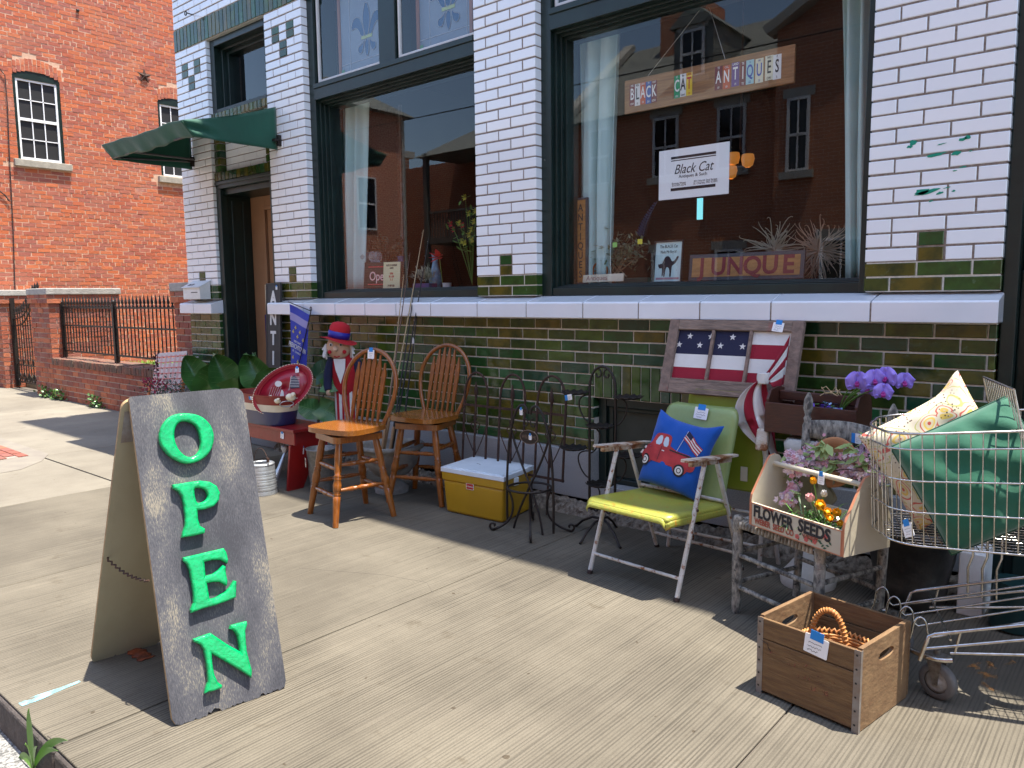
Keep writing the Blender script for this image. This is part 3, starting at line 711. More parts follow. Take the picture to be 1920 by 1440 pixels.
# ------------------------------------------------------------------ low wall, piers, fence, gate
def brickbox(mb, x0, x1, y0, y1, z0, z1, pitch=.078, L=.215, j=.006, rough=.004):
    r = 0; z = z0
    while z+pitch*.6 < z1:
        zz = min(z+pitch-.013, z1)
        x = x0-(L/2 if r % 2 else 0)
        while x < x1-.02:
            a, b = max(x, x0), min(x+L-.013, x1); x += L
            if b-a < .03: continue
            d = -abs(rnd(-rough, rough))*.7; e = [rnd(-j*.6, j*.6) for _ in range(4)]
            mb.add([(a,y0+.04,z),(b,y0+.04,z),(b,y0+.04,zz),(a,y0+.04,zz),(a+e[0],y0+d,z),(b,y0+d,z+e[1]*.5),(b+e[2]*.3,y0+d,zz),(a,y0+d,zz+e[3]*.5)], [(4,5,6,7),(0,1,5,4),(1,2,6,5),(2,3,7,6),(3,0,4,7)], 0)
        y = y0-(L/2 if r % 2 else 0)
        while y < y1-.02:
            a, b = max(y, y0), min(y+L-.011, y1); y += L
            if b-a < .03: continue
            d = abs(rnd(-rough, rough))*.7
            mb.add([(x1-.04,a,z),(x1-.04,b,z),(x1-.04,b,zz),(x1-.04,a,zz),(x1+d,a,z),(x1+d,b,z),(x1+d,b,zz),(x1+d,a,zz)], [(4,5,6,7),(0,1,5,4),(1,2,6,5),(2,3,7,6),(3,0,4,7)], 0)
        z += pitch; r += 1
    mb.box(x0+.006, x1-.005, y0+.005, y1-.006, z0, z1, 1)
M_['pier_brick'] = mat('weathered_brick', (.3,.09,.05), .9, island=[(.38,.11,.05),(.31,.085,.045),(.44,.14,.065),(.25,.08,.055),(.36,.095,.045),(.28,.11,.08)], col2=(.21,.085,.06), scale=5, contrast=(.5,.8), bump=.7, bscale=30,
    spots=[((.5,.45,.38), 7, .68, .82)])
M_['stone_cap'] = mat('grey_stone_cap', (.38,.37,.34), .9, col2=(.27,.265,.25), scale=8, bump=.5, bscale=40)
PB = [M_['pier_brick'], mat('grey_mortar', (.56,.48,.39), .95, col2=(.42,.35,.28), scale=30)]
def gate_pier(x0, x1, y0, y1, h, label):
    t = thing('brick_pier', label, 'gate pier', ((x0+x1)/2, (y0+y1)/2, 0), 'brick piers along the yard fence')
    mb = MB(); brickbox(mb, x0, x1, y0, y1, 0, h-.13, rough=.012); mb.build('shaft', PB, t)
    mb = MB(); brickbox(mb, x0-.03, x1+.04, y0-.03, y1+.03, h-.13, h, rough=.008); mb.build('shaft', PB, t)
    mb = MB(); mb.box(x0-.04, x1+.06, y0-.04, y1+.06, h, h+.10); mb.build('cap', M_['stone_cap'], t, bevel=.012)
gate_pier(-16.35, -15.36, 4.44, 5.25, 1.60, 'brick gate pier with stone cap left of the iron gate')
gate_pier(-13.86, -13.10, 4.44, 5.45, 1.60, 'brick gate pier with overhanging stone cap right of the iron gate')
gate_pier(-9.06, -8.50, 4.44, 4.95, 1.60, 'brick pier with stone cap butting against the tiled shop')
LW = thing('low_wall', 'low weathered red brick wall under the iron fence', 'wall', (-11.1, 4.6, 0))
mb = MB(); brickbox(mb, -13.10, -9.06, 4.44, 4.80, 0, .52, rough=.006); mb.build('wall_face', PB, LW)
mb = MB(); x = -13.09
while x < -9.1:
    mb.box(x, x+.066, 4.425+rnd(-.006,.006), 4.82, .524, .628+rnd(-.008,.004), 0); x += .0745
mb.box(-13.1, -9.06, 4.436, 4.80, .52, .615, 1)
mb.build('coping', [mat('stained_coping_brick', (.22,.08,.05), .95, island=[(.25,.09,.055),(.18,.07,.05),(.30,.12,.075),(.15,.08,.06)], col2=(.12,.085,.06), scale=7, spots=[((.5,.42,.33), 5, .66, .8)], bump=.6, bscale=30), PB[1]], LW, bevel=.004)
FE = thing('iron_fence', 'black iron fence of spear topped bars on the low brick wall', 'fence', (-11.2, 4.62, .63))
mb = MB()
for zz in (1.40, 1.13, .735): mb.box(-13.1, -9.06, 4.61, 4.632, zz-.012, zz+.012)
mb.build('rail', M_['black_iron'], FE)
n = 0; x = -13.02
while x < -9.1:
    mb = MB(); mb.tube([(x,4.62,.73),(x,4.62,1.44)], .0095, 6)
    mb.lathe([(.009,1.40),(.018,1.415),(.018,1.425),(.009,1.44),(.020,1.47),(.014,1.50),(.001,1.575)], 6, 0, Matrix.Translation((x,4.62,0)))
    mb.build('spear_bar', M_['black_iron'], FE); x += .1105; n += 1
for X in (-13.08, -11.20, -9.10):
    mb = MB(); mb.box(X-.028, X+.028, 4.592, 4.648, .63, 1.46); mb.ball((X,4.62,1.48), .03); mb.build('post', M_['black_iron'], FE)
GT = thing('iron_gate', 'black wrought iron gate with scrolls and a swept top between brick piers', 'gate', (-14.6, 4.62, 0))
mb = MB(); g0, g1 = -15.33, -13.92
for X in (g0, g1): mb = MB(); mb.box(X-.035, X+.035, 4.585, 4.655, 0.03, 1.56); mb.build('post', M_['black_iron'], GT)
def gtop(u): return 1.20+.42*(1/(1+math.exp(-(u-.55)*9)))
mb = MB()
for dz in (0, -.12):
    mb.tube([(g0+(g1-g0)*i/20, 4.62, gtop(i/20)+dz) for i in range(21)], .014, 6)
mb.box(g0, g1, 4.61, 4.63, .10, .125); mb.box(g0, g1, 4.61, 4.63, .40, .42)
mb.build('frame', M_['black_iron'], GT)
for i in range(1, 12):
    u = i/12; X = g0+(g1-g0)*u; h = gtop(u)+.16
    mb = MB(); mb.tube([(X,4.62,.10),(X,4.62,h-.04)], .009, 6)
    mb.lathe([(.009,h-.10),(.022,h-.08),(.009,h-.06),(.024,h-.02),(.001,h+.06)], 6, 0, Matrix.Translation((X,4.62,0)))
    mb.build('spear_bar', M_['black_iron'], GT)
for i in range(0, 12, 2):
    X = g0+(g1-g0)*(i+1)/12; mb = MB()
    for s in (-1, 1):
        mb.tube([(X+s*(.01+.055*math.sin(t)), 4.62, .13+.07*(1-math.cos(t))) for t in [k*PI/8 for k in range(13)]], .007, 5)
        mb.tube([(X+s*(.01+.035*math.sin(t)), 4.62, .42+.05*(1-math.cos(t))) for t in [k*PI/8 for k in range(13)]], .006, 5)
    mb.build('scrollwork', M_['black_iron'], GT)
# ------------------------------------------------------------------ buildings over the street (seen in the shop glass)
def brickshader(name, axis, c1, c2, mo):
    mt = bpy.data.materials.new(name); mt.use_nodes = True; n = mt.node_tree.nodes; l = mt.node_tree.links
    b = n['Principled BSDF']; b.inputs['Roughness'].default_value = .9
    tc = n.new('ShaderNodeTexCoord'); sp = n.new('ShaderNodeSeparateXYZ'); cb = n.new('ShaderNodeCombineXYZ')
    l.new(tc.outputs['Object'], sp.inputs[0]); l.new(sp.outputs[axis], cb.inputs[0]); l.new(sp.outputs[2], cb.inputs[1])
    bk = n.new('ShaderNodeTexBrick'); bk.inputs['Scale'].default_value = 1; bk.inputs['Brick Width'].default_value = .225; bk.inputs['Row Height'].default_value = .078
    bk.inputs['Mortar Size'].default_value = .007; bk.inputs['Color1'].default_value = (*c1, 1); bk.inputs['Color2'].default_value = (*c2, 1); bk.inputs['Mortar'].default_value = (*mo, 1)
    l.new(cb.outputs[0], bk.inputs[0]); l.new(bk.outputs[0], b.inputs['Base Color'])
    bp = n.new('ShaderNodeBump'); bp.inputs['Strength'].default_value = .4; bp.inputs['Distance'].default_value = .01; bp.invert = True
    l.new(bk.outputs[1], bp.inputs['Height']); l.new(bp.outputs[0], b.inputs['Normal']); return mt
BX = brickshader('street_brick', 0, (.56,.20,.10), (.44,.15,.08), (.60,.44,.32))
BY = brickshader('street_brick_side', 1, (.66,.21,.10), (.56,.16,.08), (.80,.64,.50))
SLATE = mat('grey_slate', (.17,.18,.165), .85, col2=(.27,.28,.25), scale=5, stretch=(1,1,9), bump=.6, bscale=14)
COPE = mat('pale_coping', (.45,.43,.38), .9)
DARKW = mat('dark_window_glass', (.012,.015,.02), .1)
def oppwin(par, x0, x1, z0, z1, Y):
    mb = MB(); f = .06
    for q in ((x0,x0+f,z0,z1),(x1-f,x1,z0,z1),(x0+f,x1-f,z1-f,z1),(x0+f,x1-f,z0,z0+f),(x0+f,x1-f,(z0+z1)/2-.03,(z0+z1)/2+.03),((x0+x1)/2-.015,(x0+x1)/2+.015,z0+f,z1-f)):
        mb.box(q[0], q[1], Y-.02, Y+.05, q[2], q[3])
    w_ = mb.build('window', WHITE, par)
    mb = MB(); mb.box(x0+f, x1-f, Y, Y+.01, z0+f, z1-f); mb.build('pane', DARKW, w_)
    mb = MB(); mb.box(x0-.12, x1+.12, Y, Y+.12, z0-.16, z0); mb.box(x0-.1, x1+.1, Y, Y+.04, z1, z1+.2); mb.build('sill', COPE, w_)
def chimney(mb, x0, x1, y0, y1, z0, z1): mb.box(x0, x1, y0, y1, z0, z1)
Yf = -9.0
OA = thing('brick_house', 'brick house over the street with grey roof, dormer and chimney', 'house', (-10, -12, 0))
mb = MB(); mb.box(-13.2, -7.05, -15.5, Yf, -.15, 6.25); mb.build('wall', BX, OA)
mb = MB(); mb.prism([(Yf+.25,6.2),(Yf-3.2,8.9),(-15.7,6.2)], 6.1, 0, Matrix(((0,0,1,-13.15),(1,0,0,0),(0,1,0,0),(0,0,0,1)))); rf = mb.build('roof', SLATE, OA)
mb = MB(); mb.box(-11.6, -10.2, -12.6, -11.4, 7.2, 9.6); mb.build('chimney', BX, rf)
mb = MB(); mb.beam((-13.1,Yf+.3,6.3),(-13.1,Yf-3.2,9.05),.35,.16); mb.beam((-7.1,Yf+.3,6.3),(-7.1,Yf-3.2,9.05),.35,.16); mb.build('coping', COPE, rf)
mb = MB(); mb.box(-9.95, -8.88, Yf-2.6, Yf-.2, 6.5, 8.15); mb.prism([(-10.05,8.15),(-8.78,8.15),(-9.42,8.7)], 2.5, 0, Matrix(((1,0,0,0),(0,0,-1,Yf-.1),(0,1,0,0),(0,0,0,1)))); dm = mb.build('dormer', SLATE, rf)
oppwin(OA, -9.75, -9.1, 6.9, 8.05, Yf-.19)
for x in (-12.4, -10.4, -8.62): oppwin(OA, x, x+.72, 4.5, 6.0, Yf+.01)
for x in (-12.4, -10.4, -8.62): oppwin(OA, x, x+.72, .9, 2.6, Yf+.01)
OB = thing('brick_house', 'tall brick house with a stepped gable right of the dormer house', 'house', (-3, -12, 0))
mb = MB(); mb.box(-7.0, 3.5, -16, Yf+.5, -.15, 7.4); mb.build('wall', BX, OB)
mb = MB(); mb.prism([(-7.0,7.4),(3.5,7.4),(-1.7,10.2)], 6.5, 0, Matrix(((1,0,0,0),(0,0,-1,Yf+.4),(0,1,0,0),(0,0,0,1)))); rf = mb.build('roof', BX, OB)
mb = MB(); mb.beam((-7.2,Yf+.5,7.3),(-1.7,Yf+.5,10.3),.5,.2); mb.beam((3.7,Yf+.5,7.3),(-1.7,Yf+.5,10.3),.5,.2); mb.build('coping', COPE, rf)
for x in (-6.72, -4.6, -2.3): oppwin(OB, x, x+.5, 4.2, 5.8, Yf+.51)
for x in (-5.9, -3.4, -1): oppwin(OB, x, x+.9, .9, 2.7, Yf+.51)
OC = thing('brick_house', 'brick house with a sunlit side wall and hipped roof at the far corner', 'house', (-24, -8, 0))
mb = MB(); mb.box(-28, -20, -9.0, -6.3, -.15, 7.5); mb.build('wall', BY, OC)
mb = MB(); mb.hexa([(-28.2,-9.3,7.5),(-19.7,-9.3,7.5),(-19.7,-6.0,7.5),(-28.2,-6.0,7.5)], [(-26,-7.7,8.9),(-22,-7.7,8.9),(-22,-7.6,8.9),(-26,-7.6,8.9)]); mb.build('roof', SLATE, OC)
mb = MB(); mb.tube([(-19.93,-8.93,0),(-19.93,-8.93,7.4)], .06, 6); mb.build('downpipe', COPE, OC)
for y in (-7.75,):
    mb = MB()
    for q in ((y,y+.06,3.7,5.4),(y+.74,y+.8,3.7,5.4),(y+.06,y+.74,5.34,5.4),(y+.06,y+.74,3.7,3.76),(y+.06,y+.74,4.5,4.56)): mb.box(-20.02,-19.96,q[0],q[1],q[2],q[3])
    w_ = mb.build('window', WHITE, OC); mb = MB(); mb.box(-20.01,-19.98,y+.06,y+.74,3.76,5.34); mb.build('pane', DARKW, w_)
OD = thing('porch_house', 'dark brick house with an upstairs railed porch in shadow', 'house', (-17, -12, 0))
mb = MB(); mb.box(-32, -13.3, -16, -11.5, -.15, 6.4); mb.build('wall', BX, OD)
mb = MB(); mb.hexa([(-19.8,-16,6.4),(-13.2,-16,6.4),(-13.2,-9.3,6.2),(-19.8,-9.3,6.2)], [(-19.8,-14,8.3),(-13.2,-14,8.3),(-13.2,-13.9,8.3),(-19.8,-13.9,8.3)]); mb.build('roof', SLATE, OD)
mb = MB(); mb.box(-19.5, -13.4, -11.5, -9.4, 3.3, 3.5); mb.box(-19.5, -13.4, -9.5, -9.42, 4.3, 4.38)
for i in range(46): mb.box(-19.45+i*.132, -19.41+i*.132, -9.48, -9.44, 3.5, 4.3)
for x in (-19.4, -16.4, -13.5): mb.box(x-.08, x+.08, -9.55, -9.38, -.15, 6.3)
mb.build('porch', mat('grey_porch_paint', (.16,.15,.13), .6), OD)
oppwin(OD, -18, -17.1, 4.0, 5.7, -11.49); oppwin(OD, -15.9, -15, 4.0, 5.7, -11.49)
for (x0, x1) in ((-60,-28.5), (4.5, 16), (16.5, 30)):
    t = thing('brick_house', {-60:'long brick row far down the street to the left', 4.5:'flat roofed brick block across the street to the right', 16.5:'plain brick block at the right end of the street'}[x0], 'house', ((x0+x1)/2, -12, 0))
    mb = MB(); mb.box(x0, x1, -17, Yf+rnd(-.3,.3), -.15, 8.2); mb.build('wall', BX, t)
    x = x0+1
    while x < x1-1.5: oppwin(t, x, x+.9, 4.4, 6.1, Yf+.31); oppwin(t, x, x+.9, 1.0, 2.9, Yf+.31); x += 2.4
    mb = MB(); mb.box(x0-.2, x1+.2, -17.2, Yf+.5, 8.2, 8.5); mb.build('cornice', COPE, t)
mb = MB(); mb.box(-60, 40, -9.2, -6.2, -.15, .0); lab(mb.build('pavement', M_['kerb']), kind='structure')
# overhead service wires across the street
for k, (z0, z1) in enumerate(((7.2, 6.6), (6.1, 6.0))):
    mb = MB(); mb.tube([(-30+60*i/30, -3.2-k*.6, z0+(z1-z0)*i/30-.5*math.sin(PI*i/30)) for i in range(31)], .012, 4)
    lab(mb.build('overhead_wire', M_['black']), ['upper black service wire strung along the street','lower black service wire strung along the street'][k], 'wire', 'wires along the street')
# ------------------------------------------------------------------ more materials
def wood(name, c1, c2, rough=.6, scale=9, stretch=(1,1,12), coat=0, bump=.2, spots=None, contrast=(.35,.65)):
    return mat(name, c1, rough, col2=c2, scale=scale, stretch=stretch, coat=coat, bump=bump, bscale=scale*2.2, spots=spots, contrast=contrast, detail=8)
M_['oak'] = wood('golden_oak', (.29,.092,.012), (.165,.046,.005), .28, 16, (6,6,1), .4, .08)
M_['oak_seat'] = wood('golden_oak_seat', (.32,.115,.017), (.22,.07,.009), .25, 14, (1,8,6), .5, .05)
M_['board_paint'] = mat('weathered_black_board', (.085,.085,.10), .75, col2=(.125,.12,.125), scale=3, spots=None, bump=.3, bscale=40, stretch=(9,9,1))
def weathered():
    mt = bpy.data.materials.new('weathered_black_board'); mt.use_nodes = True; n = mt.node_tree.nodes; l = mt.node_tree.links
    b = n['Principled BSDF']; b.inputs['Roughness'].default_value = .7
    tc = n.new('ShaderNodeTexCoord'); mp = n.new('ShaderNodeMapping'); mp.inputs['Scale'].default_value = (95, 95, 1.1); l.new(tc.outputs['Object'], mp.inputs[0])
    g = n.new('ShaderNodeTexNoise'); g.inputs['Scale'].default_value = 3.2; g.inputs['Detail'].default_value = 9; g.inputs['Roughness'].default_value = .7; l.new(mp.outputs[0], g.inputs['Vector'])
    k = n.new('ShaderNodeTexNoise'); k.inputs['Scale'].default_value = 4.5; k.inputs['Detail'].default_value = 5
    mp2 = n.new('ShaderNodeMapping'); mp2.inputs['Scale'].default_value = (1.6,1.6,.55); l.new(tc.outputs['Object'], mp2.inputs[0]); l.new(mp2.outputs[0], k.inputs['Vector'])
    ad = n.new('ShaderNodeMath'); ad.operation = 'ADD'; l.new(g.outputs[0], ad.inputs[0]); l.new(k.outputs[0], ad.inputs[1])
    rp = n.new('ShaderNodeValToRGB'); e = rp.color_ramp.elements
    e[0].position = .42; e[0].color = (.035,.036,.045,1); e[1].position = .62; e[1].color = (.25,.22,.165,1)
    m_ = n.new('ShaderNodeMath'); m_.operation = 'MULTIPLY'; m_.inputs[1].default_value = .5; l.new(ad.outputs[0], m_.inputs[0]); l.new(m_.outputs[0], rp.inputs[0])
    q = e.new(.53); q.color = (.075,.076,.088,1); q = e.new(.57); q.color = (.125,.12,.112,1)
    l.new(rp.outputs[0], b.inputs['Base Color'])
    bp = n.new('ShaderNodeBump'); bp.inputs['Strength'].default_value = .45; bp.inputs['Distance'].default_value = .003; l.new(g.outputs[0], bp.inputs['Height']); l.new(bp.outputs[0], b.inputs['Normal']); return mt
M_['board_paint'] = weathered()
M_['ply_edge'] = mat('bare_plywood_edge', (.42,.30,.15), .85, col2=(.28,.18,.09), scale=30)
M_['olive_paint'] = mat('cream_painted_plywood', (.34,.30,.19), .7, col2=(.29,.25,.155), scale=2.5, spots=[((.12,.08,.04), 3, .74, .86)], bump=.15, bscale=30)
M_['open_green'] = mat('bright_green_plastic', (.0,.36,.11), .24, col2=(.0,.27,.08), scale=14, bump=.5, bscale=45, coat=.3, spots=[((.25,.30,.18), 38, .71, .74)])
M_['red_paint'] = mat('worn_red_paint', (.26,.010,.008), .35, col2=(.19,.008,.008), scale=4, spots=[((.55,.45,.36), 16, .70, .74)], bump=.2, bscale=20, coat=.2)
M_['galv'] = mat('galvanised_steel', (.55,.58,.60), .42, metal=.65, col2=(.38,.40,.42), scale=12, detail=8)
M_['navy'] = mat('navy_enamel', (.012,.02,.075), .3, col2=(.02,.03,.10), scale=4, coat=.3)
M_['cream'] = mat('cream_enamel', (.72,.66,.50), .4, col2=(.62,.56,.42), scale=6)
M_['crimson'] = mat('crimson_enamel', (.34,.012,.03), .3, col2=(.28,.01,.025), scale=4, coat=.3)
M_['stone'] = mat('cast_stone', (.30,.29,.26), .9, col2=(.18,.17,.155), scale=9, bump=.5, bscale=60)
M_['stone_white'] = mat('white_cast_stone', (.55,.54,.50), .85, col2=(.44,.43,.40), scale=6, bump=.3, bscale=50)
M_['yellow'] = mat('mustard_plastic', (.46,.27,.010), .38, col2=(.40,.23,.010), scale=3, spots=[((.3,.19,.03), 8, .68, .9)])
M_['lid'] = mat('white_plastic_lid', (.66,.74,.80), .42, col2=(.58,.66,.72), scale=5, spots=[((.3,.3,.28), 12, .70, .85)])
M_['black_pack'] = M_['black_iron']
M_['rust_white'] = mat('chipped_white_tube', (.62,.61,.57), .5, col2=(.50,.48,.43), scale=20, spots=[((.24,.085,.025), 26, .56, .64), ((.06,.03,.02), 60, .66, .70)], bump=.4, bscale=90)
M_['rust_heavy'] = mat('rusty_white_armrest', (.60,.58,.52), .6, col2=(.42,.25,.12), scale=10, spots=[((.20,.07,.02), 13, .50, .60)], bump=.5, bscale=90)
M_['chair_green'] = mat('pale_green_enamel', (.22,.30,.10), .35, col2=(.29,.38,.14), scale=3, spots=[((.36,.17,.05), 22, .70, .76),((.22,.28,.12), 5, .62, .8)], bump=.15, bscale=50, coat=.2)
M_['seat_sunlit'] = mat('sunlit_green_enamel', (.40,.40,.06), .4, col2=(.33,.35,.06), scale=4, spots=[((.50,.22,.03), 34, .56, .68),((.30,.12,.03), 60, .66, .72)], bump=.3, bscale=80, coat=.15)  # yellower than the backrest: sunlight put into the seat colour, with rust spots
M_['chair_olive'] = mat('olive_green_enamel', (.22,.27,.02), .38, col2=(.18,.22,.015), scale=3, spots=[((.25,.11,.03), 26, .70, .76)], coat=.2)
M_['truck_blue'] = mat('bright_blue_cotton', (.0,.085,.42), .9, col2=(.0,.07,.36), scale=6, bump=.3, bscale=260, sheen=.2)
M_['truck_red'] = mat('printed_red', (.50,.045,.05), .85, col2=(.33,.03,.035), scale=16)
M_['fab_white'] = mat('white_cloth', (.72,.71,.68), .9, col2=(.64,.63,.60), scale=5, bump=.2, bscale=150)
M_['fab_red'] = mat('dark_red_cloth', (.30,.010,.03), .9, col2=(.25,.008,.025), scale=5, bump=.2, bscale=150)
M_['fab_navy'] = mat('navy_cloth', (.012,.014,.045), .9, col2=(.018,.02,.055), scale=5, bump=.2, bscale=150)
M_['barn'] = wood('weathered_barn_wood', (.27,.19,.15), (.15,.11,.09), .9, 12, (2,2,2), 0, .6, spots=[((.28,.07,.06), 7, .6, .74)])
M_['barn_h'] = wood('weathered_barn_wood_rail', (.29,.21,.165), (.14,.105,.085), .9, 9, (1.2,8,8), 0, .6, spots=[((.30,.09,.07), 7, .62, .76)])
M_['dark_wood'] = wood('dark_stained_wood', (.075,.022,.010), (.045,.013,.007), .55, 8, (2,9,9), .1, .15, spots=[((.4,.28,.18), 26, .76, .79)])
M_['grey_wood'] = wood('flaking_grey_wood', (.36,.34,.29), (.07,.066,.06), .9, 14, (3,3,1.5), 0, .5, contrast=(.38,.62), spots=[((.03,.028,.026), 30, .60, .66)])
M_['rush'] = mat('woven_grey_rush', (.42,.39,.33), .9, col2=(.12,.11,.09), scale=26, stretch=(1,4,1), bump=.6, bscale=60)
M_['seed_cream'] = mat('cream_painted_box', (.50,.455,.35), .6, col2=(.44,.395,.30), scale=3, spots=[((.42,.22,.12), 18, .70, .8)], bump=.1, bscale=40)
M_['seed_edge'] = mat('terracotta_edge_paint', (.50,.20,.10), .7, col2=(.38,.14,.07), scale=14)
M_['crate'] = wood('old_crate_wood', (.185,.105,.042), (.11,.057,.023), .8, 7, (1.3,1.3,11), 0, .35, spots=[((.10,.05,.025), 9, .66, .82)])
M_['crate_end'] = wood('old_crate_end_wood', (.20,.12,.055), (.135,.072,.031), .8, 8, (6,1.4,3), 0, .3, spots=[((.14,.08,.04), 8, .66, .8)])
M_['strap'] = mat('dull_steel_strap', (.30,.29,.28), .55, metal=.5, col2=(.22,.16,.12), scale=14)
M_['wicker'] = mat('honey_wicker', (.50,.22,.06), .5, col2=(.32,.12,.03), scale=24)
M_['rubber'] = mat('grey_rubber', (.16,.155,.145), .75, col2=(.10,.095,.09), scale=14)
M_['green_velvet'] = mat('green_cloth', (.004,.105,.055), .8, col2=(.003,.085,.045), scale=4, sheen=.4, bump=.25, bscale=26)
M_['doll_red'] = mat('red_felt', (.45,.01,.02), .9, col2=(.38,.008,.015), scale=6)
M_['doll_blue'] = mat('royal_blue_satin', (.02,.02,.30), .45)
M_['skin_cloth'] = mat('flesh_cloth', (.62,.40,.26), .9)
M_['terracotta'] = mat('terracotta_hat', (.42,.19,.08), .8, col2=(.34,.15,.06), scale=6)
M_['olive_cloth'] = mat('sage_cloth', (.26,.24,.15), .9, col2=(.20,.19,.12), scale=4)
M_['stem'] = mat('green_stem', (.10,.22,.03), .5)
M_['tulip_y'] = mat('yellow_petal', (.80,.45,.01), .5, col2=(.75,.35,.01), scale=20)
M_['tulip_p'] = mat('pink_petal', (.75,.33,.36), .5, col2=(.70,.50,.48), scale=20)
M_['blossom'] = mat('pale_pink_blossom', (.62,.42,.48), .7, island=[(.66,.44,.50),(.58,.40,.50),(.70,.58,.60),(.60,.30,.36),(.62,.52,.62)])
M_['twig'] = mat('dark_twig', (.05,.025,.02), .8)
M_['leaf_pale'] = mat('pale_green_leaf', (.26,.34,.12), .6, island=[(.22,.32,.10),(.34,.42,.16)])
M_['magenta'] = mat('magenta_petal', (.38,.01,.07), .6, island=[(.40,.01,.09),(.24,.005,.05)])
M_['orchid'] = mat('violet_orchid_petal', (.27,.19,.72), .5, col2=(.38,.27,.78), scale=30)
M_['orchid_c'] = mat('magenta_orchid_throat', (.35,.02,.25), .5)

def curve_shape(loops, ext=.01, bev=0.0):
    cu = bpy.data.curves.new('c', 'CURVE'); cu.dimensions = '2D'; cu.fill_mode = 'BOTH'; cu.extrude = ext; cu.bevel_depth = bev; cu.bevel_resolution = 2; cu.offset = -bev*.5
    for lp in loops:
        sp = cu.splines.new('POLY'); sp.points.add(len(lp)-1); sp.use_cyclic_u = True
        for i, p in enumerate(lp): sp.points[i].co = (p[0], p[1], 0, 1)
    ob = bpy.data.objects.new('c', cu); COL.objects.link(ob)
    me = bpy.data.meshes.new_from_object(ob.evaluated_get(bpy.context.evaluated_depsgraph_get()))
    bpy.data.objects.remove(ob); bpy.data.curves.remove(cu)
    vs = [v.co.copy() for v in me.vertices]; fs = [tuple(p.vertices) for p in me.polygons]; bpy.data.meshes.remove(me); return vs, fs
def smoothloop(pts, it=2):
    for _ in range(it):
        out = []
        for i in range(len(pts)):
            a, b = pts[i], pts[(i+1) % len(pts)]
            out += [(a[0]*.75+b[0]*.25, a[1]*.75+b[1]*.25), (a[0]*.25+b[0]*.75, a[1]*.25+b[1]*.75)]
        pts = out
    return pts
def trace(pts, s, ox, oy, M):     # outline points read on a real plane -> that plane's own 2D coordinates
    Mi = M.inverted(); N = M.to_3x3().col[2]; P = M.translation; out = []
    for x, y in pts:
        q = Mi @ ip(ox+x/s, oy+y/s, P, N); out.append((q.x, q.y))
    return out

# ------------------------------------------------------------------ OPEN sandwich board
FLp, FRp, RLp = Vector((-2.574,1.166,0)), Vector((-2.505,1.582,0)), Vector((-3.342,1.184,0))
U = (FRp-FLp).normalized(); Wd = (FRp-FLp).length
TLp = Vector((-2.875,1.199,1.15)); RRp = RLp+U*Wd
SB = thing('sandwich_board', 'weathered black wooden sandwich board with raised green letters spelling OPEN', 'sandwich board', (-2.93,1.38,0))
MF = frame(FLp, U, TLp-FLp); HF = (TLp-FLp).length
def board_outline(W_, H, seed, r1=.03, r2=.035):
    rr = random.Random(seed); out = []
    n = 46
    for i in range(n+1):        # ragged bottom edge
        x = r1+(W_-2*r1)*i/n; k = abs(rr.gauss(0, .0035)); 
        if .25 < i/n < .38 or .80 < i/n < .84: k += rr.uniform(0, .018)
        out.append((x, k))
    out += [(W_-.008, .008), (W_, r1)]
    for i in range(6): a = math.radians(90*i/5); out.append((W_-r2+r2*math.cos(a), H-r2+r2*math.sin(a)))
    for i in range(6): a = math.radians(90+90*i/5); out.append((.012+.012*math.cos(a), H-.012+.012*math.sin(a)))
    out += [(0, r1), (.009, .009)]
    return out
mb = MB(); mb.prism(board_outline(Wd, HF, 3), .018, 0, MF, z0=-.018, side=1)
mb.build('front_panel', [M_['board_paint'], M_['ply_edge']], SB)
yy_ = (TLp+U*Wd+Vector((-.022,0,-.004)))-RRp; HR = yy_.length; yy_.normalize(); zz_ = (-U).cross(yy_).normalized()
MR = Matrix(((-U.x,yy_.x,zz_.x,RRp.x),(-U.y,yy_.y,zz_.y,RRp.y),(-U.z,yy_.z,zz_.z,RRp.z),(0,0,0,1)))
mb = MB(); mb.prism(board_outline(Wd, HR-.005, 5), .016, 0, MR, z0=-.016, side=1)
mb.build('rear_panel', [M_['olive_paint'], M_['ply_edge']], SB)
Oo = [(840,305),(930,318),(1000,370),(1035,440),(1038,510),(1010,590),(950,645),(870,672),(800,665),(720,620),(665,560),(640,500),(643,440),(668,380),(715,330),(770,310)]
Oi = [(850,350),(905,375),(935,420),(950,480),(955,530),(940,590),(900,630),(855,637),(815,620),(775,580),(750,530),(738,480),(740,430),(755,385),(790,355)]
Po = [(742,842),(865,822),(940,812),(1010,820),(1060,850),(1082,900),(1075,950),(1040,990),(980,1012),(912,1020),(918,1100),(935,1150),(970,1170),(968,1192),(895,1210),(815,1222),(820,1195),(835,1150),(838,1080),(828,990),(812,920),(785,880),(745,858)]
Pi_ = [(882,855),(940,848),(985,865),(1008,905),(1000,950),(960,975),(905,985)]
Ee = [(778,103),(900,75),(1055,38),(1070,60),(1083,112),(1080,128),(1040,105),(980,105),(912,122),(918,180),(922,238),(985,220),(1030,190),(1055,160),(1065,165),(1065,200),(1078,260),(1075,285),(1030,262),(985,262),(930,272),(940,330),(952,400),(1000,390),(1070,350),(1110,310),(1135,268),(1142,270),(1138,375),(1100,392),(990,430),(900,455),(835,480),(832,468),(852,420),(852,350),(840,270),(825,190),(805,140),(780,118)]
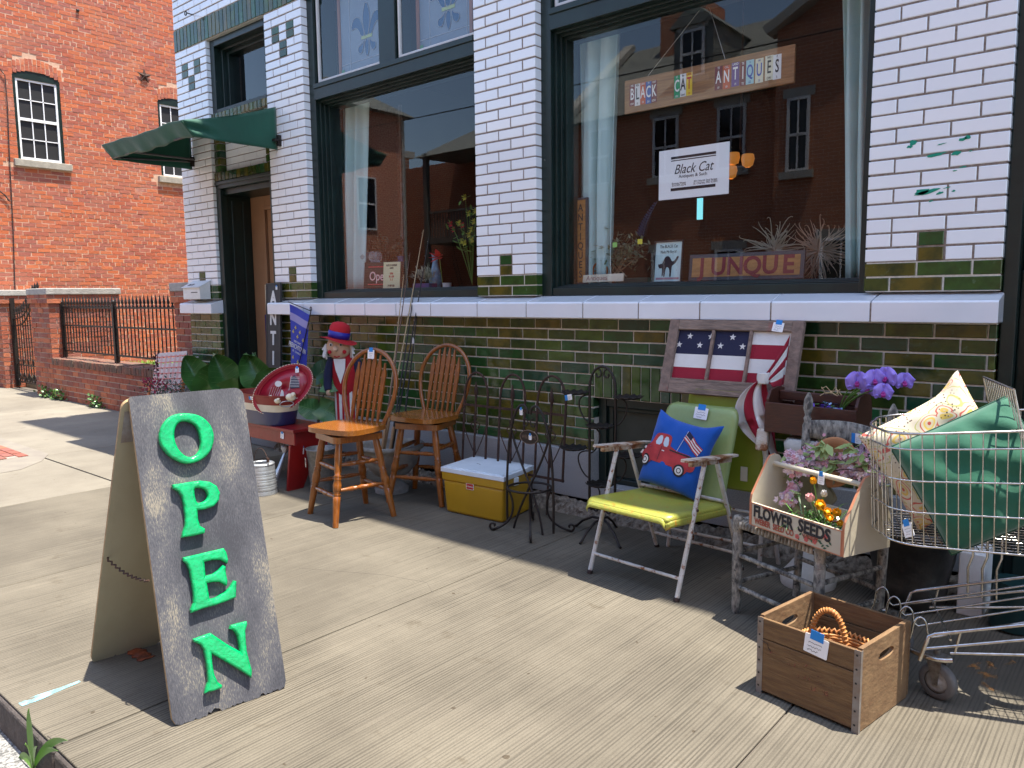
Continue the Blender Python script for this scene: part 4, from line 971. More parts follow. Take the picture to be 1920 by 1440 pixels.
Nn = [(852,682),(965,642),(1000,665),(1080,720),(1185,778),(1180,720),(1165,650),(1140,610),(1112,598),(1115,585),(1160,572),(1215,558),(1218,570),(1205,620),(1208,680),(1215,760),(1235,840),(1252,900),(1250,938),(1200,905),(1080,830),(965,765),(970,850),(985,930),(1010,985),(1040,1008),(1038,1020),(990,1035),(935,1050),(938,1035),(955,980),(952,900),(940,820),(925,750),(900,710),(855,690)]
MFr = MF @ Matrix.Translation((0,0,.022))
for nm, loops, s, ox, oy, screws in (('O',[Oo,Oi],4.0,140,700,[(953,370),(748,600)]),('P',[Po,Pi_],4.0,140,700,[(843,868),(1047,890),(903,1157)]),
        ('E',[Ee],3.789,140,1020,[(1048,70),(872,158),(908,407),(1125,330)]),('N',[Nn],3.789,140,1020,[(1187,610),(948,700),(995,1000)])):
    tl = [trace(lp, s, ox, oy, MFr) for lp in loops]
    if nm == 'O': tl = [smoothloop(t, 2) for t in tl]
    elif nm == 'P': tl = [tl[0], smoothloop(tl[1], 2)]
    vs, fs = curve_shape(tl, .0055, .0085)
    mb = MB(); mb.add([(v.x, v.y, v.z*(1.15 if v.z > 0 else 1)+.0135) for v in vs], fs, 0, False, MF)
    lt = mb.build('letter', [M_['open_green']], SB)
    lt['label'] = {'O':'round green letter O','P':'green letter P','E':'green letter E','N':'green letter N'}[nm]
    for (a, b) in trace(screws, s, ox, oy, MFr):
        mb = MB(); mb.lathe([(.0045,.024),(.0045,.0285),(.002,.0295)], 8, 0, MF @ Matrix.Translation((a,b,0))); mb.build('screw', M_['strap'], lt)
mb = MB(); a = ip(192,1045, MR.translation, MR.to_3x3().col[2]); b = ip(280,1090, MF.translation, MF.to_3x3().col[2])-MF.to_3x3().col[2]*.02
a = a+U*.01; pts = []
for i in range(22):
    t = i/21; p = a.lerp(b, t); p.z -= .02*math.sin(PI*t); pts.append(p+U*(.004 if i % 2 else -.004)+Vector((0,0,.002 if i % 2 else -.002)))
mb.tube(pts, .0035, 5); mb.ball(a, .011, 6); mb.build('chain', M_['rust_iron'], SB)
mb = MB(); MT = MR @ Matrix.Translation((0,0,-.0175))
mb.prism([(Wd-.10,HR-.18),(Wd-.012,HR-.18),(Wd-.012,HR-.05),(Wd-.04,HR-.05)], .0008, 0, MT, z0=-.001)
mb.build('hinge_plate', M_['strap'], SB)
mb = MB(); c = G(262,1228); mb.grid(lambda u,v: Vector((c.x+.07*(u-.5)*2, c.y+.03*(v-.5)*2+.006*math.sin(u*20), .004+.014*math.sin(PI*v)*math.sin(PI*u)+.002*math.sin(u*31+v*9))), 20, 8)
lab(mb.build('crumpled_bag', mat('rust_orange_foil', (.30,.07,.02), .6, col2=(.10,.03,.015), scale=30), solid=.002), 'crumpled rust orange bag on the pavement inside the sandwich board', 'litter')

# ------------------------------------------------------------------ arrow-back swivel chairs
TURN = [(0,.020),(.05,.020),(.30,.0245),(.36,.0255),(.375,.018),(.39,.0275),(.405,.019),(.42,.026),(.50,.029),(.56,.022),(.575,.027),(.59,.018),(.605,.028),(.62,.019),(.66,.024),(.85,.0255),(1,.021)]
RUNG = [(0,.009),(.12,.012),(.30,.0165),(.36,.013),(.38,.0175),(.41,.012),(.5,.0195),(.59,.012),(.62,.0175),(.64,.013),(.70,.0165),(.88,.012),(1,.009)]
def swivel_chair(cx, cy, rl, rs, label, tag=False):
    t = thing('swivel_chair', label, 'chair', (cx, cy, 0), 'golden oak arrow back swivel chairs')
    B = Matrix.Translation((cx,cy,0)) @ Matrix.Rotation(rl, 4, 'Z'); S = Matrix.Translation((cx,cy,0)) @ Matrix.Rotation(rs, 4, 'Z')
    feet = [(-.215,-.215),(.215,-.215),(.215,.215),(-.215,.215)]; L = []
    for (x, y) in feet:
        a = B @ Vector((x,y,0)); b = B @ Vector((x*.62,y*.62,.545)); L.append((a, b))
        mb = MB(); mb.lathe_ab(a, b, TURN, 14); mb.build('leg', M_['oak'], t)
    def at(i, z): a, b = L[i]; return a.lerp(b, z/.545)
    for i, j, z in ((0,1,.19),(2,3,.19),(1,2,.235),(3,0,.235),(0,1,.37),(2,3,.37),(1,2,.40),(3,0,.40)):
        mb = MB(); mb.lathe_ab(at(i,z), at(j,z), RUNG, 10); mb.build('stretcher', M_['oak'], t)
    mb = MB(); mb.prism(rrect(.36,.36,.04,4,-.18,-.18), .042, 0, B, z0=.545); mb.build('base_plate', M_['oak'], t, bevel=.006)
    mb = MB(); mb.lathe([(.10,.587),(.10,.602)], 20, 0, B); mb.build('swivel', M_['black_iron'], t)
    out = []
    for i in range(40):
        a = 2*PI*i/40; c, s = math.cos(a), math.sin(a); p = 4.2
        rx = .235*abs(c)**(2/p)*(1 if c >= 0 else -1); ry = .215*abs(s)**(2/p)*(1 if s >= 0 else -1)
        if ry > 0: rx *= 1-.14*(ry/.215)
        out.append((rx, ry))
    mb = MB(); mb.prism(out, .034, 0, S, z0=.602); mb.build('seat', M_['oak_seat'], t, bevel=.012, seg=3)
    # bow back, leaning to the rear
    def bow(a): # a 0..1 round the bow
        th = PI*a; hw = .195+.03*math.sin(th); x = -hw*math.cos(th)
        if a < .22 or a > .78:
            k = a/.22 if a < .22 else (1-a)/.22
            x = (-1 if a < .5 else 1)*(.165+.080*math.sin(k*PI/2)); z = .625+.26*k
        else:
            th = PI*(a-.22)/.56; x = -.245*math.cos(th); z = .885+.250*math.sin(th)
        return Vector((x, .165+.10*(z-.62)/.5, z))
    path = [bow(i/44) for i in range(45)]
    mb = MB()
    for k in range(len(path)-1): pass
    mb.tube([S @ p for p in path], .0155, 10); mb.build('back_bow', M_['oak'], t)
    for i in range(6):
        u = (i-2.5)/2.5; xb = u*.125; xt = u*.185
        zt = .885+.250*math.sqrt(max(0, 1-(xt/.245)**2))
        a = Vector((xb, .150, .63)); b = Vector((xt, .165+.10*(zt-.62)/.5, zt-.008)); d = b-a; Ln = d.length
        M = S @ frame(a, Vector((1,0,0)), d)
        prof = [(0,.0065),(.10,.0075),(.16,.008),(.22,.013),(.55,.0165),(.80,.0195),(.86,.0145),(.93,.0075),(1,.006)]
        o = [(w_, t_*Ln) for t_, w_ in prof]+[(-w_, t_*Ln) for t_, w_ in reversed(prof)]
        mb = MB(); mb.prism(o, .012, 0, M, z0=-.006); mb.build('spindle', M_['oak'], t, bevel=.003)
    if tag:
        p = S @ Vector((.0,.150+.105,1.135)); price_tag(frame(p+Vector((0,-.008,0)), S.to_3x3() @ Vector((1,0,0)), Vector((0,.1,1))), t, .062, .062, seed=3)
    return t
swivel_chair(-4.235, 3.245, math.radians(-13), math.radians(7), 'golden oak arrow back swivel chair in front, its seat in the sun', True)
swivel_chair(-4.16, 3.90, math.radians(21), math.radians(4), 'golden oak arrow back swivel chair behind, in the shade close to the wall')

# ------------------------------------------------------------------ cool box
CB = thing('cool_box', 'mustard yellow plastic cool box with a white lid and red badge', 'cool box', (-3.555,3.91,0))
A_, B_, C_, D_ = [Vector(p) for p in ((-3.80,3.69,0),(-3.24,3.72,0),(-3.31,4.13,0),(-3.87,4.12,0))]
ctr = (A_+B_+C_+D_)/4
def ring(k, z): return [Vector((ctr.x+(p.x-ctr.x)*k, ctr.y+(p.y-ctr.y)*k, z)) for p in (A_,B_,C_,D_)]
mb = MB(); mb.hexa(ring(.90,.0), ring(.955,.235)); mb.build('body', M_['yellow'], CB, bevel=.022, seg=4)
mb = MB(); mb.hexa(ring(.972,.232), ring(.985,.292)); mb.build('rim', M_['yellow'], CB, bevel=.008, seg=3)
mb = MB(); mb.hexa(ring(1.0,.290), ring(.995,.322)); mb.hexa(ring(.92,.3215), ring(.91,.328)); mb.build('lid', M_['lid'], CB, bevel=.008, seg=3)
MC = frame(ring(.935,.14)[0]+Vector((0,-.001,0)), B_-A_, Vector((0,-.0,1)))
pc = ip(882,912, MC.translation, MC.to_3x3().col[2]); q = MC.inverted() @ pc
BM = MC @ Matrix.Translation((q.x, q.y, .004))
mb = MB(); mb.prism(rrect(.066,.044,.005,3,-.033,-.022), .002, 0, BM); mb.prism(rrect(.058,.036,.004,3,-.029,-.018), .0012, 1, BM, z0=.002); put_text(mb, 'Coleman', BM, .0165, 0, z=.0036, ext=.0004)
mb.build('badge', [M_['fab_white'], mat('badge_red', (.42,.02,.02), .4)], CB)
mb = MB(); p = ring(.995,.30)[1].lerp(ring(.995,.30)[2], .38); mb.cbox((p.x+.004, p.y, .262), .012, .045, .055); mb.build('latch', M_['lid'], CB, bevel=.005)
mb = MB(); c = ctr+Vector((-.07,-.03,.3285)); mb.tube([c+Vector((.02*math.cos(t), .010*math.sin(t)+.004*t, 0)) for t in [i*.3 for i in range(12)]], .0015, 4); mb.build('scribble', M_['ink'], CB)

# ------------------------------------------------------------------ iron trellis with three arches and spearheads
TR = thing('garden_trellis', 'rusty iron garden trellis of three arches with spearheads leaning by the wall', 'trellis', (-3.47,4.08,0))
def ty(z): return 4.03+.075*z
ar = ((-3.935,-3.705,.95),(-3.585,-3.355,.955),(-3.245,-3.005,.965))
for (x0,x1,zt_) in ar:
    mb = MB(); r = (x1-x0)/2; cx = (x0+x1)/2; zc_ = zt_-r*1.5
    pts = [(x0,ty(.26),.26)]+[(cx-r*math.cos(PI*i/14), ty(zc_+r*1.5*math.sin(PI*i/14)), zc_+r*1.5*math.sin(PI*i/14)) for i in range(15)]+[(x1,ty(.26),.26)]
    mb.tube(pts, .0085, 6); mb.build('arch', M_['rust_iron'], TR)
    mb = MB(); mb.tube([(cx,ty(.0),.02),(cx,ty(.8),.80)], .008, 6)
    mb.lathe([(.004,.755),(.012,.765),(.012,.78),(.022,.80),(.016,.84),(.002,.885)], 4, 0, Matrix.Translation((cx,ty(.8),0)))
    mb.build('spear', M_['rust_iron'], TR)
    mb = MB()
    for s in (-1,1):
        mb.tube([(cx+s*(.004+.045*math.sin(k*PI/8)*(1-k/26)), ty(.6), .52+.10*(k/8)-.02*(k/8)**2) for k in range(14)], .004, 5)
        mb.tube([(cx+s*.11*(1-k/8), ty(.5), .56-.22*(k/8)**.8) for k in range(9)], .004, 5)
    mb.tube([(cx,ty(.5),.34),(cx,ty(.5),.62)], .0045, 5)
    mb.build('scroll', M_['rust_iron'], TR)
mb = MB(); mb.box(-3.945,-2.995,ty(.7)-.004,ty(.7)+.006,.70,.716); mb.build('rail', M_['rust_iron'], TR)
mb = MB(); mb.box(-3.945,-2.995,ty(.27)-.004,ty(.27)+.006,.262,.278); mb.build('rail', M_['rust_iron'], TR)

# ------------------------------------------------------------------ welcome plant stand
WS = thing('plant_stand', 'black iron plant stand with crossed curved legs and an oval WELCOME plaque', 'plant stand', (-3.03,3.73,0))
cx, cy = -3.03, 3.73
def bez(P, n=18):
    out = []
    m_ = len(P)-1
    for i in range(n+1):
        t = i/n; q = [Vector(p) for p in P]
        while len(q) > 1: q = [q[k].lerp(q[k+1], t) for k in range(len(q)-1)]
        out.append(q[0])
    return out
def curl(c, r, a0, turns, dirx, diry, n=16):
    return [Vector((c.x+dirx*r*(1-i/(n*1.25))*math.cos(a0+turns*2*PI*i/n), c.y+diry*r*(1-i/(n*1.25))*math.cos(a0+turns*2*PI*i/n), c.z+r*(1-i/(n*1.25))*math.sin(a0+turns*2*PI*i/n))) for i in range(n+1)]
feet = [(-3.218,3.587),(-2.874,3.544),(-2.808,3.869),(-3.164,3.93)]
for i, (fx, fy) in enumerate(feet):
    d = Vector((fx-cx, fy-cy, 0)); dn = d.normalized(); top = Vector((cx, cy, .28))+dn*.14
    mb = MB(); path = bez([top, top+Vector((0,0,-.12))-dn*.06, Vector((cx,cy,.05))+dn*.10, Vector((fx,fy,.008))], 16)
    path += curl(Vector((fx,fy,.035)), .028, -PI/2, .85, dn.x, dn.y)
    mb.tube(path, .0075, 6); mb.build('leg', M_['black_iron'], WS)
mb = MB(); mb.tube([(cx+.14*math.cos(t), cy+.14*math.sin(t), .285) for t in [2*PI*k/30 for k in range(30)]], .0075, 6, closed=True); mb.build('pot_ring', M_['black_iron'], WS)
for s in (-1, 1):
    mb = MB(); mb.tube(bez([(cx+s*.19,cy,.02),(cx+s*.20,cy,.45),(cx+s*.175,cy,.72),(cx+s*.10,cy,.88),(cx+s*.02,cy,.84),(cx+s*.01,cy,.76)], 26), .008, 6); mb.build('side_bow', M_['black_iron'], WS)
    mb = MB(); mb.tube(bez([(cx+s*.165,cy+.01,.68),(cx+s*.12,cy+.01,.45),(cx-s*.06,cy+.01,.25),(cx-s*.12,cy-.02,.0)], 20), .0075, 6); mb.build('cross_rod', M_['black_iron'], WS)
    mb = MB(); mb.tube(curl(Vector((cx+s*.035,cy,.70)), .032, PI/2, .9, s, 0), .0045, 5); mb.build('scroll', M_['black_iron'], WS)
mb = MB(); PM = frame((cx+.01,cy-.012,.615), (1,0,0), (0,0,1)); mb.prism([(.072*math.cos(t), .044*math.sin(t)) for t in [2*PI*k/28 for k in range(28)]], .004, 0, PM)
mb.tube([(.072*math.cos(t), .044*math.sin(t), .004) for t in [2*PI*k/28 for k in range(28)]], .0025, 5, 1, closed=True, M=PM)
put_text(mb, 'WELCOME', PM, .030, 1, z=.0045, ext=.0006, sx=.80)
mb.build('plaque', [M_['black_iron'], mat('worn_bronze', (.16,.11,.08), .6)], WS)
price_tag(PM @ Matrix.Translation((.012,.018,.003)), WS, .022, .034, seed=5)
price_tag(frame((cx-.055,cy-.01,.79), (1,0,0), (0,0,1)), WS, .024, .04, seed=6)

# ------------------------------------------------------------------ tiered stand
TS = thing('tiered_stand', 'tall black iron tiered stand with arched top and scalloped shelves', 'plant stand', (-2.61,3.93,0))
mb = MB(); yy = 3.93; mb.tube([(-2.705,yy,.16)]+[(-2.61-.095*math.cos(PI*i/12), yy, .93+.14*math.sin(PI*i/12)) for i in range(13)]+[(-2.515,yy,.16)], .0085, 8); mb.build('frame', M_['black_iron'], TS)
mb = MB()
for s in (-1, 1): mb.tube(curl(Vector((-2.61+s*.035,yy,1.02)), .033, PI*.55, .8, s, 0), .0055, 5)
mb.build('top_scroll', M_['black_iron'], TS)
def scallop(cx_, cy_, z, r=.088):
    mb = MB(); n = 48
    prof = [(.001,0),(r*.5,0),(r*.8,.004),(r,.016)]
    vs = []; fs = []
    for k, (rr, zz) in enumerate(prof):
        for j in range(n):
            a = 2*PI*j/n; w_ = 1+.06*math.sin(a*12)*(k/3); vs.append((cx_+rr*w_*math.cos(a), cy_+rr*w_*math.sin(a), z+zz+.005*math.sin(a*12)*(k == 3)))
    for k in range(3):
        for j in range(n): fs.append((k*n+j, k*n+(j+1) % n, (k+1)*n+(j+1) % n, (k+1)*n+j))
    mb.add(vs, fs, 0, True); o = mb.build('shelf', M_['black_iron'], TS, solid=.003); return o
for (x, z, s) in ((-2.805,.885,-1),(-2.415,.885,1),(-2.61,.69,0),(-2.815,.53,-1),(-2.42,.53,1),(-2.61,.325,0)):
    scallop(x, yy-.02, z)
    mb = MB(); base = Vector((-2.705 if s <= 0 else -2.515, yy, z-.12)); sg = s if s else 1
    mb.tube(bez([base+Vector((0,0,.12)), Vector((x-sg*.02,yy,z-.005)), Vector((x+sg*.02,yy,z-.03)), base+Vector((sg*.06,0,-.04)), base+Vector((sg*.01,0,-.05))], 14), .005, 5); mb.build('bracket', M_['black_iron'], TS)
for (fx, fy) in ((-2.62,3.72),(-2.40,3.80),(-2.63,4.12),(-2.84,3.98)):
    mb = MB(); c = Vector((-2.61,yy,.0)); d = (Vector((fx,fy,0))-c); mb.tube([c+Vector((0,0,.11)), c+d*.35+Vector((0,0,.105)), c+d*.75+Vector((0,0,.06)), c+d+Vector((0,0,.012)), c+d*1.07+Vector((0,0,.006))], .0085, 6)
    mb.build('foot', M_['black_iron'], TS)
mb = MB()
for s in (-1,1):
    mb.tube([(-2.61+s*.095,yy,.3)]+curl(Vector((-2.61+s*.055,yy,.17)), .045, PI*.2, .8, s, 0), .0055, 5)
mb.tube([(-2.705,yy,.17),(-2.515,yy,.17)], .007, 6)
mb.build('base_scroll', M_['black_iron'], TS)
price_tag(frame((-2.78,yy-.11,.895), (.9,-.3,.2), (.2,-.1,1)), TS, .05, .035, 'side', seed=8)

# ------------------------------------------------------------------ folding metal chair
OC_ = Vector((-2.298,3.339,0)); CU = Vector((.995,-.097,0)); CWv = Vector((.097,.995,0))
FM = Matrix(((CU.x,CWv.x,0,OC_.x),(CU.y,CWv.y,0,OC_.y),(0,0,1,0),(0,0,0,1)))
FC = thing('folding_chair', 'pale green metal folding chair with rusty white tube frame and a seat tinted yellow as if sunlit', 'chair', tuple(OC_+CU*.28+CWv*.3))
def pan(o, n1=26, n2=18): pass
def shell(mb, fn, nu, nv, mi=0, th=.006): mb.grid(fn, nu, nv, mi)
mb = MB()
def seat_fn(u, v):      # u across, v front to back ; rolled edges
    x = .0+.555*u; y = -.055+.56*v; z = .440-.045*v
    z += .016*math.sin(PI*v)*0-.014*math.sin(PI*u)*math.sin(PI*min(1,v*1.1))
    e = min(u, 1-u)*.555; 
    if v < .10: z -= .020*(1-v/.10)**2
    if e < .03: z -= .022*(1-e/.03)**2
    r = .05
    if v < .12: x += (0.5-u)*.06*(1-v/.12)**2
    return Vector((x, y, z))
mb.grid(lambda u,v: seat_fn(u,v), 40, 40, 0, M=FM)
mb.grid(lambda u,v: seat_fn(u, 0)+Vector((0, -.012*math.sin(PI*v*.6)+.004*v, -.026*v)), 40, 8, 0, M=FM)
for uu in (0, 1):
    mb.grid(lambda u,v,uu=uu: seat_fn(uu, u)+Vector((0,0,-.035*v)), 30, 4, 0, M=FM)
mb.build('seat', [M_['seat_sunlit']], FC, solid=.003)
def back_fn(u, v):
    yb, yt, z0, z1 = .475, .625, .40, .885
    y = yb+(yt-yb)*v; z = z0+(z1-z0)*v; x0, x1 = .035+.02*v, .520
    r = .055; dx = 0
    if v > .86: k = (v-.86)/.14; ins = r*(1-math.sqrt(max(0, 1-k*k))); x0 += ins; x1 -= ins
    x = x0+(x1-x0)*u; e = min(u, 1-u)*.48; et = (1-v)*.5
    y += -.010*math.sin(PI*u)+(.020*(1-min(e,.03)/.03)**2)+(.02*(1-min(et,.03)/.03)**2)
    return Vector((x, y, z))
mb = MB(); mb.grid(back_fn, 40, 40, 0, M=FM); mb.build('backrest', M_['chair_green'], FC, solid=.004)
price_tag(FM @ frame((.31,.60,.875), (1,0,0), (0,.25,1)), FC, .085, .065, rot=-.06, seed=12)
for X in (0., .556):
    mb = MB(); mb.tube([(X,0,.0),(X,.238,.665)], .0125, 10, M=FM); mb.build('front_leg', M_['rust_white'], FC)
    mb = MB(); mb.tube([(X,.345,.655),(X,.626,.0)], .0125, 10, M=FM); mb.build('rear_leg', M_['rust_white'], FC)
    mb = MB(); 
    o = [(-.035,.0),(.035,.0),(.030,.14),(.027,.46),(.018,.50),(-.018,.50),(-.027,.46),(-.032,.14)]
    A = FM @ Matrix.Translation((X,.045,.690)) @ Matrix.Rotation(math.radians(-5), 4, 'X')
    mb.prism(smoothloop(o,1), .010, 0, A); mb.box(-.012,.012,.06,.44,-.028,.0,0,A)
    mb.build('armrest', M_['rust_heavy'], FC, bevel=.005)
    for (p, q) in (((X,0,0),(X,.006,.018)), ((X,.626,0),(X,.62,.018))):
        mb = MB(); mb.tube([p, q], .0155, 10, M=FM); mb.build('foot_cap', mat('brown_rubber', (.03,.015,.012), .7), FC)
for (y, z) in ((.035,.105),(.585,.10),(.45,.415)):
    mb = MB(); mb.tube([(0,y,z),(.556,y,z)], .009 if z < .4 else .010, 8, M=FM); mb.build('crossbar', M_['rust_white'], FC)
for X in (-.014, .570):
    mb = MB(); mb.ball(FM @ Vector((X,.155,.43)), .008, 6); mb.build('bolt', M_['rust_iron'], FC)

# ------------------------------------------------------------------ blue truck cushion
def cushion(mb, M, w, h, d, n=26, mi=0, pinch=.10, wr=.0, seed=0, ears=None):
    rr = random.Random(seed); ph = [rr.uniform(0,6) for _ in range(6)]
    def f(s):
        def g(u, v):
            a, b = u*2-1, v*2-1
            k = 1-pinch*(1-b*b)*abs(a)**2*0; x = a*(1-pinch*(1-abs(b)**2)*1.0)*w/2 if True else a*w/2; y = b*(1-pinch*(1-abs(a)**2))*h/2
            t = max(0, (1-a**4)*(1-b**4))**.42
            z = s*t*d/2
            z += s*wr*math.sin(7*a+ph[0]+3*b)*math.sin(5*b+ph[1])*t+s*wr*.7*math.sin(16*a*b+ph[2])*t*(1-t*.6)
            if ears:
                for (ea, eb, ex, ey, ez) in ears:
                    q = math.exp(-((a-ea)**2+(b-eb)**2)/.09); x += ex*q; y += ey*q; z += ez*q
            return Vector((x, y, z))
        return g
    mb.grid(f(1), n, n, mi, M=M); mb.grid(lambda u,v: f(-1)(1-u, v), n, n, mi, M=M)
    return f(1)
TC = thing('truck_cushion', 'bright blue cushion printed with a red pickup truck on the green chair', 'cushion', tuple(FM @ Vector((.27,.41,.44))))
PMx = FM @ frame((.262,.435,.620), (.985,.05,-.165), (.10,.30,.95))
mb = MB(); top = cushion(mb, PMx, .375, .40, .125, 44, 0, .07, .004, 4, ears=[(1,1,.02,.03,0),(-1,1,-.0,.02,0)])
mb.build('cover', M_['truck_blue'], TC)
def onc(x, y, lift=.003):     # a point on the cushion face
    u, v = x/.375+.5, y/.40+.5
    p = top(min(max(u,0),1), min(max(v,0),1)); return Vector((x, y, p.z+lift))
def patch(mb, out, mi, lift=.003):
    cx_ = sum(p[0] for p in out)/len(out); cy_ = sum(p[1] for p in out)/len(out); k = len(out)
    rings = [[(cx_+(x-cx_)*t, cy_+(y-cy_)*t) for x, y in out] for t in (1,.66,.33)]
    vs = [onc(x, y, lift) for r in rings for x, y in r]+[onc(cx_, cy_, lift)]; fs = []
    for r in range(2):
        for i in range(k): fs.append((r*k+i, r*k+(i+1) % k, (r+1)*k+(i+1) % k, (r+1)*k+i))
    for i in range(k): fs.append((2*k+i, 2*k+(i+1) % k, 3*k))
    mb.add(vs, fs, mi, True, PMx)
def circ(x, y, r, n=20, s=1): return [(x+r*math.cos(2*PI*i/n), y+r*s*math.sin(2*PI*i/n)) for i in range(n)]
S_ = lambda pts: [((x-150)*.00136-.014, (y)*.00136-.058) for x, y in pts]   # drawing units -> cushion
mb = MB()
body = S_([(0,0),(8,28),(30,52),(52,58),(62,100),(75,112),(128,116),(142,104),(144,62),(262,58),(268,20),(262,-2),(236,-4),(60,-6),(20,-8)])
patch(mb, smoothloop(body,1), 0, .0022)
patch(mb, circ(*S_([(42,8)])[0], .048, 22), 0, .0026); patch(mb, circ(*S_([(208,6)])[0], .048, 22), 0, .0026)
patch(mb, smoothloop(S_([(68,64),(80,102),(100,104),(100,64)]),1), 2, .0030); patch(mb, smoothloop(S_([(108,64),(108,104),(128,104),(136,64)]),1), 2, .0030)
for cxx in (42, 208):
    c = S_([(cxx,-10)])[0]; patch(mb, circ(*c, .034), 1, .0034); patch(mb, circ(*c, .024), 3, .0038); patch(mb, circ(*c, .015), 1, .0042); patch(mb, circ(*c, .010), 3, .0046)
patch(mb, S_([(-6,8),(0,24),(14,24),(10,6)]), 3, .0032); patch(mb, circ(*S_([(12,38)])[0], .008, 10), 3, .0034)
patch(mb, S_([(145,60),(262,56),(262,50),(145,54)]), 1, .0032); patch(mb, S_([(102,4),(104,62),(106,62),(104,4)]), 1, .0031); patch(mb, S_([(110,48),(122,48),(122,44),(110,44)]), 3, .0033)
mb.tube([onc(*p) for p in S_([(176,60),(196,150)])], .0012, 4, 3, M=PMx)
fo = [(200,152),(222,138),(250,112),(276,98),(262,66),(236,80),(208,104),(186,118)]
for i in range(7):
    a0, a1 = i/7, (i+1)/7
    L_ = [(200,152),(226,134),(250,112),(276,98)]; R_ = [(186,116),(210,102),(236,80),(262,64)]
    st = [(L_[k][0]+(R_[k][0]-L_[k][0])*a0, L_[k][1]+(R_[k][1]-L_[k][1])*a0) for k in range(4)]+[(L_[k][0]+(R_[k][0]-L_[k][0])*a1, L_[k][1]+(R_[k][1]-L_[k][1])*a1) for k in (3,2,1,0)]
    patch(mb, S_(st), 0 if i % 2 == 0 else 3, .0034)
patch(mb, S_([(200,152),(226,134),(219,117),(193,134)]), 4, .0042)
mb.build('print', [M_['truck_red'], M_['black'], mat('print_pale_blue', (.50,.60,.68), .8), M_['fab_white'], M_['fab_navy']], TC)

# ------------------------------------------------------------------ second green chair standing folded behind
GC = thing('folding_chair', 'olive green metal folding chair standing folded behind the pale green one', 'chair', (-1.84,4.0,0))
mb = MB()
def gb(u, v):
    x0, x1 = -2.085, -1.600; r = .04; z = .42+.54*v; ins = 0
    if v > .9: k = (v-.9)/.1; ins = r*(1-math.sqrt(max(0,1-k*k)))
    x = x0+ins+(x1-x0-2*ins)*u; e = min(min(u,1-u)*.48, (1-v)*.54); return Vector((x, 3.98+.09*v-.02*(1-min(e,.025)/.025)**2, z))
mb.grid(gb, 36, 36, 0); mb.build('backrest', M_['chair_olive'], GC, solid=.004)
for (a, b) in (((-1.56,3.90,.70),(-1.62,4.0,.0)),((-2.10,3.97,.66),(-2.19,4.01,.0)),((-1.585,3.93,.70),(-1.56,4.12,.0)),((-2.06,4.0,.70),(-2.10,4.15,.0))):
    mb = MB(); mb.tube([a, b], .0125, 8); mb.build('leg', M_['rust_white'], GC)
mb = MB(); mb.hexa([(-1.60,3.84,.685),(-1.53,3.84,.685),(-1.545,3.90,.69),(-1.60,3.90,.69)], [(-1.60,3.86,.80),(-1.54,3.86,.80),(-1.545,3.93,.80),(-1.60,3.93,.80)]); mb.build('armrest', M_['rust_heavy'], GC, bevel=.012)
for z, y in ((.12,3.99),(.30,4.0)):
    mb = MB(); mb.tube([(-2.19,y,z),(-1.60,y,z)], .009, 8); mb.build('crossbar', M_['rust_white'], GC)
mb = MB(); mb.box(-1.735,-1.695,3.985,3.987,.475,.555); mb.build('paper_label', M_['cream'], GC)
# ------------------------------------------------------------------ flag in an old window frame
FF = thing('window_frame', 'old weathered wooden window frame holding a bunched stars and stripes cloth', 'window frame', (-1.9,4.12,.93))
bl, br_ = WP(1250,730,4.06), WP(1503,742,4.06); tl, tr_ = WP(1266,602,4.20), WP(1508,600,4.20)
XF0, XF1 = -2.285, -1.480
FRM = frame((XF0, 4.055, .925), (1,0,0), (0,.14,.425)); HFr = .445; WFr = XF1-XF0
mb = MB(); mb.box(0,.062,0,HFr,-.018,.018,0,FRM); mb.build('stile', M_['barn'], FF, bevel=.003)
mb = MB(); mb.box(WFr-.062,WFr,0,HFr,-.018,.018,0,FRM); mb.build('stile', M_['barn'], FF, bevel=.003)
mb = MB(); mb.box(.062,WFr-.062,0,.088,-.016,.016,0,FRM); mb.build('rail', M_['barn_h'], FF, bevel=.003)
mb = MB(); mb.box(.062,WFr-.062,HFr-.060,HFr,-.016,.016,0,FRM); mb.build('rail', M_['barn_h'], FF, bevel=.003)
iw = WFr-.124; z0f, z1f = .088, HFr-.060
for k in (1, 2):
    x = .062+iw*k/3; mb = MB(); mb.box(x-.009,x+.009,z0f,z1f,-.010,.014,0,FRM); mb.build('muntin', M_['barn'], FF, bevel=.002)
fl_ = MB(); hs = (z1f-z0f)
def fq(x0,x1,y0,y1,mi,z=-.004): fl_.box(x0,x1,y0,y1,z-.001,z,mi,FRM)
xb = .062+iw*.655
fq(.062, xb, z0f+hs*.51, z1f, 2)
for i,(c,a,b) in enumerate(((1,0,.24),(0,.24,.51))): fq(.062, xb, z0f+hs*a, z0f+hs*b, c, -.004)
for i,(c,a,b) in enumerate(((1,0,.20),(0,.20,.47),(1,.47,.75),(0,.75,1.0))): fq(xb, WFr-.062, z0f+hs*a, z0f+hs*b, c, -.0045)
def star(cx_, cy_, r): return [((r if i % 2 == 0 else r*.4)*math.cos(PI/2+i*PI/5)+cx_, (r if i % 2 == 0 else r*.4)*math.sin(PI/2+i*PI/5)+cy_) for i in range(10)]
for (u, v) in ((.17,.88),(.47,.88),(.77,.88),(.03,.70),(.33,.70),(.62,.70),(.92,.70)):
    fl_.prism(star(.062+(xb-.062)*u, z0f+hs*v, .021), .0008, 0, FRM, z0=-.0035)
fl_.build('flag_cloth', [M_['fab_white'], M_['fab_red'], M_['fab_navy']], FF)
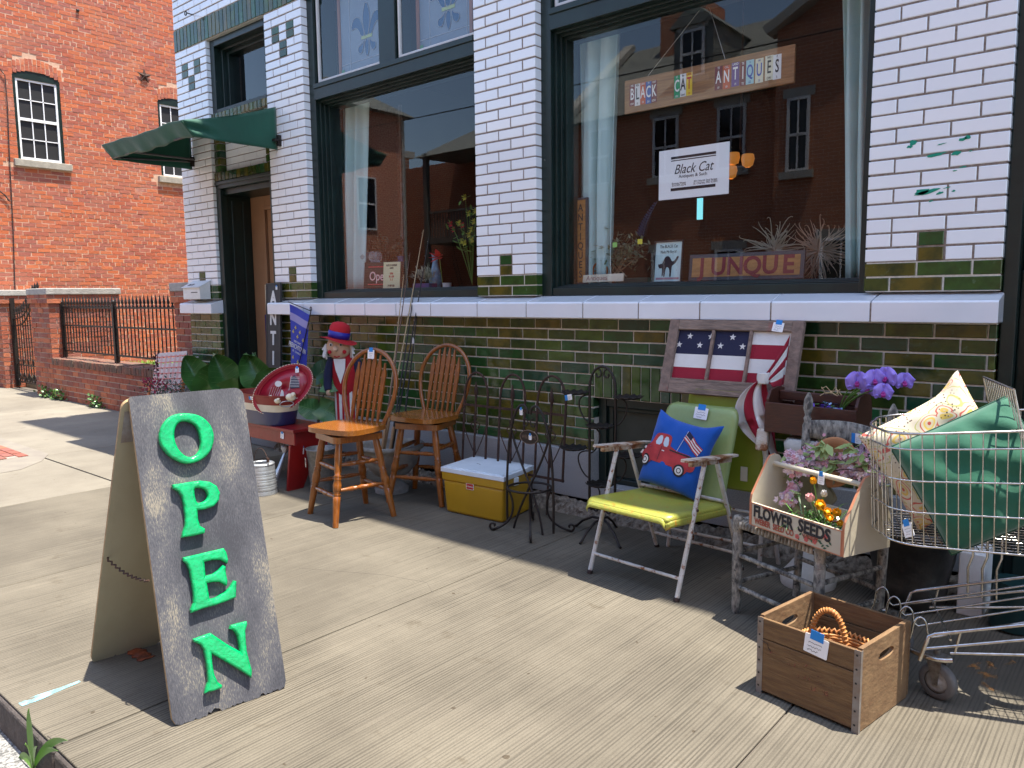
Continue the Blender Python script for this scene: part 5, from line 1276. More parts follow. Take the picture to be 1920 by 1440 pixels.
# loose end of the cloth: gathered fan then hanging tail
mb = MB()
fan0 = [FRM @ Vector((WFr-.075, HFr-.085+ -.0, .012)), FRM @ Vector((WFr-.068, .085, .014))]
kn = WP(1432,712,3.98)
nst = 7
def fan(u, v):
    top = (FRM @ Vector((WFr-.066, z1f-.02, .016))).lerp(FRM @ Vector((WFr-.070, z0f-.02, .02)), u)
    end = kn+Vector((.05*u, -.01*u, .04*(1-u)-.02))
    p = top.lerp(end, v); p.y -= .035*math.sin(PI*v)+.018*math.sin(u*15)*math.sin(PI*v*.9); p.z -= .03*math.sin(PI*v)*(1-u); return p
for i in range(5):
    mb.grid(lambda u,v,i=i: fan((i+u)/5, v), 6, 16, (1,0,1,0,1)[i])
mb.grid(lambda u,v: kn+Vector(((.030+.004*math.sin(u*40))*math.cos(2*PI*u)*(1-.25*abs(v-.5)), -.01+(.026)*math.sin(2*PI*u), .04-.06*v)), 24, 8, 0)
pth = bez([kn+Vector((-.01,0,0)), kn+Vector((-.10,-.02,-.06)), kn+Vector((-.075,-.02,-.22)), kn+Vector((.02,-.02,-.30)), kn+Vector((.085,-.01,-.44))], 26)
wd = [.035+.085*math.sin(PI*min(1,i/23)) for i in range(27)]
for s0, s1, mi in ((-1,-.45,0),(-.45,.15,1),(.15,.6,0),(.6,1,1)):
    def tail(u, v, s0=s0, s1=s1):
        i = min(26, int(v*26)); p = pth[i]; s = s0+(s1-s0)*u; w_ = wd[i]
        return p+Vector((s*w_*.8, -.02*math.cos(s*4)+.012*math.sin(s*9+v*3), s*w_*.35))
    mb.grid(tail, 6, 27, mi)
mb.build('flag_tail', [M_['fab_white'], M_['fab_red'], M_['fab_navy']], FF, solid=.002)
price_tag(FRM @ Matrix.Translation((WFr-.135,HFr-.012,.018)), FF, .062, .052, rot=-.1, seed=21)

# ------------------------------------------------------------------ pedestal and dark tool box
PD = MB(); 
PD.lathe([(.135,0),(.14,.03),(.125,.06),(.10,.09),(.065,.14),(.055,.25),(.055,.58),(.07,.64),(.10,.68),(.135,.70),(.14,.74),(.12,.765)], 28, 0, Matrix.Translation((-1.33,3.93,0)))
lab(PD.build('pedestal', M_['stone_white']), 'white cast stone pedestal with round base holding up the dark wooden tool box', 'pedestal')
TB = thing('tool_box', 'dark stained wooden carrying box with flowers inside, perched beside the flag frame', 'wooden box', (-1.33,3.97,.78))
TM_ = frame((-1.555,3.85,.790), (.995,-.03,-.015), (0,0,1)); L_ = .455; D_b = .24
def tb(x0,x1,y0,y1,d0,d1,name,par=TB,mi=0):
    mb = MB(); mb.box(x0,x1,y0,y1,-d1,-d0,mi,TM_); return mb.build(name, M_['dark_wood'], par, bevel=.003)
tb(0,L_,0,.155,0,.014,'front_board'); tb(0,L_,0,.15,D_b-.014,D_b,'back_board'); tb(.012,L_-.012,0,.012,.014,D_b-.014,'bottom')
for x in (0, L_-.014):
    mb = MB(); o = [(0.0,0),(D_b,0),(D_b,.165),(D_b*.86,.215),(D_b*.6,.225),(.045,.215),(.0,.17)]
    M = TM_ @ Matrix.Translation((x+.0002,0,0)) @ Matrix(((0,0,1,0),(0,1,0,0),(-1,0,0,0),(0,0,0,1)))
    mb.prism([(a+.0142 if a == 0 else a-(.0142 if a == D_b else 0), b) for a, b in o], .0136, 0, M); mb.build('end_board', M_['dark_wood'], TB, bevel=.003)
mb = MB(); mb.box(.0145,L_-.0145,.155,.205,-D_b*.62-.010,-D_b*.62+.010,0,TM_); mb.build('handle', M_['dark_wood'], TB, bevel=.006)
ORC = thing('orchid', 'spray of violet artificial orchids rising from the dark wooden box', 'flowers', tuple(TM_ @ Vector((L_*.8,.1,-.12))))
ends = [(1607,716,3.86),(1638,712,3.84),(1664,708,3.86),(1694,715,3.9),(1655,735,3.82),(1630,728,3.95)]
base = TM_ @ Vector((L_*.72,.06,-.12))
for i, (px_, py_, Y_) in enumerate(ends):
    c = WP(px_, py_, Y_); mb = MB(); mb.tube(bez([base, base+Vector((0,0,.15)), c+Vector((0,.03,.03)), c], 10), .003, 5); mb.build('stem', M_['stem'], ORC)
    mb = MB(); fw = (EYE-c).normalized(); fw = (fw+Vector((.55*math.sin(i*2.3), .1, -.25+.3*math.sin(i*4.1)))).normalized(); F = frame(c, Vector((0,0,1)).cross(fw), Vector((0,0,1)))
    r = .056 if i in (0,1,2) else .046
    for k, (a, wl, ww) in enumerate(((90,.9,.50),(210,.85,.45),(330,.85,.45),(15,1.0,.85),(165,1.0,.85))):
        a = math.radians(a+8*math.sin(i)); d = Vector((math.cos(a), math.sin(a))); n = Vector((-d.y, d.x))
        def pet(u, v, d=d, n=n, wl=wl, ww=ww, k=k):
            t = v; w_ = math.sin(PI*min(1,t**.8))**.75*ww*r; s = (u-.5)*2
            return Vector((d.x*t*wl*r+n.x*s*w_, d.y*t*wl*r+n.y*s*w_, .006*(k > 2)+.016*t-.018*s*s*t+.004+.003*math.sin(t*9+s*3)))
        mb.grid(pet, 7, 8, 0, M=F)
    mb.ball(F @ Vector((0,-.004,.014)), .009, 6, 1); mb.grid(lambda u,v: Vector(((u-.5)*.022*(1-.3*v), -.004-.02*v, .014+.010*math.sin(PI*v))), 5, 5, 1, M=F)
    mb.build('flower', [M_['orchid'], M_['orchid_c']], ORC)
mb = MB()
for i in range(60):
    c = TM_ @ Vector((rnd(.2,.36), rnd(.11,.165), -rnd(.04,.16))); a = rnd(0,6.3); s = rnd(.012,.02)
    x = Vector((math.cos(a), math.sin(a), rnd(-.4,.6)))*s; y = Vector((-math.sin(a), math.cos(a), rnd(-.3,.8)))*s*.6
    mb.add([c-x, c-y, c+x, c+y], [(0,1,2,3)], 0 if i < 26 else (1 if i < 44 else 2))
lab(mb.build('small_flowers', [mat('pale_blue_petal', (.28,.45,.70), .6), mat('violet_petal', (.14,.06,.45), .6), M_['leaf']]), 'small blue and violet artificial flowers lying inside the dark wooden box', 'flowers')
mb = MB(); c = TM_ @ Vector((.285,.215,-D_b*.62+.01))
for i in range(7):
    a = rnd(-.9,.9)+(PI if i % 2 else 0); mb.tube([c, c+Vector((.03*math.cos(a), -.01, .012+.02*math.sin(a*2))), c+Vector((.055*math.cos(a), -.015, rnd(-.02,.03)))], .0022, 4)
mb.ball(c, .008, 6); mb.build('raffia_bow', mat('raffia', (.55,.40,.22), .8), TB)

# ------------------------------------------------------------------ ladder-back chair
LC = thing('ladder_back_chair', 'old flaking grey ladder back chair with a woven seat under the flower seeds box', 'chair', (-1.17,3.45,0))
FLc, FRc, RRc, RLc = [Vector(p) for p in ((-1.462,3.345,0),(-1.025,3.165,0),(-.885,3.53,0),(-1.315,3.72,0))]
for p, h, nm in ((FLc,.475,'front_post'),(FRc,.475,'front_post')):
    mb = MB(); mb.lathe([(.017,0),(.022,.02),(.024,.2),(.0235,.385),(.020,.392),(.0235,.40),(.0245,h-.02),(.020,h-.004),(.010,h)], 14, 0, Matrix.Translation(p)); mb.build(nm, M_['grey_wood'], LC)
for p, lean in ((RRc, Vector((.01,.06,0))),(RLc, Vector((.01,.06,0)))):
    prof = [(0,.018),(.4,.022),(.84,.021),(.86,.014),(.875,.019),(.89,.012),(.925,.023),(.965,.020),(.985,.012),(1,.004)]
    mb = MB(); mb.lathe_ab(p, p+lean+Vector((0,0,1.02)), prof, 14); mb.build('rear_post', M_['grey_wood'], LC)
for a, b, zs in ((FLc,FRc,(.13,.285)),(FLc,RLc,(.15,.30)),(FRc,RRc,(.15,.30)),(RLc,RRc,(.20,))):
    for z in zs:
        mb = MB(); mb.tube([a+Vector((0,0,z)), b+Vector((0,0,z))], .0115, 8); mb.build('stretcher', M_['grey_wood'], LC)
mb = MB(); up = Vector((0,0,.44))
cs = [FLc+up, FRc+up, RRc+up, RLc+up]; ct = sum(cs, Vector())/4
N_ = 22
for i in range(4):       # wrapped cords around each seat rail, running to the centre
    a, b = cs[i], cs[(i+1) % 4]; d = (b-a).normalized(); inn = Vector((-d.y, d.x, 0))
    for k in range(N_):
        t = (k+.5)/N_; p = a.lerp(b, .05+.9*t); dep = min(t, 1-t)*.42*.95+.008
        mb.tube([p+inn*dep+Vector((0,0,.006)), p+inn*.012+Vector((0,0,.012)), p-inn*.015+Vector((0,0,.006)), p-inn*.017+Vector((0,0,-.012)), p+inn*.004+Vector((0,0,-.018))], .0088, 6)
mb.build('woven_seat', M_['rush'], LC)
for z, h in ((.80,.105),(.62,.08)):
    mb = MB(); a = RLc+Vector((.008,.05,z)); b = RRc+Vector((.008,.05,z)); n = (b-a).normalized(); o = Vector((-n.y, n.x, 0))
    def sl_(u, v, a=a, b=b, h=h, o=o): p = a.lerp(b, u)+o*(.020*math.sin(PI*u)); p.z += h*v-(h*.22*(1-math.sin(PI*u)) if v > .5 else -h*.0*u); return p
    mb.grid(sl_, 20, 4); mb.build('slat', M_['grey_wood'], LC, solid=.012)
mb = MB(); mb.tube([FRc+Vector((.0235*math.cos(t), .0235*math.sin(t), .36+.002*t)) for t in [k*.5 for k in range(26)]], .0015, 4); mb.build('wire_tie', M_['strap'], LC)
price_tag(frame((RLc.lerp(RRc,.66))+Vector((.008,.026,.868)), (RRc-RLc), (0,0,1)), LC, .036, .046, 'side', seed=31)

# ------------------------------------------------------------------ flower seeds box
FS = thing('flower_box', 'cream painted wooden carrier lettered FLOWER SEEDS with a dowel handle', 'wooden box', (-1.08,3.2,.46))
a, b, c = G(1408,984,.468), G(1577,1044,.468), G(1667,1023,.468)
ux = (b-a).normalized(); uy = Vector((-ux.y, ux.x, 0)); Lb = (b-a).length; Db = .27
FM2 = frame(a, ux, (0,0,1))
mb = MB(); mb.box(0,Lb,0,.105,-.012,0,0,FM2); mb.build('front_board', M_['seed_cream'], FS, bevel=.002)
mb = MB(); mb.box(0,Lb,0,.105,-Db,-Db+.012,0,FM2); mb.box(.012,Lb-.012,0,.010,-Db+.012,-.012,0,FM2); mb.build('back_board', M_['seed_cream'], FS, bevel=.002)
for x in (-.012, Lb):
    M = FM2 @ Matrix.Translation((x,0,0)) @ Matrix(((0,0,1,0),(0,1,0,0),(-1,0,0,0),(0,0,0,1)))
    o = [(0,0),(Db,0),(Db,.115),(Db*.98,.14),(Db*.66,.285),(Db*.60,.305),(Db*.5,.312),(Db*.40,.305),(Db*.34,.285),(Db*.02,.14),(0,.115)]
    mb = MB(); mb.prism(o, .012, 0, M, side=1); mb.build('end_board', [M_['seed_cream'], M_['seed_edge']], FS, bevel=.0025)
mb = MB(); mb.tube([FM2 @ Vector((-.016,.268,-Db/2)), FM2 @ Vector((Lb+.014,.268,-Db/2))], .0115, 12); mb.build('dowel_handle', M_['seed_cream'], FS)
mb = MB()
for q in ((0,Lb,0,.004),(0,Lb,.101,.105),(0,.004,.004,.101),(Lb-.004,Lb,.004,.101)): mb.box(q[0],q[1],q[2],q[3],.0002,.0012,0,FM2)
mb.build('painted_border', M_['seed_edge'], FS)
mb = MB(); FMt = FM2 @ Matrix.Translation((0,0,.0012))
put_text(mb, 'FLOWER', FMt, .072, 0, x=.128, y=.066, ext=.0005, off=.0026, sx=.80, rot=-.02)
put_text(mb, 'SEEDS', FMt, .072, 0, x=.352, y=.067, ext=.0005, off=.0026, sx=.86, rot=-.03)
put_text(mb, 'GARDEN', FMt, .016, 1, x=.10, y=.0965, ext=.0005, off=.0004)
put_text(mb, 'WEBER  SEED CO', FMt, .036, 1, x=.135, y=.026, ext=.0005, off=.0010, sx=.80)
put_text(mb, 'VARIETY', FMt, .021, 1, x=.335, y=.034, ext=.0005, off=.0004)
mb.build('lettering', [M_['ink'], mat('brick_red_lettering', (.33,.07,.04), .7)], FS)
mb = MB(); rr = random.Random(4)
for i in range(4):
    cx_, cy_ = .268+.046*i+rr.uniform(-.004,.004), .022+rr.uniform(-.003,.010)+(.03 if i == 3 else 0)
    for k in range(5): aa = k*1.257; mb.prism(circ(cx_+.0065*math.cos(aa), cy_+.0065*math.sin(aa), .0052, 8), .0006, 0, FMt)
for i in range(16):
    x, y, aa = .262+.0115*i+rr.uniform(-.004,.004), .018+rr.uniform(-.008,.020), rr.uniform(-1.2,1.2)
    mb.prism([(x+.010*math.cos(aa)*t+.0045*math.sin(aa)*s, y+.010*math.sin(aa)*t-.0045*math.cos(aa)*s) for t, s in ((-1,0),(0,-1),(1,0),(0,1))], .0005, 1, FMt)
mb.build('painted_flowers', [mat('painted_rose', (.50,.10,.09), .7), mat('painted_leaf', (.03,.09,.05), .7)], FS)
price_tag(frame(FM2 @ Vector((Lb*.56,.275,-Db/2+.012)), ux, (0,0,1)), FS, .034, .045, seed=33)
def petalcup(mb, c, r, mi, n=5, open_=.5, up=Vector((0,0,1))):
    F = frame(c, up.orthogonal(), up.cross(up.orthogonal())); F = frame(c, up.orthogonal(), up.orthogonal().cross(up)*-1)
    for k in range(n):
        a = 2*PI*k/n+r*300
        def p(u, v, a=a): 
            w_ = math.sin(PI*(.12+.8*v))*.75*r; rad = r*open_*(.35+1.0*v-.35*v*v); s = (u-.5)*2
            return Vector((math.cos(a)*rad-math.sin(a)*s*w_, math.sin(a)*rad+math.cos(a)*s*w_, r*1.5*v-.15*r*s*s))
        mb.grid(p, 5, 6, mi, M=F)
TU = thing('tulip_bunch', 'bunch of yellow and pink artificial tulips in the flower seeds box', 'flowers', tuple(FM2 @ Vector((.28,.02,-.1))))
heads = [(1525,902,'y',.018,1),(1519,934,'p',.022,0),(1545,926,'w',.018,1),(1538,948,'y',.026,0),(1551,961,'y',.022,0),(1568,962,'y',.022,0),(1555,972,'y',.021,0),(1574,981,'y',.017,0),(1563,977,'p',.015,0)]
bs = FM2 @ Vector((.27,.02,-.13))
for i, (px_, py_, k_, r, tall) in enumerate(heads):
    c = ip(px_, py_, FM2 @ Vector((0,0,-.05-.03*(i % 3))), FM2.to_3x3().col[2]); up_ = (c-bs).normalized()
    mb = MB(); mb.tube(bez([bs, bs.lerp(c,.6)+Vector((0,0,.03)), c], 8), .0025, 5); mb.build('stem', M_['stem'], TU)
    mb = MB(); petalcup(mb, c-up_*r*.6, r, 0, 6, .62 if not tall else .5, up_); mb.ball(c, r*.55, 6, 0); mb.build('flower', {'y':M_['tulip_y'],'p':M_['tulip_p'],'w':M_['fab_white']}[k_], TU)
mb = MB()
for i in range(130):
    aa = rnd(0,2*PI); l_ = rnd(.06,.16); p0 = FM2 @ Vector((rnd(.18,.38), rnd(.03,.09), -rnd(.04,.16))); d = Vector((math.cos(aa)*.7, math.sin(aa)*.7, rnd(.0,.8)))*l_
    s = Vector((-math.sin(aa), math.cos(aa), 0))*.0035
    mb.add([p0-s, p0+s, p0+d*.6+s, p0+d*.6-s, p0+d+Vector((0,0,-.03))], [(0,1,2,3),(3,2,4)], 0)
mb.build('blades', M_['leaf'], TU)
# blossom sprays and the hat behind
BL = thing('blossom_spray', 'spray of pale pink artificial blossom and green leaves behind the seeds box', 'flowers', (-1.2,3.55,.5))
mb = MB(); mt_ = MB(); ml_ = MB(); rr = random.Random(11)
def blossoms(mb, c, n, rad, s=.0145):
    for _ in range(int(n*1.7)):
        p = c+Vector((rr.gauss(0,rad), rr.gauss(0,rad*.6), rr.gauss(0,rad*.8))); 
        x = Vector((rr.uniform(-1,1), rr.uniform(-1,1), rr.uniform(-1,1))).normalized()
        nn = (Vector((rr.uniform(-.7,.7), -1, rr.uniform(-.3,.9)))).normalized(); x = (x-nn*x.dot(nn)).normalized(); y = nn.cross(x); q = s*rr.uniform(.7,1.25)
        vs = [p]+[p+x*q*math.cos(t)*(1 if k % 2 else .62)+y*q*math.sin(t)*(1 if k % 2 else .62)+nn*(.3*q if k % 2 else 0) for k, t in enumerate([2*PI*j/10 for j in range(10)])]
        mb.add(vs, [(0, 1+j, 1+(j+1) % 10) for j in range(10)], 0)
def leafq(mb, p, d, l_, w_, mi=0):
    d = d.normalized(); s = d.cross(Vector((0,-.4,1))).normalized(); nrm = s.cross(d)
    vs = [p, p+d*l_*.35+s*w_, p+d*l_*.38-nrm*w_*.25, p+d*l_*.35-s*w_, p+d*l_*.75+s*w_*.6, p+d*l_*.75-s*w_*.6, p+d*l_]
    mb.add(vs, [(0,1,2),(0,2,3),(1,4,2),(2,4,6),(2,6,5),(2,5,3)], mi, True)
for (px_, py_, Y_, n, rad) in ((1490,862,3.42,44,.026),(1498,880,3.38,34,.022),(1520,868,3.5,20,.02),(1556,840,3.62,32,.024),(1560,852,3.6,20,.02),(1600,862,3.5,36,.026),(1612,880,3.45,30,.022),(1585,885,3.45,20,.02),(1626,840,3.6,20,.018),(1540,870,3.45,16,.018),(1478,935,3.35,26,.018),(1490,912,3.38,18,.014),(1518,845,3.5,16,.016),(1640,895,3.35,26,.020),(1630,870,3.45,16,.016),(1575,865,3.5,16,.02)):
    c = WP(px_, py_, Y_); blossoms(mb, c, n, rad)
    mt_.tube(bez([Vector((-1.2,3.5,.62)), Vector((-1.2,3.5,.85)).lerp(c,.5), c+Vector((0,.02,-.01))], 8), .002, 4)
    for _ in range(2): leafq(ml_, c+Vector((rr.gauss(0,.03), .01, rr.gauss(0,.02))), Vector((rr.uniform(-1,1), -.4, rr.uniform(-.6,.8))), rr.uniform(.04,.075), rr.uniform(.009,.016))
for (px_, py_) in ((1535,836),(1548,838),(1595,836),(1618,862),(1560,870),(1475,890),(1640,905),(1534,850),(1606,850)):
    c = WP(px_, py_, 3.45)
    for _ in range(4): leafq(ml_, c+Vector((rr.gauss(0,.012), 0, rr.gauss(0,.012))), Vector((rr.uniform(-1,1), -.5, rr.uniform(-.7,.5))), rr.uniform(.05,.085), rr.uniform(.012,.02))
mb.build('petals', M_['blossom'], BL); mt_.build('twigs', M_['twig'], BL); ml_.build('leaves', M_['leaf_pale'], BL)
HT = thing('garden_hat', 'terracotta straw hat with sage green ribbon standing behind the seeds box', 'hat', (-1.22,3.5,.47))
c = WP(1565,868,3.52); HM = frame(c, (1,-.2,0), (0,.35,1))
mb = MB(); mb.lathe([(.001,.0),(.065,.0),(.075,.005),(.082,.012),(.105,.02),(.115,.019)], 36, 0, HM, cap=False); mb.build('brim', M_['terracotta'], HT, solid=.004)
mb = MB(); c2 = WP(1512,915,3.42)
mb.grid(lambda u,v: Vector((c2.x+.19*(u-.45)+.012*math.sin(v*9+u*4), 3.44+.03*math.sin(u*14+v*2)+.03*v, c2.z-.10+.19*v*(1-.3*(2*u-1)**2))), 34, 16); mb.build('ribbon', M_['olive_cloth'], HT, solid=.003)

# ------------------------------------------------------------------ wooden crate
CT = thing('wooden_crate', 'old brown wooden crate with hand holes, steel corner straps and a price card', 'crate', (-.86,2.83,0))
pA, pB, pC = Vector((-1.093,2.703,0)), Vector((-.709,2.640,0)), Vector((-.640,3.015,0))
ux = (pB-pA).normalized(); uy = (pC-pB).normalized(); Lc = (pB-pA).length; Dc = (pC-pB).length; Hc = .302
CM = Matrix(((ux.x,uy.x,0,pA.x),(ux.y,uy.y,0,pA.y),(0,0,1,0),(0,0,0,1)))
T_ = .016
for (z0, z1) in ((.0,.008),(.012,.215),(.219,Hc-.006)):
    if z0 == 0: continue
    for y0 in (0, Dc-.012):
        mb = MB(); mb.box(.0,Lc,y0,y0+.012,z0,z1,0,CM); mb.build('side_plank', M_['crate'], CT, bevel=.0025)
for x0 in (.001, Lc-T_-.001):
    hole = [(Dc*.5+.058*math.copysign(min(1,abs(math.cos(t))**.6), math.cos(t)), .232+.017*math.sin(t)) for t in [2*PI*k/24 for k in range(24)]]
    outr = [(.013,.004),(Dc-.013,.004),(Dc-.013,Hc),(.013,Hc)]
    vs, fs = curve_shape([outr, hole], T_/2, 0)
    M = CM @ Matrix.Translation((x0+T_/2,0,0)) @ Matrix(((0,0,1,0),(1,0,0,0),(0,1,0,0),(0,0,0,1)))
    mb = MB(); mb.add(vs, fs, 0, False, M); mb.build('end_panel', M_['crate_end'], CT)
mb = MB(); mb.box(T_,Lc-T_,.012,Dc-.012,.006,.018,0,CM); mb.build('bottom', M_['crate'], CT)
for x0, y0, xa, ya in ((-.0015,-.0015,.020,-.0002),(Lc-.022,-.0018,Lc-.0005,-.0002)):
    mb = MB(); mb.box(x0,xa+.002,y0,ya,.0,Hc-.004,0,CM)
    if x0 > .1: mb.box(Lc+.0002,Lc+.0016,-.0018,.012,0,Hc-.004,0,CM)
    for k in range(6): mb.add([CM @ Vector((x0+.010+.004*math.cos(t), y0-.0012, .03+.05*k+.004*math.sin(t))) for t in [2*PI*j/8 for j in range(8)]], [tuple(range(8))], 1)
    mb.build('corner_strap', [M_['strap'], M_['black']], CT)
CF = frame(pA, ux, (0,0,1))
mb = MB(); mp_ = CF @ Matrix.Translation((0,0,.0004))
put_text(mb, 'QUALITY', mp_, .038, 0, x=.125, y=.165, ext=.0002, space=1.1, sx=.9); put_text(mb, 'DAIRY', mp_, .050, 0, x=.235, y=.135, ext=.0002); put_text(mb, 'ST. LOUIS', mp_, .024, 0, x=.23, y=.10, ext=.0002)
mb.build('faded_stencil', fade('faded_red_ink', (.30,.09,.06), .52, 30), CT)
price_tag(CF @ Matrix.Translation((.235,.297,.001)), CT, .088, .070, rot=-.10, seed=41)
mb = MB(); o = [(.012,.212),(.03,.205),(.042,.203),(.044,.190),(.055,.178)]; mb.tube([(x,y,.0008) for x,y in o], .0012, 4, M=CF); mb.build('crack', M_['black'], CT)
# wicker basket inside
WB = thing('wicker_basket', 'small honey coloured wicker basket with hooped handle inside the wooden crate', 'basket', tuple(CM @ Vector((.235,.19,.02))))
bc = CM @ Vector((.215,.185,.05))
mb = MB()
for k in range(16):
    z = .0+.0095*k; r = .075+.0028*k; ph = PI/24 if k % 2 else 0
    mb.tube([bc+Vector(((r+.003*math.cos(12*t+ph*24))*math.cos(t)*1.15, (r+.003*math.cos(12*t+ph*24))*math.sin(t)*.9, z)) for t in [2*PI*j/60 for j in range(60)]], .005, 5, closed=True)
mb.build('body', M_['wicker'], WB)
mb = MB()
for k in range(46):
    t = 2*PI*k/46; c = bc+Vector((.122*math.cos(t)*1.12, .122*math.sin(t)*.9, .158)); d = Vector((-math.sin(t), math.cos(t), .3)).normalized()
    mb.tube([c-d*.010+Vector((0,0,-.008)), c+Vector((0,0,.008)), c+d*.010+Vector((0,0,-.008))], .0052, 5)
mb.build('rim', M_['wicker'], WB)
hp = [bc+Vector((-.03+.062*math.cos(PI*k/24)*1.0*(-1), -.02, .16+.125*math.sin(PI*k/24))) for k in range(25)]
mb = MB(); mb.tube(hp, .009, 8)
for k in range(1, 24):
    p = hp[k]; q = (hp[min(24,k+1)]-hp[k-1]).normalized(); a_ = q.orthogonal().normalized(); b_ = q.cross(a_)
    mb.tube([p+a_*.0095*math.cos(t)+b_*.0095*math.sin(t)+q*.001*t for t in [2*PI*j/8 for j in range(9)]], .0032, 4)
mb.build('handle', M_['wicker'], WB)

# ------------------------------------------------------------------ shopping trolley
ST = thing('shopping_cart', 'chrome wire shopping cart with cushions inside at the right of the display', 'shopping cart', (-.3,3.3,0))
O_ = Vector((-.715,2.925,0)); au = Vector((.936,.352,0)).normalized(); av = Vector((-au.y, au.x, 0)); Wc = .43; Lt = 1.02
def K(a_, b_, z): return O_+au*a_+av*b_+Vector((0,0,z))
def rimz(t, a_): return .60+(.40+.085*a_)*t    # t 0 bottom .. 1 rim
def outline(t, n=14):     # plan loop from rear near side, round the nose, to rear far side ; t level
    fl = .0+.02*t; pts = []
    L0 = Lt; r = .12; nose = -.02*t
    pts.append((L0, -fl)); 
    for i in range(6): pts.append((L0-(L0-r)*(i+1)/6, -fl))
    for i in range(1, n+1): a_ = math.radians(90*i/n); pts.append((r-(r-nose)*math.sin(a_), -fl+r-r*math.cos(a_)))
    for i in range(1, 6): pts.append((nose-.028*math.sin(PI*i/6), r-fl+(Wc+2*fl-2*r)*i/6))
    for i in range(0, n+1): a_ = math.radians(90*i/n); pts.append((nose+(r-nose)*(1-math.cos(a_)), Wc+fl-r+r*math.sin(a_)))
    for i in range(6): pts.append((r+(L0-r)*(i+1)/6, Wc+fl))
    return pts
def lerpo(t, s):   # point at arclength fraction s on level t
    pts = outline(t); seg = [0]
    for i in range(1, len(pts)): seg.append(seg[-1]+math.dist(pts[i], pts[i-1]))
    d = s*seg[-1]
    for i in range(1, len(pts)):
        if d <= seg[i]+1e-9: k = (d-seg[i-1])/(seg[i]-seg[i-1]); return (pts[i-1][0]+(pts[i][0]-pts[i-1][0])*k, pts[i-1][1]+(pts[i][1]-pts[i-1][1])*k)
    return pts[-1]
for t, r in ((0,.0042),(.30,.0035),(.58,.0035),(.86,.0035),(1.0,.0050)):
    mb = MB(); mb.tube([K(a_, b_, rimz(t, a_)) for a_, b_ in outline(t)], r, 8); mb.build('basket_rail', M_['chrome'], ST)
mb = MB(); NV = 66
for i in range(NV+1):
    s = i/NV; p, q = lerpo(0, s), lerpo(1, s)
    pts = [K(p[0]+(q[0]-p[0])*t, p[1]+(q[1]-p[1])*t, rimz(t, p[0]+(q[0]-p[0])*t)) for t in (0,.5,1)]
    mb.tube(pts, .0025, 5, cap=False)
mb.build('side_wires', M_['chrome'], ST)
mb = MB()
for i in range(38):
    a_ = -.01+i*(Lt+.01)/37; mb.tube([K(a_, .004 if a_ > .12 else .12-a_*.9, .598), K(a_, Wc-.004 if a_ > .12 else Wc-.12+a_*.9, .598)], .0020, 4, cap=False)
for j in range(12): b_ = .02+j*(Wc-.04)/11; mb.tube([K(.02 if 2<j<9 else .07, b_, .5945), K(Lt, b_, .5945)], .0020, 4, cap=False)
mb.build('bottom_wires', M_['chrome'], ST)
mb = MB()   # folding rear gate standing up at the handle end
for x in range(15): b_ = .01+x*(Wc-.02)/14; mb.tube([K(.43,b_,.88), K(.365,b_,1.17)], .0021, 4, cap=False)
for z, a_ in ((.88,.43),(1.17,.365),(1.03,.397)): mb.tube([K(a_,0,z), K(a_,Wc,z)], .0045, 6)
for b_ in (0, Wc): mb.tube([K(.43,b_,.88), K(.365,b_,1.17)], .0045, 6)
mb.build('child_seat', M_['chrome'], ST)
for b_ in (0, Wc):
    mb = MB(); mb.tube(bez([K(.60,b_,.26), K(.8,b_,.28), K(.95,b_,.32), K(1.02,b_,.5), K(1.06,b_,1.05)], 16), .0095, 8); mb.build('frame_tube', M_['chrome'], ST)
    mb = MB(); mb.tube([K(.95,b_,.49), K(.5,b_,.37), K(.17,b_,.281), K(.150,b_,.27), K(.125,b_,.175)], .0070, 8); mb.tube([K(.95,b_,.42), K(.5,b_,.315), K(.14,b_,.222)], .0062, 8); mb.tube([K(.95,b_,.32), K(.45,b_,.246), K(.22,b_,.217)], .0058, 8); mb.tube([K(.25,b_,.303), K(.235,b_,.22)], .0050, 6); mb.build('lower_rail', M_['chrome'], ST)
    for a_ in ((.36, .41, .46) if b_ else (.62,)):
        mb = MB(); mb.tube([K(a_,b_,.60), K(a_+.005,b_,.45), K(a_-.01,b_,.40), K(a_-.005,b_,.28)], .005, 6); mb.build('strut', M_['chrome'], ST)
mb = MB(); mb.tube(bez([K(.225,-.02,.20), K(.11,-.03,.175), K(.02,.2,.17), K(.0,Wc+.02,.165), K(.06,Wc+.02,.175)], 20), .0095, 8); mb.build('bumper', M_['rust_iron'] if False else M_['chrome'], ST)
for j in range(4):     # tray rods ending in upright loops at the nose
    b_ = .075+j*.093; mb = MB()
    n0 = .165-.35*b_; lp = [K(.95,b_,.50), K(n0+.075,b_,.250), K(n0+.035,b_,.236), K(n0+.022,b_,.245)]+[K(n0-.006+.024*math.cos(PI*k/12), b_, .258+.050*math.sin(PI*k/12)) for k in range(13)]+[K(n0-.036,b_,.225), K(n0-.048,b_,.195)]
    mb.tube(lp, .0042, 6); mb.build('tray_rod', M_['chrome'], ST)
for a_ in (.22, .7):
    mb = MB(); mb.tube([K(a_,0,.20+.30*a_), K(a_,Wc,.20+.30*a_)], .0045, 6); mb.build('cross_rod', M_['chrome'], ST)
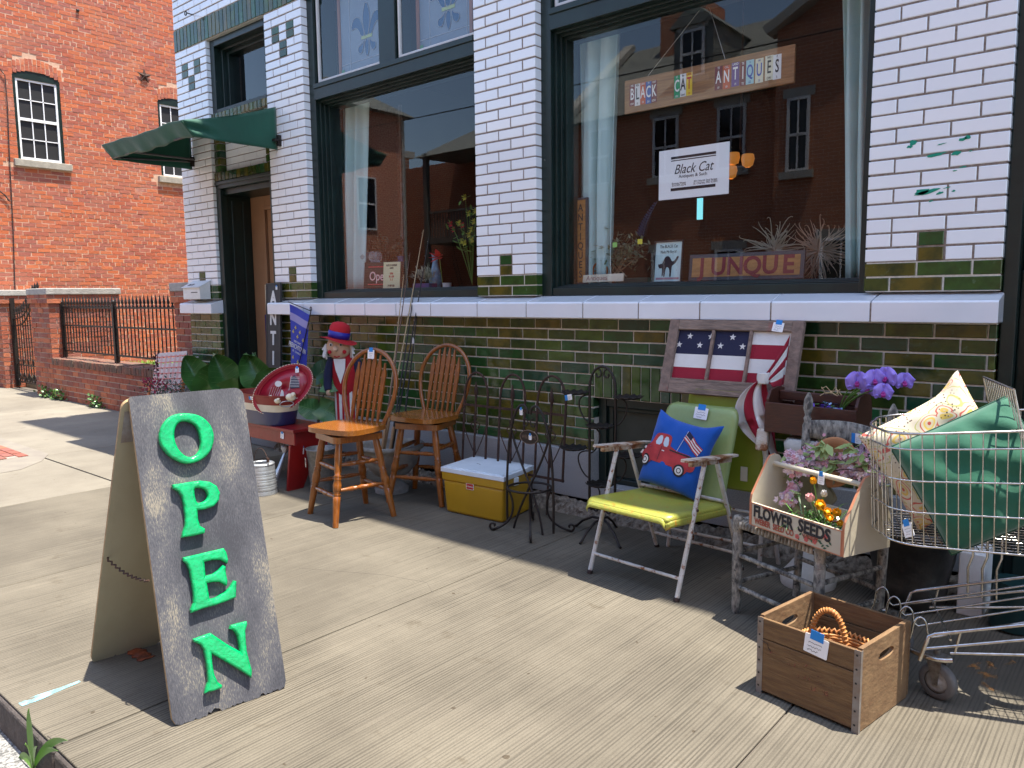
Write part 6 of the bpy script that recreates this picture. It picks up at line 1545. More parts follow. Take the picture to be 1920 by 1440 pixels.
for b_ in (0.01, Wc-.01):
    w0 = K(.10, b_, .068) if b_ > .1 else Vector((-.555, 3.075, .068))
    mb = MB(); wd_ = Vector((-.30,-.95,0)) if b_ < .1 else Vector((.2,-.98,0)); WM_ = frame(w0, Vector((-wd_.y, wd_.x, 0)), (0,0,1))
    mb.lathe([(.042,-.0165),(.060,-.0165),(.068,-.010),(.068,.010),(.060,.0165),(.042,.0165)], 28, 0, WM_, cap=False); wh = mb.build('wheel', M_['rubber'], ST)
    mb = MB(); mb.lathe([(.001,-.017),(.012,-.017),(.013,-.014),(.030,-.012),(.040,-.014),(.040,.014),(.030,.012),(.013,.014),(.012,.017),(.001,.017)], 24, 0, WM_); mb.build('hub', mat('worn_grey_hub', (.36,.35,.33), .5, col2=(.20,.19,.17), scale=30), wh)
    mb = MB()
    for s in (-1, 1):
        mb.prism([(-.009,-.010),(.009,-.010),(.011,.02),(.022,.095),(-.044,.095),(-.014,.02)], .003, 0, WM_ @ Matrix.Translation((0,0,s*.020-.0015)))
    mb.cbox((-.010,.098,0), .080, .008, .050, 0, WM_); mb.lathe([(.012,.0),(.012,.018)], 10, 0, WM_ @ Matrix.Translation((-.01,.10,0)) @ Matrix.Rotation(-PI/2,4,'X'))
    mb.build('caster_fork', mat('dirty_zinc', (.26,.25,.23), .5, metal=.6, col2=(.12,.10,.08), scale=40), ST, bevel=.001)
for b_ in (0.0, Wc):
    mb = MB(); mb.tube([K(.97,b_,.33), K(.985,b_+.022,.20), K(.98,b_+.022,.062)], .008, 8); mb.tube([K(.97,b_,.33), K(.985,b_-.022,.20), K(.98,b_-.022,.062)], .008, 8); mb.tube([K(.98,b_-.026,.062), K(.98,b_+.026,.062)], .006, 8); mb.build('wheel_fork', M_['chrome'], ST)
    w0 = K(.98, b_, .062); mb = MB(); WM_ = frame(w0, au, (0,0,1)); mb.lathe([(.020,-.014),(.060,-.014),(.062,-.01),(.062,.01),(.060,.014),(.020,.014)], 24, 0, WM_); mb.build('wheel', M_['rubber'], ST)
mb = MB(); mb.tube([K(1.06,-.02,1.08), K(1.06,Wc+.02,1.08)], .016, 12); mb.build('handle', mat('red_plastic', (.4,.02,.02), .4), ST)

def paisley():
    mt = bpy.data.materials.new('paisley_cloth'); mt.use_nodes = True; n = mt.node_tree.nodes; l = mt.node_tree.links
    b = n['Principled BSDF']; b.inputs['Roughness'].default_value = .9
    tc = n.new('ShaderNodeTexCoord'); nz = n.new('ShaderNodeTexNoise'); nz.inputs['Scale'].default_value = 9; nz.inputs['Detail'].default_value = 1
    l.new(tc.outputs['Object'], nz.inputs['Vector']); ad = n.new('ShaderNodeMix'); ad.data_type = 'VECTOR'; ad.inputs[0].default_value = .12
    l.new(tc.outputs['Object'], ad.inputs[4]); l.new(nz.outputs[1], ad.inputs[5])
    v1 = n.new('ShaderNodeTexVoronoi'); v1.inputs['Scale'].default_value = 14; l.new(ad.outputs[1], v1.inputs['Vector'])
    r1 = n.new('ShaderNodeValToRGB'); e = r1.color_ramp; e.interpolation = 'CONSTANT'
    cols = [(0,(.42,.07,.05)),(.13,(.55,.46,.31)),(.22,(.60,.42,.10)),(.30,(.60,.53,.40)),(.40,(.48,.10,.08)),(.45,(.58,.51,.38)),(.58,(.42,.40,.14)),(.62,(.60,.53,.41))]
    for i, (p, c) in enumerate(cols):
        el = e.elements[i] if i < 2 else e.elements.new(p); el.position = p; el.color = (*c, 1)
    l.new(v1.outputs[0], r1.inputs[0])
    v2 = n.new('ShaderNodeTexVoronoi'); v2.inputs['Scale'].default_value = 75; l.new(tc.outputs['Object'], v2.inputs['Vector'])
    r2 = n.new('ShaderNodeValToRGB'); r2.color_ramp.elements[0].position = .22; r2.color_ramp.elements[1].position = .26; r2.color_ramp.elements[0].color = (1,1,1,1); r2.color_ramp.elements[1].color = (0,0,0,1)
    l.new(v2.outputs[0], r2.inputs[0]); n2 = n.new('ShaderNodeTexNoise'); n2.inputs['Scale'].default_value = 7; l.new(tc.outputs['Object'], n2.inputs['Vector'])
    r3 = n.new('ShaderNodeValToRGB'); r3.color_ramp.elements[0].position = .48; r3.color_ramp.elements[1].position = .54; l.new(n2.outputs[0], r3.inputs[0])
    mm = n.new('ShaderNodeMath'); mm.operation = 'MULTIPLY'; l.new(r2.outputs[0], mm.inputs[0]); l.new(r3.outputs[0], mm.inputs[1])
    mx = n.new('ShaderNodeMix'); mx.data_type = 'RGBA'; l.new(mm.outputs[0], mx.inputs[0]); l.new(r1.outputs[0], mx.inputs[6]); mx.inputs[7].default_value = (.10,.07,.05,1)
    l.new(mx.outputs[2], b.inputs['Base Color']); return mt
PC = MB(); pm = frame(K(.205,.285,.872), au*.84+Vector((0,0,.54)), -au*.50+av*.12+Vector((0,0,.84)))
cushion(PC, pm, .42, .42, .15, 40, 0, .035, .007, 8, ears=[(1,1,.010,.045,0)])
lab(PC.build('paisley_cushion', paisley()), 'cream cushion with red and yellow paisley pattern sticking up from the shopping cart', 'cushion')
GV = thing('green_cushion', 'large emerald green cushion with dark piping leaning inside the shopping cart', 'cushion', tuple(K(.3,.1,.6)))
gm = frame(K(.300,.105,.845), au*.872+Vector((0,0,.49)), -au*.46+av*.16+Vector((0,0,.872))); mb = MB(); gt = cushion(mb, gm, .42, .43, .17, 56, 0, .02, .010, 9)
mb.build('cover', M_['green_velvet'], GV)
pts = [gt(i/40, 0) for i in range(41)]+[gt(1, i/40) for i in range(1,41)]+[gt(1-i/40, 1) for i in range(1,41)]+[gt(0, 1-i/40) for i in range(1,40)]
mb = MB(); mb.tube(pts, .004, 6, closed=True, M=gm); mb.build('piping', mat('dark_green_cord', (.004,.06,.035), .8), GV)
c = ip(1750,1005, K(.02,.0,.6)+av*.03, au); 
price_tag(frame(K(.07,.055,.665), (.8,-.5,.1), (-.1,.2,1)), GV, .045, .05, rot=.4, seed=51)
mb = MB(); bb = K(.62,.2,.612)
for k in range(9): mb.tube([bb+Vector(((.10+.004*k)*math.cos(t), (.08+.004*k)*math.sin(t), .008+.0115*k)) for t in [2*PI*j/30 for j in range(30)]], .0065, 5, closed=True)
lab(mb.build('straw_basket', M_['wicker']), 'low honey coloured straw basket at the back of the shopping cart', 'basket')
# dark planter and white block behind the trolley
mb = MB(); mb.lathe([(.13,0),(.15,.02),(.165,.12),(.16,.13),(.185,.24),(.195,.34),(.21,.36),(.21,.40),(.19,.40),(.18,.30)], 34, 0, Matrix.Translation((-.86,3.98,0)))
lab(mb.build('planter', mat('black_glazed_pot', (.012,.011,.010), .45, col2=(.03,.027,.022), scale=12, bump=.4, bscale=20)), 'large dark round planter in the shade under the shopping cart', 'planter')
mb = MB(); mb.box(-.66,-.555,3.98,4.2,0,.30); lab(mb.build('white_post', M_['white_paint'], bevel=.004), 'short white square post at the foot of the last pier behind the cart', 'post')
mb = MB(); mb.tube([(-.44,3.95,.012),(-.42,3.95,.22)], .09, 20); lab(mb.build('green_bucket', mat('dark_green_plastic', (.005,.03,.03), .4), bevel=.004), 'dark green bucket on the ground behind the shopping cart', 'bucket')
# ------------------------------------------------------------------ red bench and the things on and under it
RBn = thing('bench', 'worn dark red painted wooden bench under the striped tub', 'bench', (-5.7,3.55,0))
bx0, bx1, by0, by1, bz = -6.45, -5.125, 3.385, 3.73, .485
mb = MB(); mb.box(bx0-.01, bx1+.02, by0-.005, by1+.01, bz-.025, bz); mb.build('seat', M_['red_paint'], RBn, bevel=.004)
mb = MB(); mb.box(bx0, bx1+.012, by0+.008, by0+.028, bz-.125, bz-.026); mb.build('apron', M_['red_paint'], RBn, bevel=.003)
for x in (bx0+.10, bx1-.055):
    mb = MB(); M = Matrix(((0,0,1,x),(1,0,0,0),(0,1,0,0),(0,0,0,1)))
    mb.prism([(by0-.040,0),(by0+.10,0),(by0+.16,.11),(by0+.22,0),(by1+.02,0),(by1,bz-.026),(by0+.030,bz-.026),(by0+.030,bz-.126),(by0-.0,bz-.13)], .022, 0, M); mb.build('end_board', M_['red_paint'], RBn, bevel=.003)
price_tag(frame((-5.27,by0+.007,bz-.035), (1,0,0), (0,0,1)), RBn, .045, .05, rot=-.1, seed=61)
def oval(mb, c, rx, ry, prof, n=44, p=2.6, mi=0, mis=None):
    vs = []; fs = []; ms = []
    for (k, z) in prof:
        for j in range(n):
            a = 2*PI*j/n; cc, ss = math.cos(a), math.sin(a)
            vs.append((c[0]+rx*k*math.copysign(abs(cc)**(2/p), cc), c[1]+ry*k*math.copysign(abs(ss)**(2/p), ss), c[2]+z))
    for i in range(len(prof)-1):
        f = [(i*n+j, i*n+(j+1) % n, (i+1)*n+(j+1) % n, (i+1)*n+j) for j in range(n)]
        base = [vs[t] for t in range(i*n, (i+2)*n)]
        mb.add(base, [(j, (j+1) % n, n+(j+1) % n, n+j) for j in range(n)], mis[i] if mis else mi, True)
    mb.add(vs[:n], [tuple(range(n-1,-1,-1))], mis[0] if mis else mi)
TBc = (-5.64, 3.50, .486)
TU2 = thing('oval_tub', 'oval metal tub striped red, cream and navy on the red bench', 'tub', TBc)
mb = MB(); oval(mb, TBc, .36, .165, [(.80,0),(.82,.01),(.90,.115),(.905,.117),(.925,.145),(.945,.17),(.948,.172),(.985,.235),(1.01,.24),(1.01,.25),(.97,.245),(.80,.03),(.1,.025)], 52, 3.0, 0, [0,0,1,1,1,1,2,2,2,2,2,2,2])
mb.build('body', [M_['navy'], M_['cream'], mat('oxide_red_enamel', (.26,.03,.02), .45, col2=(.20,.022,.016), scale=4)], TU2)
for s in (1,):
    c = Vector((TBc[0]+s*.365, TBc[1]-.02, TBc[2]+.185)); mb = MB(); mb.tube([c+Vector((.012*math.cos(t)*s, -.035+.055*math.cos(t), .022*math.sin(t))) for t in [2*PI*k/18 for k in range(18)]], .004, 6, closed=True); mb.build('handle', M_['galv'], TU2)
price_tag(frame((-5.60,TBc[1]-.166,TBc[2]+.232), (1,0,0), (0,-.2,1)), TU2, .04, .03, 'side', seed=62)
TY = thing('oval_tray', 'large oval crimson tray painted with a sailing boat, standing in the striped tub', 'tray', (-5.44,3.5,.56))
tm = frame(WP(532,730,3.50), (.70,.58,.42), (-.50,-.12,.85)) @ Matrix.Rotation(.12, 4, 'Z')
mb = MB(); oval(mb, (0,0,0), .275, .170, [(.001,0),(.80,0),(.86,.012),(.98,.022),(1.0,.018)], 52, 2.05)
mb.v = [tm @ p for p in mb.v]; mb.build('plate', M_['crimson'], TY, solid=.003)
mb = MB()
for k in range(64):
    a0 = 2*PI*k/64; mb.tube([tm @ Vector((.273*math.cos(a0), .169*math.sin(a0), .024)), tm @ Vector((.273*math.cos(a0+.06), .169*math.sin(a0+.06), .026))], .003, 4)
mb.build('rope_border', M_['cream'], TY)
mb = MB(); tz = tm @ Matrix.Translation((0,0,.003)) @ Matrix.Rotation(-.55, 4, 'Z')
mb.prism([(.06,.005),(.135,.01),(.13,.05),(.11,.09),(.085,.115),(.06,.09),(.05,.04)], .001, 0, tz)
for i in range(7): mb.box(.055,.132,.018+.013*i,.021+.013*i,.0012,.0018,1,tz)
mb.prism([(.02,-.01),(.15,0),(.13,-.035),(.04,-.045)], .001, 2, tz); mb.tube([(.045,-.01,.001),(.062,.11,.001)], .002, 4, 1, M=tz); mb.prism(circ(-.045,.045,.030,18,.8), .001, 1, tz)
for i in range(5): mb.tube([(-.02-.02*i,.02,.001),(-.05-.018*i,-.05,.001)], .0014, 4, 1, M=tz)
mb.prism([(-.03,-.06),(-.015,.0),(.0,-.02),(.006,-.06)], .001, 1, tz); mb.box(-.06,.12,-.075,-.070,.001,.0015,1,tz)
mb.build('painted_scene', [M_['fab_navy'], M_['fab_white'], mat('rose_paint', (.34,.03,.05), .5)], TY)
price_tag(tm @ Matrix.Translation((.19,.085,.025)) @ Matrix.Rotation(-.5,4,'Z'), TY, .03, .04, seed=63)
def bird(c, s, label):
    mb = MB(); mb.ball(c, s, 8, 0, (1.3,.8,.75)); mb.ball(Vector(c)+Vector((s*1.2,-.01,s*.6)), s*.5, 8, 0); mb.lathe([(s*.14,0),(.001,s*.5)], 6, 1, Matrix.Translation(Vector(c)+Vector((s*1.6,-.01,s*.6))) @ Matrix.Rotation(PI/2,4,'Y'))
    mb.prism([(-s*1.9,0),(-s*.8,s*.3),(-s*.8,-s*.3)], s*.2, 2, Matrix.Translation(Vector(c)))
    lab(mb.build('carved_bird', [M_['cream'], M_['wicker'], M_['navy']]), label, 'ornament')
bird(WP(545,745,3.40), .040, 'white carved gull ornament lying at the right end of the striped tub')
bird(WP(520,752,3.37), .026, 'small pale blue carved bird in the middle of the striped tub')
bird(WP(506,746,3.38), .024, 'small cream carved bird with dark head left of the pale blue one')
mb = MB(); c = WP(440,742,3.42)
for k in range(60):
    a = rnd(0,2*PI); r = rnd(.03,.06); p = c+Vector((r*math.cos(a), rnd(-.02,.02), r*math.sin(a)*.8)); d = Vector((rnd(-1,1), rnd(-1,1), rnd(-1,1)))*.02
    mb.tube([p-d, p+d], .003, 4, 0)
mb.ball(c+Vector((0,-.02,-.005)), .026, 8, 1, (1,.6,1.1)); lab(mb.build('twig_wreath', [M_['rust_iron'], M_['cream']]), 'small brown twig wreath with a cream shell in the left of the tub', 'ornament')
# watering can
WCn = thing('watering_can', 'galvanised watering can with wire bail, in the sun before the bench', 'watering can', (-5.265,3.19,0))
wc = Matrix.Translation((-5.265,3.19,0)); mb = MB()
mb.lathe([(.112,0),(.114,.01)]+[(.110+.003*math.sin(k*PI*.8)*(1 if k < 20 else 0)-.012*(k/24)**2, .02+.21*k/24) for k in range(25)]+[(.101,.235),(.094,.243),(.060,.245),(.060,.235),(.085,.20),(.09,.02)], 34, 0, wc); mb.build('body', M_['galv'], WCn)
mb = MB(); mb.lathe_ab((-5.30,3.31,.05), (-5.35,3.46,.27), [(0,.03),(.5,.016),(.9,.012),(1,.012)], 12); mb.lathe_ab((-5.348,3.452,.262), (-5.36,3.475,.315), [(0,.012),(.6,.035),(1,.038),(1.02,.03)], 14); mb.build('spout', M_['galv'], WCn)
mb = MB(); mb.tube([(-5.265+.10*math.cos(PI*k/16), 3.19, .23+.125*math.sin(PI*k/16)) for k in range(17)], .0028, 5); mb.cbox((-5.17,3.19,.275), .016,.016,.03); mb.build('bail', M_['rust_iron'], WCn)
mb = MB(); mb.tube(bez([(-5.24,3.08,.17),(-5.225,3.035,.175),(-5.225,3.03,.09),(-5.235,3.075,.05)], 12), .011, 6); mb.build('side_handle', M_['galv'], WCn)
# galvanised bucket
BK = thing('bucket', 'tall galvanised bucket with paper label between the bench and the oak chair', 'bucket', (-4.95,3.52,0))
mb = MB(); mb.lathe([(.082,0),(.086,.004),(.088,.02),(.112,.33),(.117,.335),(.117,.345),(.110,.345),(.085,.02),(.001,.02)], 34, 0, Matrix.Translation((-4.95,3.52,0))); mb.build('body', mat('spangled_zinc', (.26,.26,.25), .5, metal=.5, col2=(.17,.17,.165), scale=40), BK)
mb = MB(); bkM = frame((-5.0,3.410,.245), (.92,-.42,0), (0,0,1)); mb.prism([(-.02,-.04),(.02,-.04),(.022,.03),(-.022,.03)], .001, 0, bkM); mb.prism(circ(0,.006,.012), .0006, 1, bkM, z0=.001); mb.build('paper_label', [M_['cream'], M_['mortar_dark']], BK)
price_tag(frame((-5.055,3.44,.345), (.7,-.7,0), (.1,0,1)), BK, .04, .05, rot=.2, seed=64)
# stone urn with fishing rods
UR = MB(); UR.lathe([(.13,0),(.135,.03),(.10,.06),(.07,.09),(.075,.11),(.14,.15),(.20,.22),(.225,.31),(.235,.34),(.26,.35),(.262,.375),(.235,.38),(.22,.36),(.20,.30),(.1,.29),(.001,.29)], 40, 0, Matrix.Translation((-4.52,3.86,0)))
lab(UR.build('stone_urn', M_['stone']), 'squat grey stone urn planter on the pavement behind the front oak chair', 'planter')
rods = [((-4.60,3.84,.26),WP(794,431,4.36),'pale tan fishing rod, the tallest of the bundle in the urn'),((-4.53,3.86,.26),WP(804,447,4.37),'dark fishing rod just right of the tallest one in the urn'),
        ((-4.57,3.80,.26),WP(769,474,4.26),'thin brown fishing rod left of the tallest one in the urn'),((-4.62,3.86,.26),WP(757,515,4.22),'short pale fishing rod, leftmost of the bundle in the urn'),
        ((-4.50,3.82,.26),WP(784,492,4.30),'short black fishing rod in the middle of the urn bundle'),((-4.47,3.90,.26),WP(790,520,4.33),'black fishing rod with a white tag, rightmost in the urn')]
RM = [mat('tan_rod', (.38,.29,.16), .4), M_['black'], mat('brown_rod', (.10,.05,.03), .4)]
for i, (a, b, lb) in enumerate(rods):
    a = Vector(a); t = thing('fishing_rod', lb, 'fishing rod', a, 'fishing rods standing in the stone urn')
    mb = MB(); n_ = 24; pts = [a.lerp(b, k/n_)+Vector((0,0,-.02*math.sin(PI*k/n_))) for k in range(n_+1)]; mb.tube(pts, [.0075*(1-k/n_)+.0022 for k in range(n_+1)], 6); mb.build('blank', RM[(0,1,2,0,1,1)[i]], t)
    mb = MB(); mb.lathe_ab(a, a.lerp(b,.16), [(0,.011),(.1,.013),(.9,.012),(1,.009)], 10); mb.build('grip', M_['black'] if i % 2 else mat('cork_grip', (.30,.19,.10), .8), t)
    for k in (.35,.5,.63,.74,.84,.92,.985):
        p = a.lerp(b,k)+Vector((0,-.008,-.02*math.sin(PI*k))); mb = MB(); r = .011*(1.2-k); mb.tube([p+Vector((r*math.cos(s), -.002, r*math.sin(s))) for s in [2*PI*j/10 for j in range(10)]], .0012, 4, closed=True); mb.build('line_guide', M_['strap'], t)
    if i == 5:
        p = a.lerp(b,.66)+Vector((.02,-.03,0)); mb = MB(); mb.prism([(-.012,-.05),(.012,-.05),(.012,-.012),(0,0),(-.012,-.012)], .001, 0, frame(p, (1,0,0), (0,0,1))); mb.build('paper_tag', M_['paper'], t)
# cloth doll
DL = thing('cloth_doll', 'tall cloth doll with red brimmed hat, white yarn hair and striped trousers by the wall', 'doll', (-5.34,4.08,.3))
dx, dy = -5.33, 4.08
hc = Vector((dx-.035, dy-.03, 1.085))
mb = MB(); mb.ball(hc, .105, 14, 0, (.98,.85,1.02)); mb.lathe_ab(hc+Vector((-.01,-.08,.0)), hc+Vector((-.008,-.125,-.02)), [(0,.022),(.6,.024),(1,.010)], 10); mb.build('head', M_['skin_cloth'], DL)
mb = MB()
for s in (-1,1): mb.ball(hc+Vector((s*.062,-.078,-.035)), .017, 8, 0, (1,.4,1)); 
mb.tube([hc+Vector((-.025,-.095,-.07)), hc+Vector((0,-.098,-.078)), hc+Vector((.025,-.095,-.07))], .005, 5, 0)
for s in (-1,1): mb.ball(hc+Vector((s*.042-.005,-.087,.028)), .014, 8, 1, (1,.4,1.2)); mb.ball(hc+Vector((s*.042-.006,-.093,.026)), .008, 8, 2, (1,.4,1.2))
mb.build('face_features', [M_['doll_red'], M_['fab_white'], M_['ink']], DL)
mb = MB()
for s in (-1,1):
    for k in range(14): p = hc+Vector((s*.10,-.02,.03)); mb.tube([p, p+Vector((s*rnd(.0,.035), rnd(-.03,.02), rnd(-.13,-.05)))], .008, 5)
mb.build('yarn_hair', M_['fab_white'], DL)
HM2 = Matrix.Translation(hc+Vector((.0,0,.075))) @ Matrix.Rotation(math.radians(12),4,'Y')
mb = MB(); mb.grid(lambda u,v: Vector(((.085+.075*v)*math.cos(2*PI*u)*1.0, (.085+.06*v)*math.sin(2*PI*u), -.018*v+.012*math.sin(4*PI*u)*v)), 40, 6, 0, M=HM2); mb.lathe([(.085,-.002),(.088,.05),(.088,.09),(.072,.125),(.03,.142),(.001,.145)], 26, 0, HM2, cap=False); ht = mb.build('hat', M_['doll_red'], DL)
mb = MB(); mb.lathe([(.0895,.004),(.0915,.06)], 26, 0, HM2, cap=False); mb.build('hat_band', M_['doll_blue'], ht, solid=.003)
mb = MB(); mb.lathe([(.075,-.02),(.10,.02),(.105,.15),(.11,.27),(.07,.32),(.03,.34)], 22, 0, Matrix.Translation((dx,dy,.70)), sy=.65); mb.build('body', M_['doll_red'], DL)
mb = MB()
for s in (-1,1): mb.tube(bez([(dx+s*.09,dy,.98),(dx+s*.14,dy-.01,.90),(dx+s*.15,dy-.02,.78),(dx+s*.13,dy-.05,.72)],12), [.045-.012*k/12 for k in range(13)], 10)
mb.build('coat_sleeves', M_['fab_navy'], DL)
mb = MB(); mb.lathe([(.078,0),(.084,.05)], 20, 0, Matrix.Translation((dx,dy,.70)), sy=.72); mb.build('sash', M_['doll_blue'], DL)
mb = MB(); mb.prism([(-.055,.01),(.045,.01),(.04,-.08),(.0,-.20),(-.04,-.08)], .014, 0, frame((dx-.015,dy-.085,.98), (1,0,0), (0,.05,1))); mb.build('shirt_front', M_['fab_white'], DL, bevel=.004)
for s in (-1,1):
    mb = MB(); nst = 12
    for k in range(nst):
        a0, a1 = 2*PI*k/nst, 2*PI*(k+1)/nst
        mb.grid(lambda u,v,a0=a0,a1=a1,s=s: Vector((dx+s*.045+(.047-.006*v)*math.cos(a0+(a1-a0)*u), dy+(.045-.006*v)*math.sin(a0+(a1-a0)*u), .72-.42*v)), 4, 8, k % 2)
    mb.build('trouser_leg', [M_['doll_red'], M_['fab_white']], DL)
mb = MB()
for s in (-1,1): mb = MB(); mb.ball((dx+s*.13,dy-.06,.70), .024, 8, 0, (.9,.7,1.2)); mb.build('mitten', M_['skin_cloth'], DL)
DL.rotation_euler = (0, 0, math.radians(42)); DL.location = (-5.36, 4.07, .3)
# tall black ANTIQUES board
AB = thing('antiques_board', 'tall narrow black board with white letters ANTIQUES leaning by the door', 'sign', (-6.63,4.2,.13))
abM = frame((-6.755,4.165,.125), (1,0,0), (0,.035,1)); abM = frame(abM.translation, (1,0,-.0), (0,.05,1))
mb = MB(); mb.box(0,.245,0,1.53,-.02,0,0,abM); mb.build('board', mat('black_board_paint', (.022,.021,.022), .6, col2=(.035,.033,.033), scale=6), AB, bevel=.003)
mb = MB(); ys_ = [1.345,1.150,.955,.760,.565,.370,.175,.0]
ABT = M_['fab_white']
mb.box(.0,.245,0,.012,.0004,.004,1,abM); mb.box(.0,.245,1.518,1.53,.0004,.004,1,abM); mb.box(.0,.010,.012,1.518,.0004,.004,1,abM); mb.box(.235,.245,.012,1.518,.0004,.004,1,abM)
fr_ = mb.build('edge_trim', [ABT, mat('dark_trim', (.03,.03,.03), .5)], AB)
for ch, y in zip('ANTIQUES', (1.36,1.165,.97,.775,.58,.385,.19,.03)):
    mb = MB(); put_text(mb, ch, abM, .185, 0, x=.125, y=y+.02, ext=.002, off=.006, sx=.80, ay='CENTER', z=.003); l_ = mb.build('letter', M_['fab_white'], AB)
price_tag(abM @ Matrix.Translation((.185,1.50,.003)), AB, .03, .035, seed=66)
# garden flag
GF = thing('garden_flag', 'blue garden flag with yellow fleurs reading HISTORIC FRENCHTOWN on a black rod', 'flag', (-6.15,4.15,.8))
c0, c1, c2, c3 = WP(543,570,4.13), WP(581,590,4.13), WP(572,705,4.10), WP(545,690,4.12)
def gf(u, v): p = (c0.lerp(c1,u)).lerp(c3.lerp(c2,u), v); p.y += .008*math.sin(u*5+v*3); return p
gfm = frame(c3, c2-c3+Vector((0,0,0)), c0-c3); 
mb = MB(); mb.grid(gf, 12, 24, 0); mb.grid(lambda u,v: gf(u,.12+.12*v)+Vector((0,-.002,0)), 12, 6, 1); mb.build('cloth', [mat('royal_blue_banner', (.02,.03,.34), .7, col2=(.03,.05,.42), scale=4), mat('lilac_band', (.30,.27,.52), .7)], GF)
def gfpt(u, v): return gf(u, v)+Vector((0,-.006,0))
gx = (c1-c0).normalized()
mb = MB()
def fleur(mb, M, s, mi):
    mb.prism([(0,-s),(s*.16,-s*.3),(s*.6,-.35*s),(s*.75,s*.05),(s*.5,s*.25),(s*.55,-.0),(s*.22,-.1*s),(s*.28,s*.45),(0,s),(-s*.28,s*.45),(-s*.22,-.1*s),(-s*.55,0),(-s*.5,s*.25),(-s*.75,s*.05),(-s*.6,-.35*s),(-s*.16,-s*.3)], .001, mi, M)
for (u, v) in ((.32,.32),(.62,.35),(.18,.40),(.48,.44),(.80,.45),(.22,.80),(.55,.83),(.85,.86),(.40,.93),(.75,.96)):
    fleur(mb, frame(gfpt(u,v), gx, Vector((0,0,1))), .022, 0)
MT_ = frame(gfpt(.5,.53), gx, (0,0,1)); put_text(mb, 'HISTORIC', MT_, .028, 1, ext=.0006, sx=.9); MT_ = frame(gfpt(.5,.61), gx, (0,0,1)); put_text(mb, 'FRENCHTOWN', MT_, .062, 1, ext=.0006, off=.001, sx=.62)
MT_ = frame(gfpt(.5,.69), gx, (0,0,1)); put_text(mb, 'ST. CHARLES', MT_, .028, 1, ext=.0006, sx=.9)
mb.build('printing', [mat('banner_yellow', (.62,.50,.08), .7), M_['fab_white']], GF)
mb = MB(); q = WP(583,583,4.12); mb.tube([c0+Vector((-.02,0,.02)), q]+[q+Vector((.012*math.cos(t)-.0, 0, .02+.016*math.sin(t))) for t in [-PI/2+k*.5 for k in range(12)]], .0045, 5); mb.tube([q, WP(552,720,4.08), Vector((-6.25,4.08,.02))], .0045, 5); mb.build('rod', M_['black_iron'], GF)
# posters in the doorway
for (px0,py0,px1,py1,col,name,lb,txt) in ((497,534,510,585,M_['cream'],'notice','cream notice with red lines taped inside the door glass',None),(497,590,510,690,mat('indigo_poster', (.03,.02,.12), .5),'poster','indigo night poster with pink headlines inside the door glass','Hot')):
    a, b = WP(px0,py0,4.68), WP(px1,py1,4.68); t = thing(name, lb, 'poster', (a.x,4.68,b.z)); F = frame((a.x,4.675,b.z), (1,0,0), (0,0,1)); W_ = b.x-a.x+.10; H_ = a.z-b.z
    mb = MB(); mb.box(0,W_,0,H_,-.003,0,0,F); mb.build('sheet', col, t); mb = MB()
    if not txt:
        for k in range(9): mb.box(.02,W_-.02,.03+k*H_*.1,.04+k*H_*.1+.008,.0004,.001,0,F)
        mb.build('lines', M_['fab_red'], t)
    else:
        put_text(mb, txt, F, .05, 0, x=W_*.4, y=H_*.86, ext=.0005, shear=.3)
        for k,(y0,h) in enumerate(((.62,.06),(.40,.03),(.30,.05),(.16,.03))): mb.box(.01,W_-.03,H_*y0,H_*(y0+h),.0004,.001,1,F)
        mb.build('headlines', [M_['paper'], M_['fab_red']], t)
# mailbox
MX = thing('mailbox', 'small white wall mailbox with house number on the first tiled pier', 'mailbox', (-8.05,4.25,1.5))
mb = MB(); x0, x1 = -8.30, -7.93
mb.hexa([(x0,4.17,1.505),(x1,4.17,1.505),(x1,4.295,1.505),(x0,4.295,1.505)], [(x0,4.17,1.635),(x1,4.17,1.635),(x1,4.295,1.70),(x0,4.295,1.70)]); mb.build('box', M_['white_paint'], MX, bevel=.006)
mb = MB(); lidM = frame((x0-.01,4.155,1.628), (1,0,0), (0,.145,.075)); mb.box(0,x1-x0+.02,0,.165,.0,.006,0,lidM); mb.build('lid', M_['white_paint'], MX, bevel=.003)
mb = MB(); put_text(mb, '8171', lidM, .058, 0, x=.13, y=.06, z=.0065, ext=.0008, off=.002, shear=.2); mb.build('house_number', M_['ink'], MX)
mb = MB(); mb.box(x1-.19,x1-.05,4.1685,4.1695,1.575,1.583); mb.build('slot', M_['black'], MX)

# ------------------------------------------------------------------ plants at the left
def bigleaf(mb, c, d, up, L, W, fold=.35, mi=0, ph=0):
    d = Vector(d).normalized(); s = d.cross(Vector(up)).normalized(); n = s.cross(d)
    def f(u, v):
        a = (u-.5)*2; t = v
        w_ = W*max(.0,1-(abs(2*t-.72)/1.28)**1.9)**.72
        p = c+d*(L*(t-.18))+s*(a*w_*.5)+n*(fold*W*(abs(a)**1.4)*.5-.16*L*t*t)+n*(.045*L*math.sin(a*2+t*13+ph)*abs(a)**1.5)
        if t < .16: p += d*(-L*.16*abs(a)*(1-t/.16)*.9)
        return p
    mb.grid(f, 14, 16, mi)
    for k in range(1, 6):       # pale ribs
        for sg in (-1, 1):
            t0 = .12+.13*k; q = [f(.5,t0)+n*.001, f(.5+sg*.24,min(1,t0+.09))+n*.001, f(.5+sg*.42,min(1,t0+.15))+n*.001]; mb.tube(q, .0011, 4, 1)
    mb.tube([f(.5,k/8)+n*.001 for k in range(1,9)], .0020, 4, 1)
EL = mat('elephant_ear_leaf', (.035,.12,.025), .42, col2=(.06,.17,.035), scale=5, coat=.1)
VE = mat('pale_leaf_vein', (.17,.30,.10), .5)
